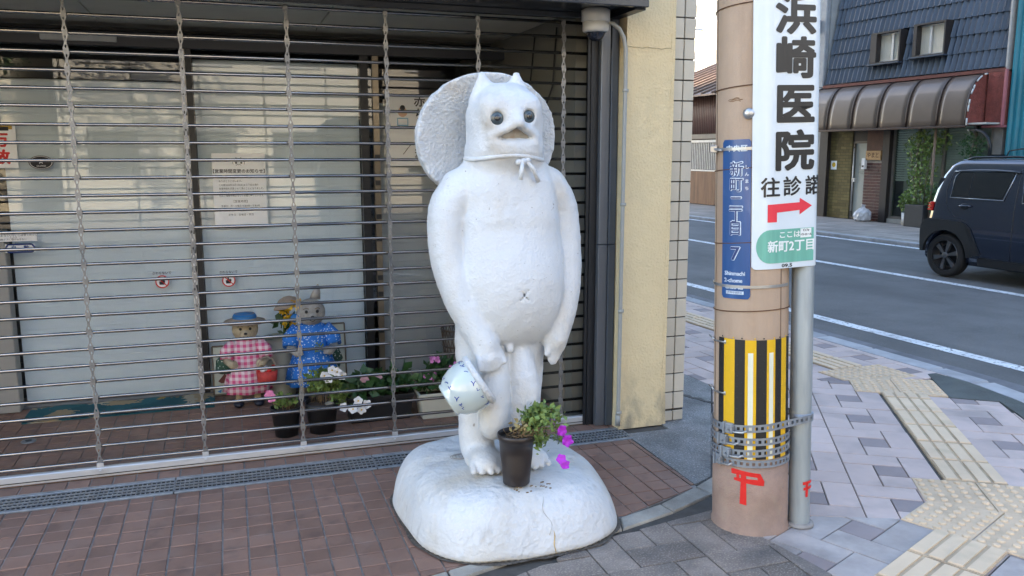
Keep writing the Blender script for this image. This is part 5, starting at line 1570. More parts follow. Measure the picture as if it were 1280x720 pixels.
# door
mb = MB(); frame_box(mb, .12, .24, LH(15.91), LH(16.41), 0.01, 1.92, .05); dr = mb.build('door', M('grey_bronze_frame', (.13, .115, .095), .5, metal=.2), H1, local=True)
mb = MB(); mb.box(.17, .20, LH(15.961), LH(16.359), .061, 1.869); mb.build('door_leaf', M('pale_door', (.40, .42, .38), .35, var=.05), dr, local=True)
mb = MB(); mb.box(.11, .17, LH(16.30), LH(16.39), .92, 1.02); mb.tube([(.12, LH(16.37), .2), (.12, LH(16.37), 1.75)], .018, 6); mb.build('handle', m_wframe, dr, local=True)
mb = MB(); mb.box(.12, .2, LH(15.91), LH(16.41), 1.925, 2.2); mb.build('transom', m_wdark, H1, local=True)
text_part('door_lettering', [('ビル', 0, 0, .09, .001, 1), ('べに', 0, -.2, .10, .001, 1)], M('faded_ink', (.2, .2, .17), .7), dr, lambda x, y: (.168, LH(16.14) - x, 1.35 + y))
# shop window with blinds
mb = MB()
for s_ in (15.10, 14.42, 13.72, 12.98, 12.55): mb.box(.08, .16, LH(s_) - .025, LH(s_) + .025, .12, 2.2)
mb.box(.075, .165, LH(12.5), LH(15.13), .10, .16); sf = mb.build('shopfront_frame', M('grey_brown_frame', (.17, .15, .13), .5), H1, local=True)
for a, b in ((14.44, 15.08), (13.74, 14.40), (13.0, 13.70), (12.57, 12.96)):
    mb = MB(); mb.box(.115, .122, LH(a), LH(b), .16, 2.2); mb.build('shopfront_pane', m_oglass, sf, local=True)
mb = MB(); mb.box(.04, .9, LH(12.5), LH(15.13), 0, .099); mb.build('shopfront_plinth', M('pale_plinth', (.36, .35, .32), .9), H1, local=True)
m_slat = M('blind_slat', (.80, .78, .70), .6)
for j, (a, b, z0) in enumerate(((13.02, 13.68, .25), (13.76, 14.40, .9), (14.46, 15.07, 1.0))):
    VB = thing('venetian_blind', 'cream slatted blind inside the %s pane of the far shopfront' % ('right', 'middle', 'left')[j], 'blind', st(F0 + .17, (a + b) / 2, z0), (0, 0, ANG), 'slatted blinds across the street')
    for z in np.arange(0, 2.19 - z0, .055):
        mb = MB(); hw = (b - a) / 2; mb.add([(-.018, -hw, z + .032), (-.018, hw, z + .032), (.014, hw, z - .010), (.014, -hw, z - .010), (-.017, -hw, z + .035), (-.017, hw, z + .035), (.015, hw, z - .007), (.015, -hw, z - .007)], [(0, 1, 2, 3), (4, 7, 6, 5), (0, 4, 5, 1), (2, 6, 7, 3)]); mb.build('slat', m_slat, VB, local=True)
mb = MB(); mb.box(.5, .55, LH(12.5), LH(15.13), .1, 2.2); mb.build('inner_screen', M('inner_screen', (.62, .60, .54), .9), H1, local=True)
# wall lamp bracket: black bent tube and its small lamp
LB = street_thing('lamp_bracket', 'black bent lamp arm under the awning end above the parked car', 'lamp bracket', F0, 12.4, 2.0)
mb = MB(); mb.tube([(-.42, .30, .11), (-.42, .12, .10), (-.42, -.03, .05), (-.42, -.15, -.06), (-.42, -.21, -.2), (-.42, -.22, -.42)], [.02, .028, .032, .034, .034, .034], 10); mb.build('arm', m_black, LB, local=True)
mb = MB(); mb.box(-.44, .0, -.24, -.20, -.42, -.39); mb.build('wall_bracket', m_black, LB, local=True)
mb = MB(); mb.ell((-.42, .31, .105), (.022, .03, .022), 10, 6); mb.build('lamp', m_wframe, LB, local=True)
# plaque, white box, notice
t_ = street_thing('wooden_plaque', 'light wooden name plaque above the maroon brick pier', 'plaque', F0 - .02, 15.6, 1.58)
mb = MB(); mb.box(-.02, .07, -.235, .235, -.11, .11); mb.build('board', M('pine_board', (.46, .27, .11), .6, var=.2, vscale=4, stretch=(1, 1, 6)), t_, local=True, bevel=.006)
text_part('lettering', [('やまと', 0, 0, .14, .003, .9)], M('dark_brown_ink', (.10, .05, .02), .7), t_, lambda x, y: (-.022, -x, y))
t_ = street_thing('meter_box', 'small white letter box on the edge of the maroon brick pier', 'letter box', F0 + .02, 15.87, 1.25)
mb = MB(); mb.box(-.09, -.012, -.055, .055, 0, .26); mb.build('box', m_white_st, t_, local=True, bevel=.006)
mb = MB(); mb.box(-.094, -.091, -.03, .03, .05, .09); mb.build('slot', m_ink, t_, local=True)
t_ = street_thing('wall_notice', 'white notice with a yellow disc on the olive brick wall', 'notice', F0 + .09, 17.0, 1.33)
mb = MB(); mb.box(-.010, -.005, -.10, .10, -.11, .11); mb.build('sheet', m_paper, t_, local=True)
mb = MB(); mb.lathe([(.06, 0), (.06, .002)], 18, (-.0105, 0, .01), (-1, 0, 0)); mb.build('disc', m_yel, t_, local=True)
# rubbish bag by the door
t_ = street_thing('rubbish_bag', 'crumpled translucent white rubbish bag on the far pavement by the door', 'bag', F0 - .22, 15.62)
mb = MB(); rings = []
for j, (r, z) in enumerate(((.13, 0.004), (.19, .05), (.205, .14), (.19, .22), (.13, .29), (.05, .33), (.03, .36), (.06, .40))):
    rings.append([((r + rng.normal(0, .014)) * cos(a), (r + rng.normal(0, .014)) * sin(a), z + rng.normal(0, .008) * (j > 0)) for a in np.linspace(0, 2 * pi, 19)[:-1]])
mb.ring(rings, smooth=False); mb.build('bag', M('milky_plastic', (.55, .55, .56), .3, var=.25, vscale=14), t_, local=True)
# plants before the shopfront
def cloud(c, r, n, k=1.0):
    out = []
    while len(out) < n:
        p = rng.uniform(-1, 1, 3)
        if (p ** 2).sum() < 1: out.append((c[0] + p[0] * r[0], c[1] + p[1] * r[1], c[2] + p[2] * r[2]))
    return out
def street_plant(label, s, u, potm, pr, ph, clouds, leafs, mat, stem=None, square=False):
    t_ = street_thing('potted_plant', label, 'plant', u, s, 0, 'potted plants before the far shopfront')
    mb = MB()
    if square: mb.box(-pr, pr, -pr * 1.25, pr * 1.25, 0.004, ph)
    else: mb.lathe([(pr * .78, .004), (pr, ph), (pr * .9, ph - .02)], 18, cap1=True)
    mb.build('pot', potm, t_, local=True, bevel=.01 if square else 0)
    mb = MB()
    for c, r, n in clouds: leaf_cloud(mb, cloud(c, r, n), leafs)
    mb.build('leaves', mat, t_, local=True, recalc=False)
    mb = MB()
    for p in (stem or [[(0, 0, ph - .03), (0, .02, ph + .1)]]): mb.tube(p, .014 if stem else .008, 6)
    mb.build('stem', M('grey_stem', (.16, .13, .09), .8), t_, local=True)
    return t_
m_wpot = M('white_pot', (.55, .54, .52), .6)
m_gpot = M('charcoal_planter', (.035, .037, .04), .5)
street_plant('small bushy plant in a white pot left of the charcoal planter', 14.27, F0 - .25, m_wpot, .12, .30, [((0, 0, .48), (.17, .22, .17), 240)], .075, m_leaf)
street_plant('tall bamboo-like plant in the charcoal planter before the far shopfront', 13.95, F0 - .22, m_gpot, .2, .50,
    [((0, 0, .72), (.25, .5, .22), 300), ((.05, .1, 1.2), (.2, .4, .4), 330), ((.05, .12, 1.75), (.2, .5, .38), 420), ((.1, -.25, 1.9), (.12, .4, .25), 140)], .085, m_leaf,
    [[(0, 0, .45), (.05, .12, 1.2), (.08, .1, 2.0)], [(0, -.08, .45), (0, -.1, 1.1), (.02, -.25, 1.9)], [(0, .08, .45), (.02, .25, 1.0), (.02, .4, 1.7)]], True)
street_plant('little green plant in a low white pot right of the charcoal planter', 13.38, F0 - .28, m_wpot, .10, .26, [((0, 0, .45), (.16, .25, .2), 180), ((0, .1, .75), (.12, .3, .25), 130)], .08, m_leaf2)
street_plant('leafy shrub in a white pot half hidden behind the car tail light', 13.0, F0 - .26, m_wpot, .12, .28, [((0, 0, .55), (.2, .3, .25), 200), ((.1, -.2, 1.75), (.18, .35, .35), 230)], .08, m_leaf2, [[(0, 0, .25), (.05, -.1, 1.0), (.1, -.2, 1.8)]])
mb = MB(); mb.lathe([(.028, 0), (.028, 2.2)], 10, (-.30, LH(13.62), 0)); mb.build('post', M('rusty_post', (.20, .14, .10), .7, var=.25, vscale=12), H1, local=True)

# teal building
T1 = street_thing('teal_building', 'tall building clad in teal corrugated sheeting at the right edge', 'building', F0, 8.0)
LT = lambda s: s - 8.0
for k in range(7):
    s0 = 12.19 - .9 * (k + 1); mb = MB(); nn = 24
    ys = [LT(s0 + .9 * i / nn) for i in range(nn + 1)]; xs = [.03 + (.018 if (i // 1) % 4 in (1, 2) else -.018) for i in range(nn + 1)]
    mb.ring([[(x, y, z) for x, y in zip(xs, ys)] + [(x + .008, y, z) for x, y in zip(xs[::-1], ys[::-1])] for z in (.0, 10.5)], smooth=False)
    mb.build('sheeting', m_teal, T1, local=True)
mb = MB(); mb.box(.07, 8, LT(5.9), LT(12.17), 0, 10.6); mb.build('wall', M('house_render', (.22, .21, .19), .9), T1, local=True)
mb = MB(); mb.tube([(-.05, LT(12.1), 0), (-.05, LT(12.1), 1.55), (-.1, LT(12.0), 1.68), (-.1, LT(11.5), 1.75), (-.1, LT(11), 1.7)], .014, 6); mb.build('cable', m_black, T1, local=True)
# row on to the right, out of sight of the lens but under the same sky
for k, (s0, s1, h, col) in enumerate(((0.0, 5.7, 8.0, (.40, .38, .34)), (-9, -.3, 11, (.30, .29, .28)), (-20, -9.3, 9, (.42, .40, .36)))):
    Bx = street_thing('street_building', ('grey rendered building right of the teal one', 'dark grey apartment building further along the right row', 'pale building at the end of the right row')[k], 'building', F0, s0)
    mb = MB(); mb.box(0, 9, 0, s1 - s0, 0, h); w_ = mb.build('wall', M('side_wall_%d' % k, col, .9), Bx, local=True)
    for f_ in range(int(h // 2.8)):
        for c_ in range(int((s1 - s0) // 2.2)):
            mb = MB(); mb.box(-.03, .02, .5 + 2.2 * c_, 1.8 + 2.2 * c_, .9 + 2.8 * f_, 2.1 + 2.8 * f_); mb.build('window', m_wglass if False else M('dark_window', (.03, .035, .04), .1), Bx, local=True)
# narrow grey neighbour to the left of the tiled house
H2 = street_thing('narrow_grey_house', 'narrow grey rendered house left of the tiled shop house', 'building', F0, 18.0)
mb = MB(); mb.box(.15, 8, -.53, 1.6, 0, 9); mb.build('wall', M('grey_render', (.36, .36, .35), .9, var=.15, vscale=2), H2, local=True)
mb = MB(); mb.box(.02, .15, -.5, -.2, 3.3, 9); mb.build('downpipe', M('grey_plastic', (.30, .31, .32), .6), H2, local=True, bevel=.02)
mb = MB(); mb.box(-.05, .14, -.52, .5, 3.05, 3.28); mb.build('gutter', M('grey_plastic', (.3, .3, .3)), H2, local=True)
mb = MB(); mb.box(-.1, .14, -.3, .4, 4.7, 5.0); mb.build('lamp_box', m_rust, H2, local=True)

# old low house seen between the tiled edge and the pole
H3 = street_thing('old_timber_house', 'old low house with brown roof and dark corrugated wall far down the street', 'building', F0, 22.6)
LO = lambda s: s - 22.6
mb = MB(); mb.box(.12, 7, LO(19.7), LO(27), 0, 3.3); mb.build('wall', m_wdark, H3, local=True)
mb = MB(); mb.box(.02, .12, LO(19.7), LO(27), 2.08, 2.22); mb.build('lintel', M('grey_timber', (.22, .20, .17), .8), H3, local=True)
m_slw = M('brown_slat', (.135, .072, .04), .7, var=.25, vscale=8, rnd=.2, stretch=(1, 1, .2))
m_cor = M('maroon_corrugated', (.10, .05, .045), .5, var=.35, vscale=3, stretch=(1, 6, .4), rnd=.1)
y = 20.5
while y < 24.6:
    mb = MB(); mb.box(.03, .10, LO(y), LO(y) + .085, .02, 1.06); mb.build('wall_slat', m_slw, H3, local=True)
    mb = MB(); mb.lathe([(.055, 2.24), (.055, 3.42)], 8, (.10, LO(y) + .045, 0), (0, 0, 1)); mb.build('corrugation', m_cor, H3, local=True)
    mb = MB(); mb.box(.04, .065, LO(y) + .02, LO(y) + .05, 1.12, 1.95); mb.build('window_bar', M('pale_bar', (.50, .50, .48), .6), H3, local=True)
    y += .095
mb = MB(); mb.box(.02, .10, LO(20.4), LO(24.7), 1.06, 1.11); mb.box(.02, .10, LO(20.4), LO(24.7), 1.96, 2.04); mb.build('window_rail', M('pale_bar', (.5, .5, .48)), H3, local=True)
m_or = M('brown_roof_sheet', (.22, .15, .115), .6, var=.2, vscale=4, rnd=.15)
for k in range(14):
    s0 = 19.6 + .55 * k
    mb = MB(); mb.add([(-.35, LO(s0), 3.42), (-.35, LO(s0 + .54), 3.42), (5, LO(s0 + .54), 5.4), (5, LO(s0), 5.4), (-.35, LO(s0), 3.37), (-.35, LO(s0 + .54), 3.37), (5, LO(s0 + .54), 5.35), (5, LO(s0), 5.35)], [(0, 1, 2, 3), (7, 6, 5, 4), (0, 4, 5, 1), (1, 5, 6, 2), (2, 6, 7, 3), (3, 7, 4, 0)])
    mb.tube([(-.36, LO(s0 + .545), 3.45), (5, LO(s0 + .545), 5.43)], .035, 6); mb.build('roof_sheet', m_or, H3, local=True)
t_ = street_thing('hanging_signboard', 'grey hanging signboard back seen beside the tiled building edge', 'signboard', F0 - .6, 22.4, 5.1)
mb = MB(); mb.box(-.06, .06, .55, 1.15, 0, 3); mb.build('panel', M('grey_plastic', (.3, .31, .32)), t_, local=True, bevel=.02)
for zz in (2.5, .4): mb = MB(); mb.tube([(0, .9, zz), (.9, .9, zz)], .03, 8); mb.build('arm', m_wframe, t_, local=True)
# far sunlit block beyond
H4 = street_thing('sunlit_block', 'far cream apartment block catching the low sun above the old roof', 'building', 33, 47)
mb = MB(); mb.box(0, 14, -1.5, 16, 0, 22); mb.build('wall', M('cream_block', (.45, .40, .31), .85, var=.05), H4, local=True)
for f_ in range(7):
    for c_ in range(6):
        mb = MB(); mb.box(-.06, .02, -.8 + 2.7 * c_, .6 + 2.7 * c_, .9 + 3 * f_, 2.3 + 3 * f_); w_ = mb.build('window', m_wframe, H4, local=True)
        mb = MB(); mb.box(-.075, -.061, -.7 + 2.7 * c_, .5 + 2.7 * c_, 1.0 + 3 * f_, 2.2 + 3 * f_); mb.build('pane', M('dark_window', (.03, .035, .04), .1), w_, local=True)
    mb = MB(); mb.box(-.9, 0, 5, 15, 3 * f_ + 2.5, 3 * f_ + 2.65); mb.build('balcony', M('cream_block', (.6, .5, .4)), H4, local=True)
# ================================================================== THE CAR (local x forward, y left; near side is -y)
CARU, CARS = 9.87 + .737, 8.44
CAR = thing('compact_car', 'dark navy boxy compact car driving along the far lane, rear end showing', 'car', st(CARU, CARS, -.056), (0, 0, atan2(-cos(ANG), sin(ANG))))
m_car = M('navy_car_paint', (.012, .019, .040), .13, metal=.25, var=.03, coat=1.0)
m_clad = M('black_cladding', (.016, .017, .019), .55, var=.06)
m_cglass = M('tinted_car_glass', (.006, .007, .009), .05, spec=.7)
m_chrome = M('car_trim', (.45, .48, .52), .25, metal=.8)
m_tyre = M('tyre_rubber', (.015, .015, .016), .8, bump=.002, bscale=60)
m_rim = M('gunmetal_rim', (.16, .16, .165), .32, metal=.8)
m_tail = M('tail_lamp_red', (.55, .015, .01), .2, coat=.6)
lev = [(.20, -.36, 2.92, .690), (.26, -.405, 2.96, .715), (.45, -.415, 2.985, .735), (.70, -.385, 2.98, .737), (.86, -.35, 2.95, .735), (1.00, -.325, 2.75, .730), (1.06, -.315, 2.35, .722),
       (1.20, -.28, 2.10, .700), (1.40, -.20, 1.80, .662), (1.53, -.11, 1.62, .630), (1.585, -.03, 1.50, .600), (1.612, .12, 1.35, .55)]
def plan_ring(x0, x1, hw, z, n=160):
    cx, hx_ = (x0 + x1) / 2, (x1 - x0) / 2; out = []
    for i in range(n):
        a = 2 * pi * i / n; p_ = 18.0
        r = (abs(cos(a)) ** p_ + abs(sin(a)) ** p_) ** (-1 / p_)
        out.append((cx + hx_ * r * cos(a), hw * r * sin(a), z))
    return out
def halfw(z):
    for k in range(len(lev) - 1):
        if lev[k][0] <= z <= lev[k + 1][0]:
            t = (z - lev[k][0]) / (lev[k + 1][0] - lev[k][0]); return lev[k][3] + (lev[k + 1][3] - lev[k][3]) * t
    return lev[-1][3]
mb = MB(); mb.ring([plan_ring(a, b, w, z) for z, a, b, w in lev], smooth=True)
body_me = mb.mesh('body'); bo = link('body', body_me, CAR)
bm = bmesh.new(); bm.from_mesh(body_me); bmesh.ops.recalc_face_normals(bm, faces=bm.faces); bm.to_mesh(body_me); bm.free()
body_me.materials.append(m_car)
WB, WR = 2.46, .298
cut = MB()
for x in (0, WB): cut.lathe([(WR + .055, -1), (WR + .055, 1)], 40, (x, 0, WR), (0, 1, 0))
co = cut.build('arch_cutter', m_clad, None)
co.location = (0, 0, 0)
bo.parent = None
md = bo.modifiers.new('b', 'BOOLEAN'); md.operation = 'DIFFERENCE'; md.object = co; md.solver = 'EXACT'
dg = bpy.context.evaluated_depsgraph_get(); dg.update()
nm = bpy.data.meshes.new_from_object(bo.evaluated_get(dg)); bo.modifiers.clear(); bo.data = nm; bo.parent = CAR
bpy.data.objects.remove(co)
mb = MB(); mb.box(-.28, 2.8, -.55, .55, .20, .62); mb.build('underbody', m_black, CAR, local=True)
# wheels
def wheel(x, y, sgn):
    mb = MB(); prof = [(.205, -.075), (.255, -.086), (.285, -.080), (.297, -.055), (.298, 0), (.297, .055), (.285, .080), (.255, .086), (.205, .075)]
    mb.lathe(prof, 44, (x, y, WR), (0, 1, 0), cap0=False, cap1=False); w = mb.build('wheel', m_tyre, CAR, local=True)
    o = sgn
    mb = MB(); mb.lathe([(.207, .078), (.212, .074), (.205, .04), (.195, -.06)], 40, (x, y, WR), (0, o, 0), cap0=False); mb.build('rim', m_rim, w, local=True)
    mb = MB(); mb.lathe([(.15, -.03), (.15, -.01)], 24, (x, y, WR), (0, o, 0)); mb.build('brake_disc', m_black, w, local=True)
    for k in range(6):
        a = 2 * pi * k / 6 + .26; mb = MB()
        for off in (-.055, .055):
            a2 = a + off * 1.4
            p0 = Vector((.05 * cos(a), 0, .05 * sin(a))); p1 = Vector((.200 * cos(a + off * 1.7), 0, .200 * sin(a + off * 1.7)))
            d = (p1 - p0).normalized(); n_ = Vector((-d.z, 0, d.x)) * .0155
            vs = []
            for p, yy in ((p0, .066), (p1, .060)):
                for s_, dy in ((-1, 0), (1, 0), (1, -.035), (-1, -.035)): vs.append((x + (p + n_ * s_).x, y + o * (yy + dy), WR + (p + n_ * s_).z))
            mb.add(vs, [(0, 1, 5, 4), (1, 2, 6, 5), (2, 3, 7, 6), (3, 0, 4, 7), (4, 5, 6, 7), (0, 3, 2, 1)])
        mb.build('spoke', m_rim, w, local=True)
    mb = MB(); mb.lathe([(.045, .05), (.045, .070), (.032, .076), (.004, .077)], 20, (x, y, WR), (0, o, 0)); mb.build('hub_cap', m_rim, w, local=True)
for x in (0, WB):
    for y, sg in ((-.645, -1), (.645, 1)): wheel(x, y, sg)
# side fittings on both sides
def side_plate(pts, z_off, thick, sg):
    """polygon in (x, z) wrapped on to the car's side"""
    vs = [(x, sg * (halfw(z) + z_off + thick), z) for x, z in pts] + [(x, sg * (halfw(z) + z_off), z) for x, z in pts]
    n = len(pts)
    return vs, [tuple(range(n)), tuple(range(2 * n - 1, n - 1, -1))] + [(i, (i + 1) % n, (i + 1) % n + n, i + n) for i in range(n)]
for sg in (-1, 1):
    # cladding round the rear arch, sill and front arch
    def archpts(cx, r, a0, a1, n=18): return [(cx + r * cos(a), WR + r * sin(a)) for a in np.linspace(a0, a1, n)]
    inner = archpts(0, WR + .056, pi * .97, .02); outer = [(-.405, .33), (-.415, .62), (-.385, .77), (-.27, .80), (.27, .78), (.38, .70), (.56, .36)]
    # strip of quads between arch and outer edge
    def strip(inner, outer, name):
        ro = []; 
        L_ = [0]
        for i in range(1, len(outer)): L_.append(L_[-1] + hypot(outer[i][0] - outer[i - 1][0], outer[i][1] - outer[i - 1][1]))
        for k in range(len(inner)):
            t = L_[-1] * k / (len(inner) - 1); i = min(max(j for j in range(len(L_)) if L_[j] <= t + 1e-9), len(outer) - 2)
            f = (t - L_[i]) / (L_[i + 1] - L_[i]); ro.append((outer[i][0] + (outer[i + 1][0] - outer[i][0]) * f, outer[i][1] + (outer[i + 1][1] - outer[i][1]) * f))
        vs = []; 
        for (xi, zi), (xo, zo) in zip(inner, ro):
            hi, ho = halfw(max(zi, .2)), halfw(zo)
            vs += [(xi, sg * (hi + .026), zi), (xo, sg * (ho + .020), zo), (xo, sg * (ho - .02), zo), (xi, sg * (hi - .06), zi)]
        fs = []
        for k in range(len(inner) - 1):
            for q in range(4): fs.append((4 * k + q, 4 * k + (q + 1) % 4, 4 * k + 4 + (q + 1) % 4, 4 * k + 4 + q))
        fs += [(0, 1, 2, 3), tuple(len(vs) - 4 + q for q in (3, 2, 1, 0))]
        m2 = MB(); m2.add(vs, fs); return m2.build(name, m_clad, CAR, local=True)
    strip(inner, outer, 'wheel_arch_trim')
    strip(archpts(WB, WR + .056, pi * .97, .02), [(1.92, .36), (2.08, .72), (2.2, .80), (2.75, .80), (2.93, .7), (2.98, .33)], 'wheel_arch_trim')
    mb = MB(); mb.add(*side_plate([(.52, .215), (1.95, .215), (1.95, .315), (.52, .315)], .0, .02, sg)); mb.build('sill_trim', m_clad, CAR, local=True)
    vs, fs = side_plate([(.40, .54), (.50, .40), (.56, .36), (.36, .70), (.30, .74)], .016, .008, sg)
    mb = MB(); mb.add(vs, fs); mb.build('trim_step', m_black, CAR, local=True)
    # side windows: chrome-dark surround, tinted panes
    q = [(.045, 1.125), (.06, 1.37), (.115, 1.435), (.85, 1.45), (.90, 1.43), (.80, 1.12)]
    c = (sum(p[0] for p in q) / 6, sum(p[1] for p in q) / 6)
    big_ = [(c[0] + (x - c[0]) * 1.055, c[1] + (z - c[1]) * 1.13) for x, z in q]
    mb = MB(); mb.add(*side_plate(big_, -.004, .012, sg)); fr_ = mb.build('window_surround', m_chrome if False else m_black, CAR, local=True)
    mb = MB(); mb.add(*side_plate(q, .004, .008, sg)); mb.build('pane', m_cglass, fr_, local=True)
    mb = MB(); mb.tube([(x, sg * (halfw(z) + .010), z) for x, z in big_ + big_[:1]], .0065, 6); mb.build('window_trim', m_chrome, fr_, local=True)
    mb = MB(); mb.box(.30, .315, sg * (halfw(1.28)) - .03, sg * (halfw(1.28)) + .03, 1.13, 1.43); mb.v = [(x, sg * (halfw(z) + (.0135 if abs(y) > halfw(1.28) else .0)), z) for x, y, z in mb.v]; mb.build('window_bar', m_black, fr_, local=True)
    q = [(1.10, 1.10), (1.06, 1.42), (1.10, 1.445), (1.58, 1.445), (1.66, 1.40), (2.02, 1.12)]
    c = (sum(p[0] for p in q) / 6, sum(p[1] for p in q) / 6); big2 = [(c[0] + (x - c[0]) * 1.055, c[1] + (z - c[1]) * 1.13) for x, z in q]
    mb = MB(); mb.add(*side_plate(big2, -.004, .012, sg)); fr2 = mb.build('window_surround', m_black, CAR, local=True)
    mb = MB(); mb.add(*side_plate(q, .004, .008, sg)); mb.build('pane', m_cglass, fr2, local=True)
    mb = MB(); mb.tube([(x, sg * (halfw(z) + .010), z) for x, z in big2 + big2[:1]], .0065, 6); mb.build('window_trim', m_chrome, fr2, local=True)
    mb = MB(); vz = [(x, 1.452 + .02 * sin(pi * (x - .02) / 1.0)) for x in np.linspace(.02, .98, 9)]
    mb.ring([[(x, sg * (halfw(z) + .004), z + .018), (x, sg * (halfw(z) + .035), z - .002), (x, sg * (halfw(z) + .030), z - .012), (x, sg * (halfw(z) + .004), z)] for x, z in vz]); mb.build('rain_visor', m_cglass, CAR, local=True)
    # shut lines
    def groove(pts, name='shut_line'):
        m2 = MB(); m2.tube([(x, sg * (halfw(z) - .001), z) for x, z in pts], .0055, 6); m2.build(name, m_black, CAR, local=True)
    groove([(.985, z) for z in np.linspace(.33, 1.5, 10)])
    groove([(.30, .80), (.10, .86), (-.03, 1.0), (-.06, 1.2), (-.02, 1.40), (.04, 1.50)])
    groove([(.985 + (1.15) * t, .325) for t in np.linspace(-.38, .8, 8)])
    # handles
    for x in (.20, 1.16):
        z = .985; h = halfw(z)
        mb = MB(); mb.ell((x + .06, sg * (h - .004), z), (.075, .012, .048), 14, 8); mb.build('handle_recess', m_black, CAR, local=True)
        mb = MB(); mb.tube([(x - .03, sg * (h + .008), z + .006), (x + .03, sg * (h + .030), z + .010), (x + .13, sg * (h + .030), z + .012), (x + .17, sg * (h + .010), z + .010)], [.012, .016, .016, .012], 8); mb.build('door_handle', m_car, CAR, local=True)
    # roof rail and tail lamp
    mb = MB(); mb.tube([(x, sg * .545, z) for x, z in ((.10, 1.612), (.2, 1.640), (.8, 1.650), (1.3, 1.635), (1.4, 1.605))], .014, 8); mb.build('roof_rail', m_black, CAR, local=True)
    mb = MB(); mb.box(-.325, -.262, sg * .655, sg * .728, .90, 1.03); mb.v = [(x + (.022 if z > .95 else 0), y, z) for x, y, z in mb.v]; tl = mb.build('tail_lamp', m_tail, CAR, local=True, bevel=.012, seg=2)
    for k in range(3):
        mb = MB(); mb.box(-.331 + .005 * k, -.27, sg * .66, sg * .734, .912 + .040 * k, .934 + .040 * k); mb.build('lamp_bar', M('lamp_bar', (.85, .12, .06), .2), tl, local=True)
    mb = MB(); mb.box(-.29, -.215, sg * .5, sg * .665, 1.06, 1.36); mb.v = [(x + (z - 1.06) * .26, sg * min(abs(y), halfw(z) + .002), z) for x, y, z in mb.v]; mb.build('quarter_strip', m_black, CAR, local=True)
mb = MB(); mb.ring([[(x0, -w, z), (x0, w, z), (x0 + .02, w, z), (x0 + .02, -w, z)] for z, x0, w in ((1.12, -.318, .55), (1.25, -.282, .545), (1.45, -.195, .52))], smooth=False); mb.build('rear_window', m_cglass, CAR, local=True)
mb = MB(); mb.box(-.44, -.36, -.60, .60, .36, .62); mb.build('rear_bumper', m_clad, CAR, local=True, bevel=.03, seg=2)
mb = MB(); mb.box(-.02, .06, -.5, .5, 1.588, 1.612); mb.build('rear_spoiler', m_car, CAR, local=True, bevel=.01)
mb = MB(); mb.box(.22, 1.3, -.46, .46, 1.606, 1.622); mb.build('roof_panel', m_black, CAR, local=True, bevel=.008)
# ================================================================== PORCH: DOLLS, POTS, MAT, BOARDS
m_fur = M('pale_straw_fur', (.46, .39, .27), .9, var=.2, vscale=30, bump=.004, bscale=120)
m_gfur = M('grey_fur', (.36, .35, .33), .9, var=.2, vscale=30, bump=.004, bscale=120)
m_ging = pattern_mat('pink_gingham', (.75, .62, .66), (.62, .07, .22), 'gingham', 26)
m_dot = pattern_mat('blue_dotted_cloth', (.015, .17, .62), (.55, .66, .80), 'dots', 60)
m_gdot = pattern_mat('green_dotted_cloth', (.02, .07, .045), (.55, .6, .55), 'dots', 55)
m_hatb = M('straw_hat_weave', (.30, .25, .21), .85, var=.15, vscale=20)
m_bband = M('blue_band', (.02, .16, .42), .6)
m_shoe = M('dark_shoe', (.02, .022, .035), .5)
def drape(mb, c, prof, n=36, folds=7, amp=.06, ph=0):
    rings = []
    for r, z in prof:
        k = (prof[0][1] - z) / max(prof[0][1] - prof[-1][1], .01)
        rings.append([(c[0] + r * (1 + amp * k * sin(folds * a + ph)) * cos(a), c[1] + .75 * r * (1 + amp * k * sin(folds * a + ph)) * sin(a), c[2] + z) for a in np.linspace(0, 2 * pi, n + 1)[:-1]])
    mb.ring(rings)
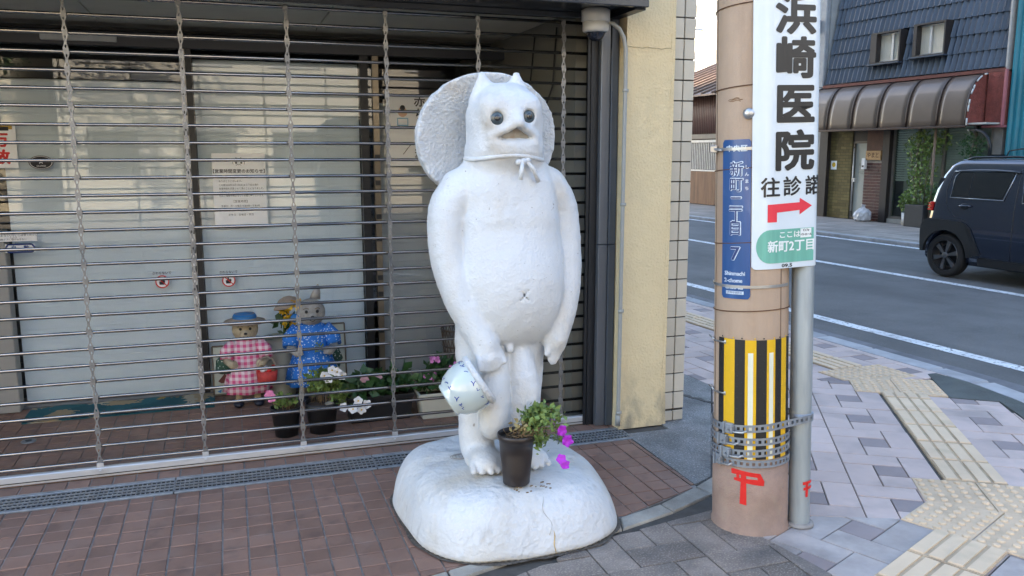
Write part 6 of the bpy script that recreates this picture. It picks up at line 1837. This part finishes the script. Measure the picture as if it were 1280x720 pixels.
def doll(name, label, x, y, k, cloth, fur, hat):
    t_ = thing(name, label, 'doll', (x, y, 0))
    c = (x, y, 0)
    for sx_ in (-1, 1):
        mb = MB(); mb.tube([(x + sx_ * .055 * k, y, .14 * k), (x + sx_ * .06 * k, y - .01, .03)], .024 * k, 10); mb.build('leg', fur, t_)
        mb = MB(); mb.ell((x + sx_ * .065 * k, y - .03, .024), (.034 * k, .055 * k, .024), 12, 8); mb.build('shoe', m_shoe, t_)
    mb = MB(); drape(mb, c, [(.045 * k, .455 * k), (.075 * k, .44 * k), (.092 * k, .38 * k), (.088 * k, .30 * k), (.105 * k, .27 * k), (.135 * k, .18 * k), (.150 * k, .10 * k)], amp=.09); mb.build('dress', cloth, t_)
    for sx_ in (-1, 1):
        mb = MB(); mb.tube([(x + sx_ * .07 * k, y, .425 * k), (x + sx_ * .115 * k, y - .015, .37 * k), (x + sx_ * .125 * k, y - .05, .325 * k)], [.042 * k, .050 * k, .040 * k], 12); mb.build('sleeve', cloth, t_)
        mb = MB(); mb.tube([(x + sx_ * .125 * k, y - .05, .325 * k), (x + sx_ * .09 * k, y - .10, .30 * k), (x + sx_ * .07 * k, y - .115, .31 * k)], [.026 * k, .024 * k, .024 * k], 10); mb.build('arm', fur, t_)
    mb = MB(); mb.ell((x, y - .01, .515 * k), (.082 * k, .076 * k, .078 * k), 20, 14); mb.ell((x, y - .085 * k, .495 * k), (.036 * k, .03 * k, .028 * k), 14, 10); hd = mb.build('head', fur, t_)
    for sx_ in (-1, 1):
        mb = MB(); mb.ell((x + sx_ * .030 * k, y - .083 * k, .530 * k), (.009 * k,) * 3, 10, 6); mb.build('eye', m_ink, hd)
        mb = MB(); mb.tube([(x + sx_ * .016 * k, y - .098 * k, .548 * k), (x + sx_ * .032 * k, y - .090 * k, .553 * k), (x + sx_ * .046 * k, y - .078 * k, .545 * k)], .0022 * k, 5); mb.build('eyebrow', m_dry, hd)
    mb = MB(); mb.ell((x, y - .116 * k, .505 * k), (.011 * k, .007 * k, .008 * k), 10, 6); mb.tube([(x - .014 * k, y - .110 * k, .486 * k), (x, y - .116 * k, .481 * k), (x + .014 * k, y - .110 * k, .486 * k)], .002 * k, 5); mb.build('nose', m_ink, hd)
    return t_
# pink gingham bear
t_ = doll('bear_doll', 'straw coloured bear doll in pink gingham dress and wide brimmed hat', .055, 5.62, 1.0, m_ging, m_fur, True)
x, y = .055, 5.62
mb = MB(); mb.lathe([(.125, .565), (.135, .560), (.128, .572), (.078, .580), (.074, .60), (.060, .618), (.01, .622)], 30, (x, y - .005, 0)); h = mb.build('hat', m_hatb, t_)
mb = MB(); mb.lathe([(.0765, .580), (.0755, .603)], 30, (x, y - .005, 0), cap0=False, cap1=False); mb.lathe([(.0745, .603), (.066, .616), (.01, .623)], 30, (x, y - .005, .001), cap0=False); mb.build('hat_band', m_bband, h)
mb = MB(); drape(mb, (x - .135, y - .02, 0), [(.03, .345), (.055, .32), (.06, .25), (.04, .235)], folds=5); mb.build('green_bag', m_gdot, t_)
B_ = thing('red_basket', 'little basket of red trinkets hanging from the pink doll arm', 'basket', (x + .13, y - .12, .2))
mb = MB(); drape(mb, (x + .12, y - .12, 0), [(.068, .255), (.060, .19), (.045, .175)], folds=9, amp=.04); mb.build('basket', M('red_weave', (.50, .05, .045), .7, var=.2, vscale=50), B_)
mb = MB(); mb.tube([(x + .12 + .06 * cos(a), y - .12, .25 + .095 * sin(a)) for a in np.linspace(0, pi, 12)], .005, 6); mb.build('handle', m_hatb, B_)
for k in range(9):
    mb = MB(); mb.ell((x + .12 + rng.uniform(-.05, .05), y - .13 + rng.uniform(-.03, .03), .262 + rng.uniform(0, .02)), (.018, .018, .018), 8, 6); mb.build('trinket', (m_red, m_whitep, m_dry)[k % 3], B_)
# blue dotted bear
t_ = doll('cat_doll', 'grey cat doll in blue dotted dress and peaked yellow-trimmed hat', .475, 5.62, 1.17, m_dot, m_gfur, True)
x, y = .475, 5.62
mb = MB(); mb.lathe([(.098, .640), (.100, .648), (.082, .668), (.055, .70), (.02, .715)], 26, (x - .02, y + .02, 0), (-.18, .1, 1)); h = mb.build('hat', m_hatb, t_)
mb = MB(); mb.ring([[(x + .03 + q * .9 - .02 * 0, y - .01, z) for q in (-w, w)] + [(x + .03 + q * .9, y + .012, z) for q in (w, -w)] for z, w in ((.685, .040), (.73, .030), (.77, .014), (.785, .003))]); mb.v = [(a + (c - .685) * .25, b, c) for a, b, c in mb.v]; mb.build('ear', m_gfur, t_)
mb = MB(); leaf_cloud(mb, cloud((x - .085, y - .03, .655), (.035, .03, .04), 60), .028); mb.build('hat_posy', m_yel, h, recalc=False)
mb = MB(); mb.ell((x - .105, y - .05, .575), (.030, .024, .030), 12, 8); mb.build('blue_bow', m_bband, t_)
mb = MB(); leaf_cloud(mb, cloud((x + .03, y - .125, .38), (.04, .02, .03), 40), .02); mb.build('posy', m_leaf, t_, recalc=False)
# ribbed metal bucket with sunflowers
x, y = .285, 5.80
t_ = thing('ribbed_bucket', 'tall pale ribbed metal bucket standing between the two dolls', 'bucket', (x, y, 0))
prof = []
for k in range(23): z = .006 + .40 * k / 22; prof.append((.085 + .028 * z / .4 + (.004 if k % 2 else 0), z))
mb = MB(); mb.lathe(prof + [(.122, .41), (.112, .408)], 30, (x, y, 0), cap1=False); mb.build('bucket', M('pale_zinc', (.46, .50, .47), .45, metal=.35, var=.1), t_)
s_ = thing('sunflowers', 'yellow artificial sunflowers leaning from the ribbed bucket beside the blue dress', 'flowers', (x + .05, y - .05, .38))
mb = MB(); st_ = [((x + .06, y - .06, .52), .055), ((x + .085, y - .10, .44), .050), ((x + .03, y - .05, .61), .048)]
for c, r in st_: mb.tube([(x, y, .30), (x + .02, y - .02, .45), (c[0], c[1] + .02, c[2])], .005, 6)
mb.build('stems', M('green_stem', (.1, .17, .05)), s_)
for c, r in st_: flower(s_, c, r, m_yel, (.1, -1, .15), 12, M('sunflower_eye', (.05, .025, .012), .9), 'sunflower')
mb = MB(); leaf_cloud(mb, cloud((x + .03, y - .04, .50), (.07, .04, .12), 50), .06); mb.build('leaves', m_leaf2, s_, recalc=False)
# picture boards leaning on the glass
for i, (x0, x1, z1, lab) in enumerate(((-.165, .16, .335, 'pale painted board leaning on the window behind the pink doll'), (.40, .735, .445, 'thin framed painted board behind the blue dressed doll'))):
    t_ = thing('painted_board', lab, 'board', ((x0 + x1) / 2, 5.93, 0), group='painted boards leaning on the window')
    tl = .06
    mb = MB(); mb.add([(x0, 5.90, .004), (x1, 5.90, .004), (x1, 5.96, z1), (x0, 5.96, z1), (x0, 5.912, .004), (x1, 5.912, .004), (x1, 5.972, z1), (x0, 5.972, z1)], [(0, 1, 2, 3), (7, 6, 5, 4), (0, 4, 5, 1), (1, 5, 6, 2), (2, 6, 7, 3), (3, 7, 4, 0)]); mb.build('panel', M('pale_board', (.50, .54, .47), .7), t_)
    mb = MB()
    for a, b in (((x0, 5.899, .01), (x1, 5.899, .01)), ((x1, 5.899, .01), (x1, 5.958, z1)), ((x1, 5.958, z1), (x0, 5.958, z1)), ((x0, 5.958, z1), (x0, 5.899, .01))): mb.tube([a, b], .006, 6)
    mb.build('frame', M('thin_brown_frame', (.16, .13, .10), .6), t_)
    def onb(xx, zz): return (xx, 5.898 + .06 * (zz - .004) / (z1 - .004), zz)
    shapes = [([(x0 + .03, .10), (x0 + .075, .15), (x0 + .11, .09), (x0 + .05, .085)], m_rust), ([(x0 + .02, .03), (x0 + .05, .045), (x0 + .045, .02)], m_bband)] if i == 0 else [([(x1 - .05, .13), (x1 - .10, .22), (x1 - .05, .28), (x1 - .02, .2)], m_gdot), ([(x1 - .12, .06), (x1 - .06, .10), (x1 - .03, .05)], m_rust)]
    for q, m_ in shapes:
        mb = MB(); mb.add([onb(a, b) for a, b in q], [tuple(range(len(q)))]); mb.build('painted_shape', m_, t_, recalc=False)
# patchwork mat along the glass
m_mat = bpy.data.materials.new('patchwork_mat'); m_mat.use_nodes = True
nt = m_mat.node_tree; b_ = nt.nodes['Principled BSDF']; b_.inputs['Roughness'].default_value = .95
vo = nt.nodes.new('ShaderNodeTexVoronoi'); vo.inputs['Scale'].default_value = 6.5
tc = nt.nodes.new('ShaderNodeTexCoord'); nz = nt.nodes.new('ShaderNodeTexNoise'); nz.inputs['Scale'].default_value = 7
va_ = nt.nodes.new('ShaderNodeMixRGB'); va_.inputs[0].default_value = .12
nt.links.new(tc.outputs['Object'], va_.inputs[1]); nt.links.new(nz.outputs['Color'], va_.inputs[2]); nt.links.new(va_.outputs[0], vo.inputs['Vector'])
sp = nt.nodes.new('ShaderNodeSeparateColor'); nt.links.new(vo.outputs['Color'], sp.inputs[0])
cr = nt.nodes.new('ShaderNodeValToRGB'); cr.color_ramp.interpolation = 'CONSTANT'
els = cr.color_ramp.elements
els[0].color = (.012, .09, .11, 1); els[1].position = .34; els[1].color = (.36, .28, .17, 1)
for p, c in ((.55, (.02, .12, .14)), (.68, (.32, .04, .03)), (.76, (.40, .36, .27)), (.9, (.35, .22, .05))):
    e = els.new(p); e.color = (*c, 1)
nt.links.new(sp.outputs[0], cr.inputs[0]); nt.links.new(cr.outputs[0], b_.inputs['Base Color'])
t_ = thing('patchwork_mat', 'worn patchwork door mat in teal, cream and red below the left pane', 'mat', (-.75, 5.8, 0))
mb = MB(); nn = 20
top = [[(-1.28 + 1.12 * i / nn, y, .012 + .004 * sin(i * 1.3 + y * 9)) for i in range(nn + 1)] for y in (5.64, 5.74, 5.84, 5.955)]
mb.add([p for r in top for p in r], [(r * (nn + 1) + i, r * (nn + 1) + i + 1, (r + 1) * (nn + 1) + i + 1, (r + 1) * (nn + 1) + i) for r in range(3) for i in range(nn)], True)
mb.box(-1.28, -.16, 5.64, 5.955, .001, .008); mb.build('mat', m_mat, t_, recalc=False)
# drain cap and rail on the porch floor, far left
t_ = thing('floor_drain_cap', 'small round steel drain cap on the porch floor at far left', 'drain cap', (-1.17, 5.28, 0))
mb = MB(); mb.lathe([(.040, 0), (.040, .006), (.034, .007)], 20, (-1.17, 5.28, 0)); mb.build('ring', m_galv, t_)
mb = MB(); mb.lathe([(.018, .006), (.018, .009)], 14, (-1.17, 5.28, 0)); mb.build('cap', m_black, t_)
# the two round pots, the long planter, the cream planter
m_blkpot = M('black_plastic_pot', (.016, .017, .02), .45, var=.1)
def round_pot(label, x, y, r, h):
    t_ = thing('flower_pot', label, 'flower pot', (x, y, 0), group='potted flowers behind the shutter')
    mb = MB(); mb.lathe([(r * .74, .002), (r * .95, h * .84), (r * 1.0, h * .86), (r * 1.03, h), (r * .96, h), (r * .92, h - .02)], 28, (x, y, 0), cap1=False); mb.build('pot', m_blkpot, t_)
    mb = MB(); mb.lathe([(r * .93, h - .018), (r * .5, h - .008), (.004, h - .004)], 20, (x, y, 0)); mb.build('soil', m_soil, t_)
    return t_
t_ = round_pot('black pot of dry plant with one pink bloom behind the shutter', .252, 4.93, .088, .175)
mb = MB()
for k in range(30):
    a = rng.uniform(0, 6.28); r0 = rng.uniform(0, .06); mb.tube([(.252 + r0 * cos(a), 4.93 + r0 * sin(a), .165), (.252 + 1.3 * r0 * cos(a), 4.93 + 1.3 * r0 * sin(a), .19 + rng.uniform(0, .04))], .0016, 4)
mb.build('dry_stems', m_dry, t_)
mb = MB(); leaf_cloud(mb, cloud((.25, 4.93, .205), (.085, .07, .035), 130), .032); mb.build('leaves', m_leaf, t_, recalc=False)
for c in ((.163, 4.90, .262), (.172, 4.895, .245)): flower(t_, c, .030, m_pink, (-.2, -1, .2))
t_ = round_pot('black pot of white petunias with a pebble behind the shutter', .46, 4.93, .098, .185)
mb = MB()
for k in range(24):
    a = rng.uniform(0, 6.28); r0 = rng.uniform(0, .07); mb.tube([(.46 + r0 * cos(a), 4.93 + r0 * sin(a), .17), (.46 + 1.2 * r0 * cos(a), 4.93 + 1.2 * r0 * sin(a), .22 + rng.uniform(0, .03))], .0016, 4)
mb.build('dry_stems', m_dry, t_)
mb = MB(); leaf_cloud(mb, cloud((.48, 4.95, .30), (.10, .08, .08), 420), .036); leaf_cloud(mb, cloud((.56, 4.90, .22), (.06, .06, .05), 150), .034); mb.build('leaves', m_leaf, t_, recalc=False)
for c in ((.478, 4.88, .352), (.50, 4.87, .335), (.522, 4.87, .385), (.55, 4.86, .375), (.58, 4.88, .345), (.575, 4.80, .175), (.625, 4.78, .165), (.655, 4.80, .185), (.675, 4.78, .155), (.71, 4.80, .18), (.66, 4.80, .205)):
    flower(t_, c, .029, m_whitep, (rng.uniform(-.3, .3), -1, rng.uniform(0, .5)), 5, m_yel)
mb = MB(); mb.ell((.50, 4.87, .185), (.028, .02, .014), 10, 6); mb.build('pebble', m_kerb, t_)
def trough(label, x0, x1, y0, y1, h, mat):
    t_ = thing('planter', label, 'planter', ((x0 + x1) / 2, (y0 + y1) / 2, 0), group='long planters behind the shutter')
    rings = []
    for z, d in ((.002, .022), (h - .03, .004), (h - .028, -.004), (h, -.006), (h, .008), (h - .03, .012)):
        rings.append([(x0 + d, y0 + d, z), (x1 - d, y0 + d, z), (x1 - d, y1 - d, z), (x0 + d, y1 - d, z)])
    mb = MB(); mb.ring(rings, smooth=False, cap1=False); mb.build('trough', mat, t_, bevel=.008, seg=2)
    mb = MB(); mb.box(x0 + .012, x1 - .012, y0 + .012, y1 - .012, h - .05, h - .03); mb.build('soil', m_soil, t_)
    return t_
t_ = trough('long black planter of broad green leaves behind the shutter', .62, 1.03, 4.98, 5.14, .17, m_blkpot)
mb = MB(); leaf_cloud(mb, cloud((.80, 5.04, .225), (.24, .09, .06), 260), .075, up=.5); leaf_cloud(mb, cloud((.95, 5.06, .24), (.10, .09, .07), 70), .08, up=.5); mb.build('leaves', m_leaf2, t_, recalc=False)
for c in ((.72, 4.98, .285), (.735, 4.97, .28), (.80, 4.98, .29), (.815, 4.975, .295)): flower(t_, c, .022, M('dusty_pink_petal', (.55, .30, .32), .6), (0, -1, .4))
t_ = trough('long cream planter of pink geraniums behind the shutter', 1.055, 1.60, 4.92, 5.10, .17, M('cream_plastic', (.55, .545, .46), .5, var=.06))
mb = MB(); leaf_cloud(mb, cloud((1.20, 5.0, .225), (.15, .08, .06), 210), .06, up=.6); leaf_cloud(mb, cloud((1.22, 5.02, .31), (.11, .07, .06), 110), .06, up=.6); mb.build('leaves', m_leaf2, t_, recalc=False)
for cx, cz, n_ in ((1.165, .375, 11), (1.30, .33, 8), (1.15, .26, 6), (1.33, .40, 6)):
    for k in range(n_): flower(t_, (cx + rng.normal(0, .016), 4.96 + rng.normal(0, .01), cz + rng.normal(0, .011)), .013, M('lilac_pink_petal', (.60, .20, .48), .55), (rng.uniform(-.5, .5), -1, .4))
# woven waste basket
t_ = thing('mesh_basket', 'brown wire mesh waste basket standing by the right pane', 'basket', (1.53, 5.72, 0))
mb = MB(); nn = 26; rings = [[(1.53 + r * cos(a + sh), 5.72 + r * sin(a + sh), z) for a in np.linspace(0, 2 * pi, nn + 1)[:-1]] for r, z, sh in ((.10, .01, 0), (.135, .40, 0))]
for i in range(nn):
    for sgn in (1, -1):
        mb.tube([(1.53 + (.10 + .035 * t) * cos(2 * pi * (i + sgn * 3 * t) / nn), 5.72 + (.10 + .035 * t) * sin(2 * pi * (i + sgn * 3 * t) / nn), .01 + .39 * t) for t in np.linspace(0, 1, 8)], .0028, 4)
mb.build('wire_mesh', M('brown_wire', (.09, .07, .055), .5, metal=.4), t_, kind='stuff')
mb = MB()
for r, z in ((.10, .01), (.137, .40), (.125, .28)): mb.tube([(1.53 + r * cos(a), 5.72 + r * sin(a), z) for a in np.linspace(0, 2 * pi, 31)], .007, 6, caps=False)
mb.build('hoop', M('brown_wire', (.1, .1, .1)), t_)
mb = MB(); mb.lathe([(.098, .012), (.128, .36)], 24, (1.53, 5.72, 0), cap1=False); mb.build('liner', M('grey_liner', (.22, .21, .2), .7), t_)
# tall houseplant in the dark corner, behind the statue's head
t_ = thing('houseplant', 'tall dark spiky houseplant in the shaded porch corner behind the hat', 'plant', (1.62, 5.35, 0))
mb = MB(); mb.lathe([(.11, .002), (.14, .28), (.13, .28)], 24, (1.62, 5.35, 0)); mb.build('pot', m_blkpot, t_)
mb = MB(); mb.tube([(1.62, 5.35, .25), (1.61, 5.36, 1.2), (1.63, 5.35, 1.95)], [.025, .022, .018], 8); mb.build('trunk', m_dry, t_)
mb = MB()
for k in range(70):
    a = rng.uniform(0, 6.28); z0 = rng.uniform(1.75, 2.02); L_ = rng.uniform(.18, .36); up_ = rng.uniform(.2, 1.0)
    base_ = Vector((1.63, 5.35, z0)); d = Vector((cos(a), sin(a), 0)); sd = Vector((-sin(a), cos(a), 0))
    prev = None; vs = []; 
    for j, t in enumerate(np.linspace(0, 1, 6)):
        p = base_ + d * L_ * t + Vector((0, 0, L_ * (up_ * t - 1.5 * t * t))); w = .011 * (1 - t * .95); vs += [tuple(p - sd * w), tuple(p + sd * w)]
    mb.add(vs, [(2 * j, 2 * j + 1, 2 * j + 3, 2 * j + 2) for j in range(5)], True)
mb.build('leaves', M('dark_strap_leaf', (.022, .045, .022), .45), t_, recalc=False)
t_ = thing('hanging_cable', 'loose black cable looping down the dark porch corner', 'cable', (1.86, 5.0, 1.4))
mb = MB(); mb.tube([(1.935, 4.9, 2.4), (1.93, 4.95, 2.05), (1.88, 5.1, 1.78), (1.82, 5.2, 1.45), (1.86, 5.1, 1.1), (1.93, 5.0, 1.25)], .006, 6); mb.tube([(1.94, 5.3, 2.4), (1.90, 5.3, 2.0), (1.84, 5.4, 1.7), (1.90, 5.35, 1.3), (1.945, 5.3, 1.1)], .005, 6); mb.build('cable', m_black, t_)
mb = MB(); mb.box(1.945, 1.95, 4.75, 5.35, .05, 1.0); mb.build('wall_panel', M('beige_panel', (.24, .22, .185), .8, var=.1, vscale=1.5), B, bevel=.0)

# ================================================================== THE STREET BEHIND THE CAMERA, seen in the panes
m_sun1 = M('ochre_facade', (.55, .44, .30), .9, var=.06)
for k, (x0, x1, h, lab, col) in enumerate(((-26, -13.5, 10, 'ochre apartment building mirrored in the left pane', (.55, .44, .30)), (-13.2, -5.2, 8.5, 'cream house mirrored in the left pane', (.60, .54, .42)),
        (-4.2, 4.2, 10.5, 'pale tiled office building mirrored in the middle pane', (.52, .50, .45)), (4.5, 12.5, 8.5, 'warm grey shop building across the front street', (.45, .42, .37)))):
    Bx = thing('street_building', lab, 'building', ((x0 + x1) / 2, -13.2, 0), group='buildings across the front street')
    mb = MB(); mb.box(x0, x1, -22, -13.2, 0, h); mb.build('wall', M('mirrored_wall_%d' % k, col, .9, var=.05), Bx)
    for f_ in range(int(h // 3)):
        for c_ in range(int((x1 - x0) // 2.4)):
            xa = x0 + .6 + 2.4 * c_
            mb = MB(); frame_box(mb, xa, xa + 1.3, -13.215, -13.13, 1.0 + 3 * f_, 2.3 + 3 * f_, .06) if False else mb.box(xa, xa + 1.4, -13.24, -13.15, 1.0 + 3 * f_, 2.3 + 3 * f_)
            w_ = mb.build('window', m_wframe, Bx)
            mb = MB(); mb.box(xa + .07, xa + 1.33, -13.15, -13.14, 1.07 + 3 * f_, 2.23 + 3 * f_); mb.build('pane', M('dark_window', (.03, .03, .03)), w_)
    mb = MB(); mb.box(x0 - .1, x1 + .1, -13.3, -13.1, h, h + .3); mb.build('parapet', m_facade, Bx)
for k, (x, y, h) in enumerate(((-6.0, -10.2, 6.5), (-11, -10.0, 7.2))):
    t_ = thing('street_tree', ('slim street tree mirrored in the left pane', 'larger street tree further left in the mirrored street')[k], 'tree', (x, y, 0), group='trees along the front street')
    mb = MB(); mb.tube([(x, y, 0), (x + .1, y, 1.5), (x, y + .1, 3.2), (x + .1, y, h * .8)], [.13, .11, .08, .03], 8)
    for q in range(7):
        a = q * 2.4; mb.tube([(x, y, 2.2 + .35 * q), (x + cos(a) * .7, y + sin(a) * .7, 2.9 + .4 * q), (x + cos(a) * 1.3, y + sin(a) * 1.3, 3.4 + .42 * q)], [.05, .035, .012], 6)
    mb.build('trunk', M('bark', (.10, .075, .055), .9, bump=.01, bscale=30), t_)
    mb = MB()
    for q in range(26):
        a = q * 2.4; r_ = 1.5 * sqrt((q % 7 + 1) / 7); leaf_cloud(mb, cloud((x + cos(a) * r_, y + sin(a) * r_, 3.2 + (h - 3.2) * (q / 26)), (.55, .55, .4), 90), .16)
    mb.build('crown', M('street_leaf', (.07, .12, .03), .6, var=.3, vscale=4), t_, recalc=False)
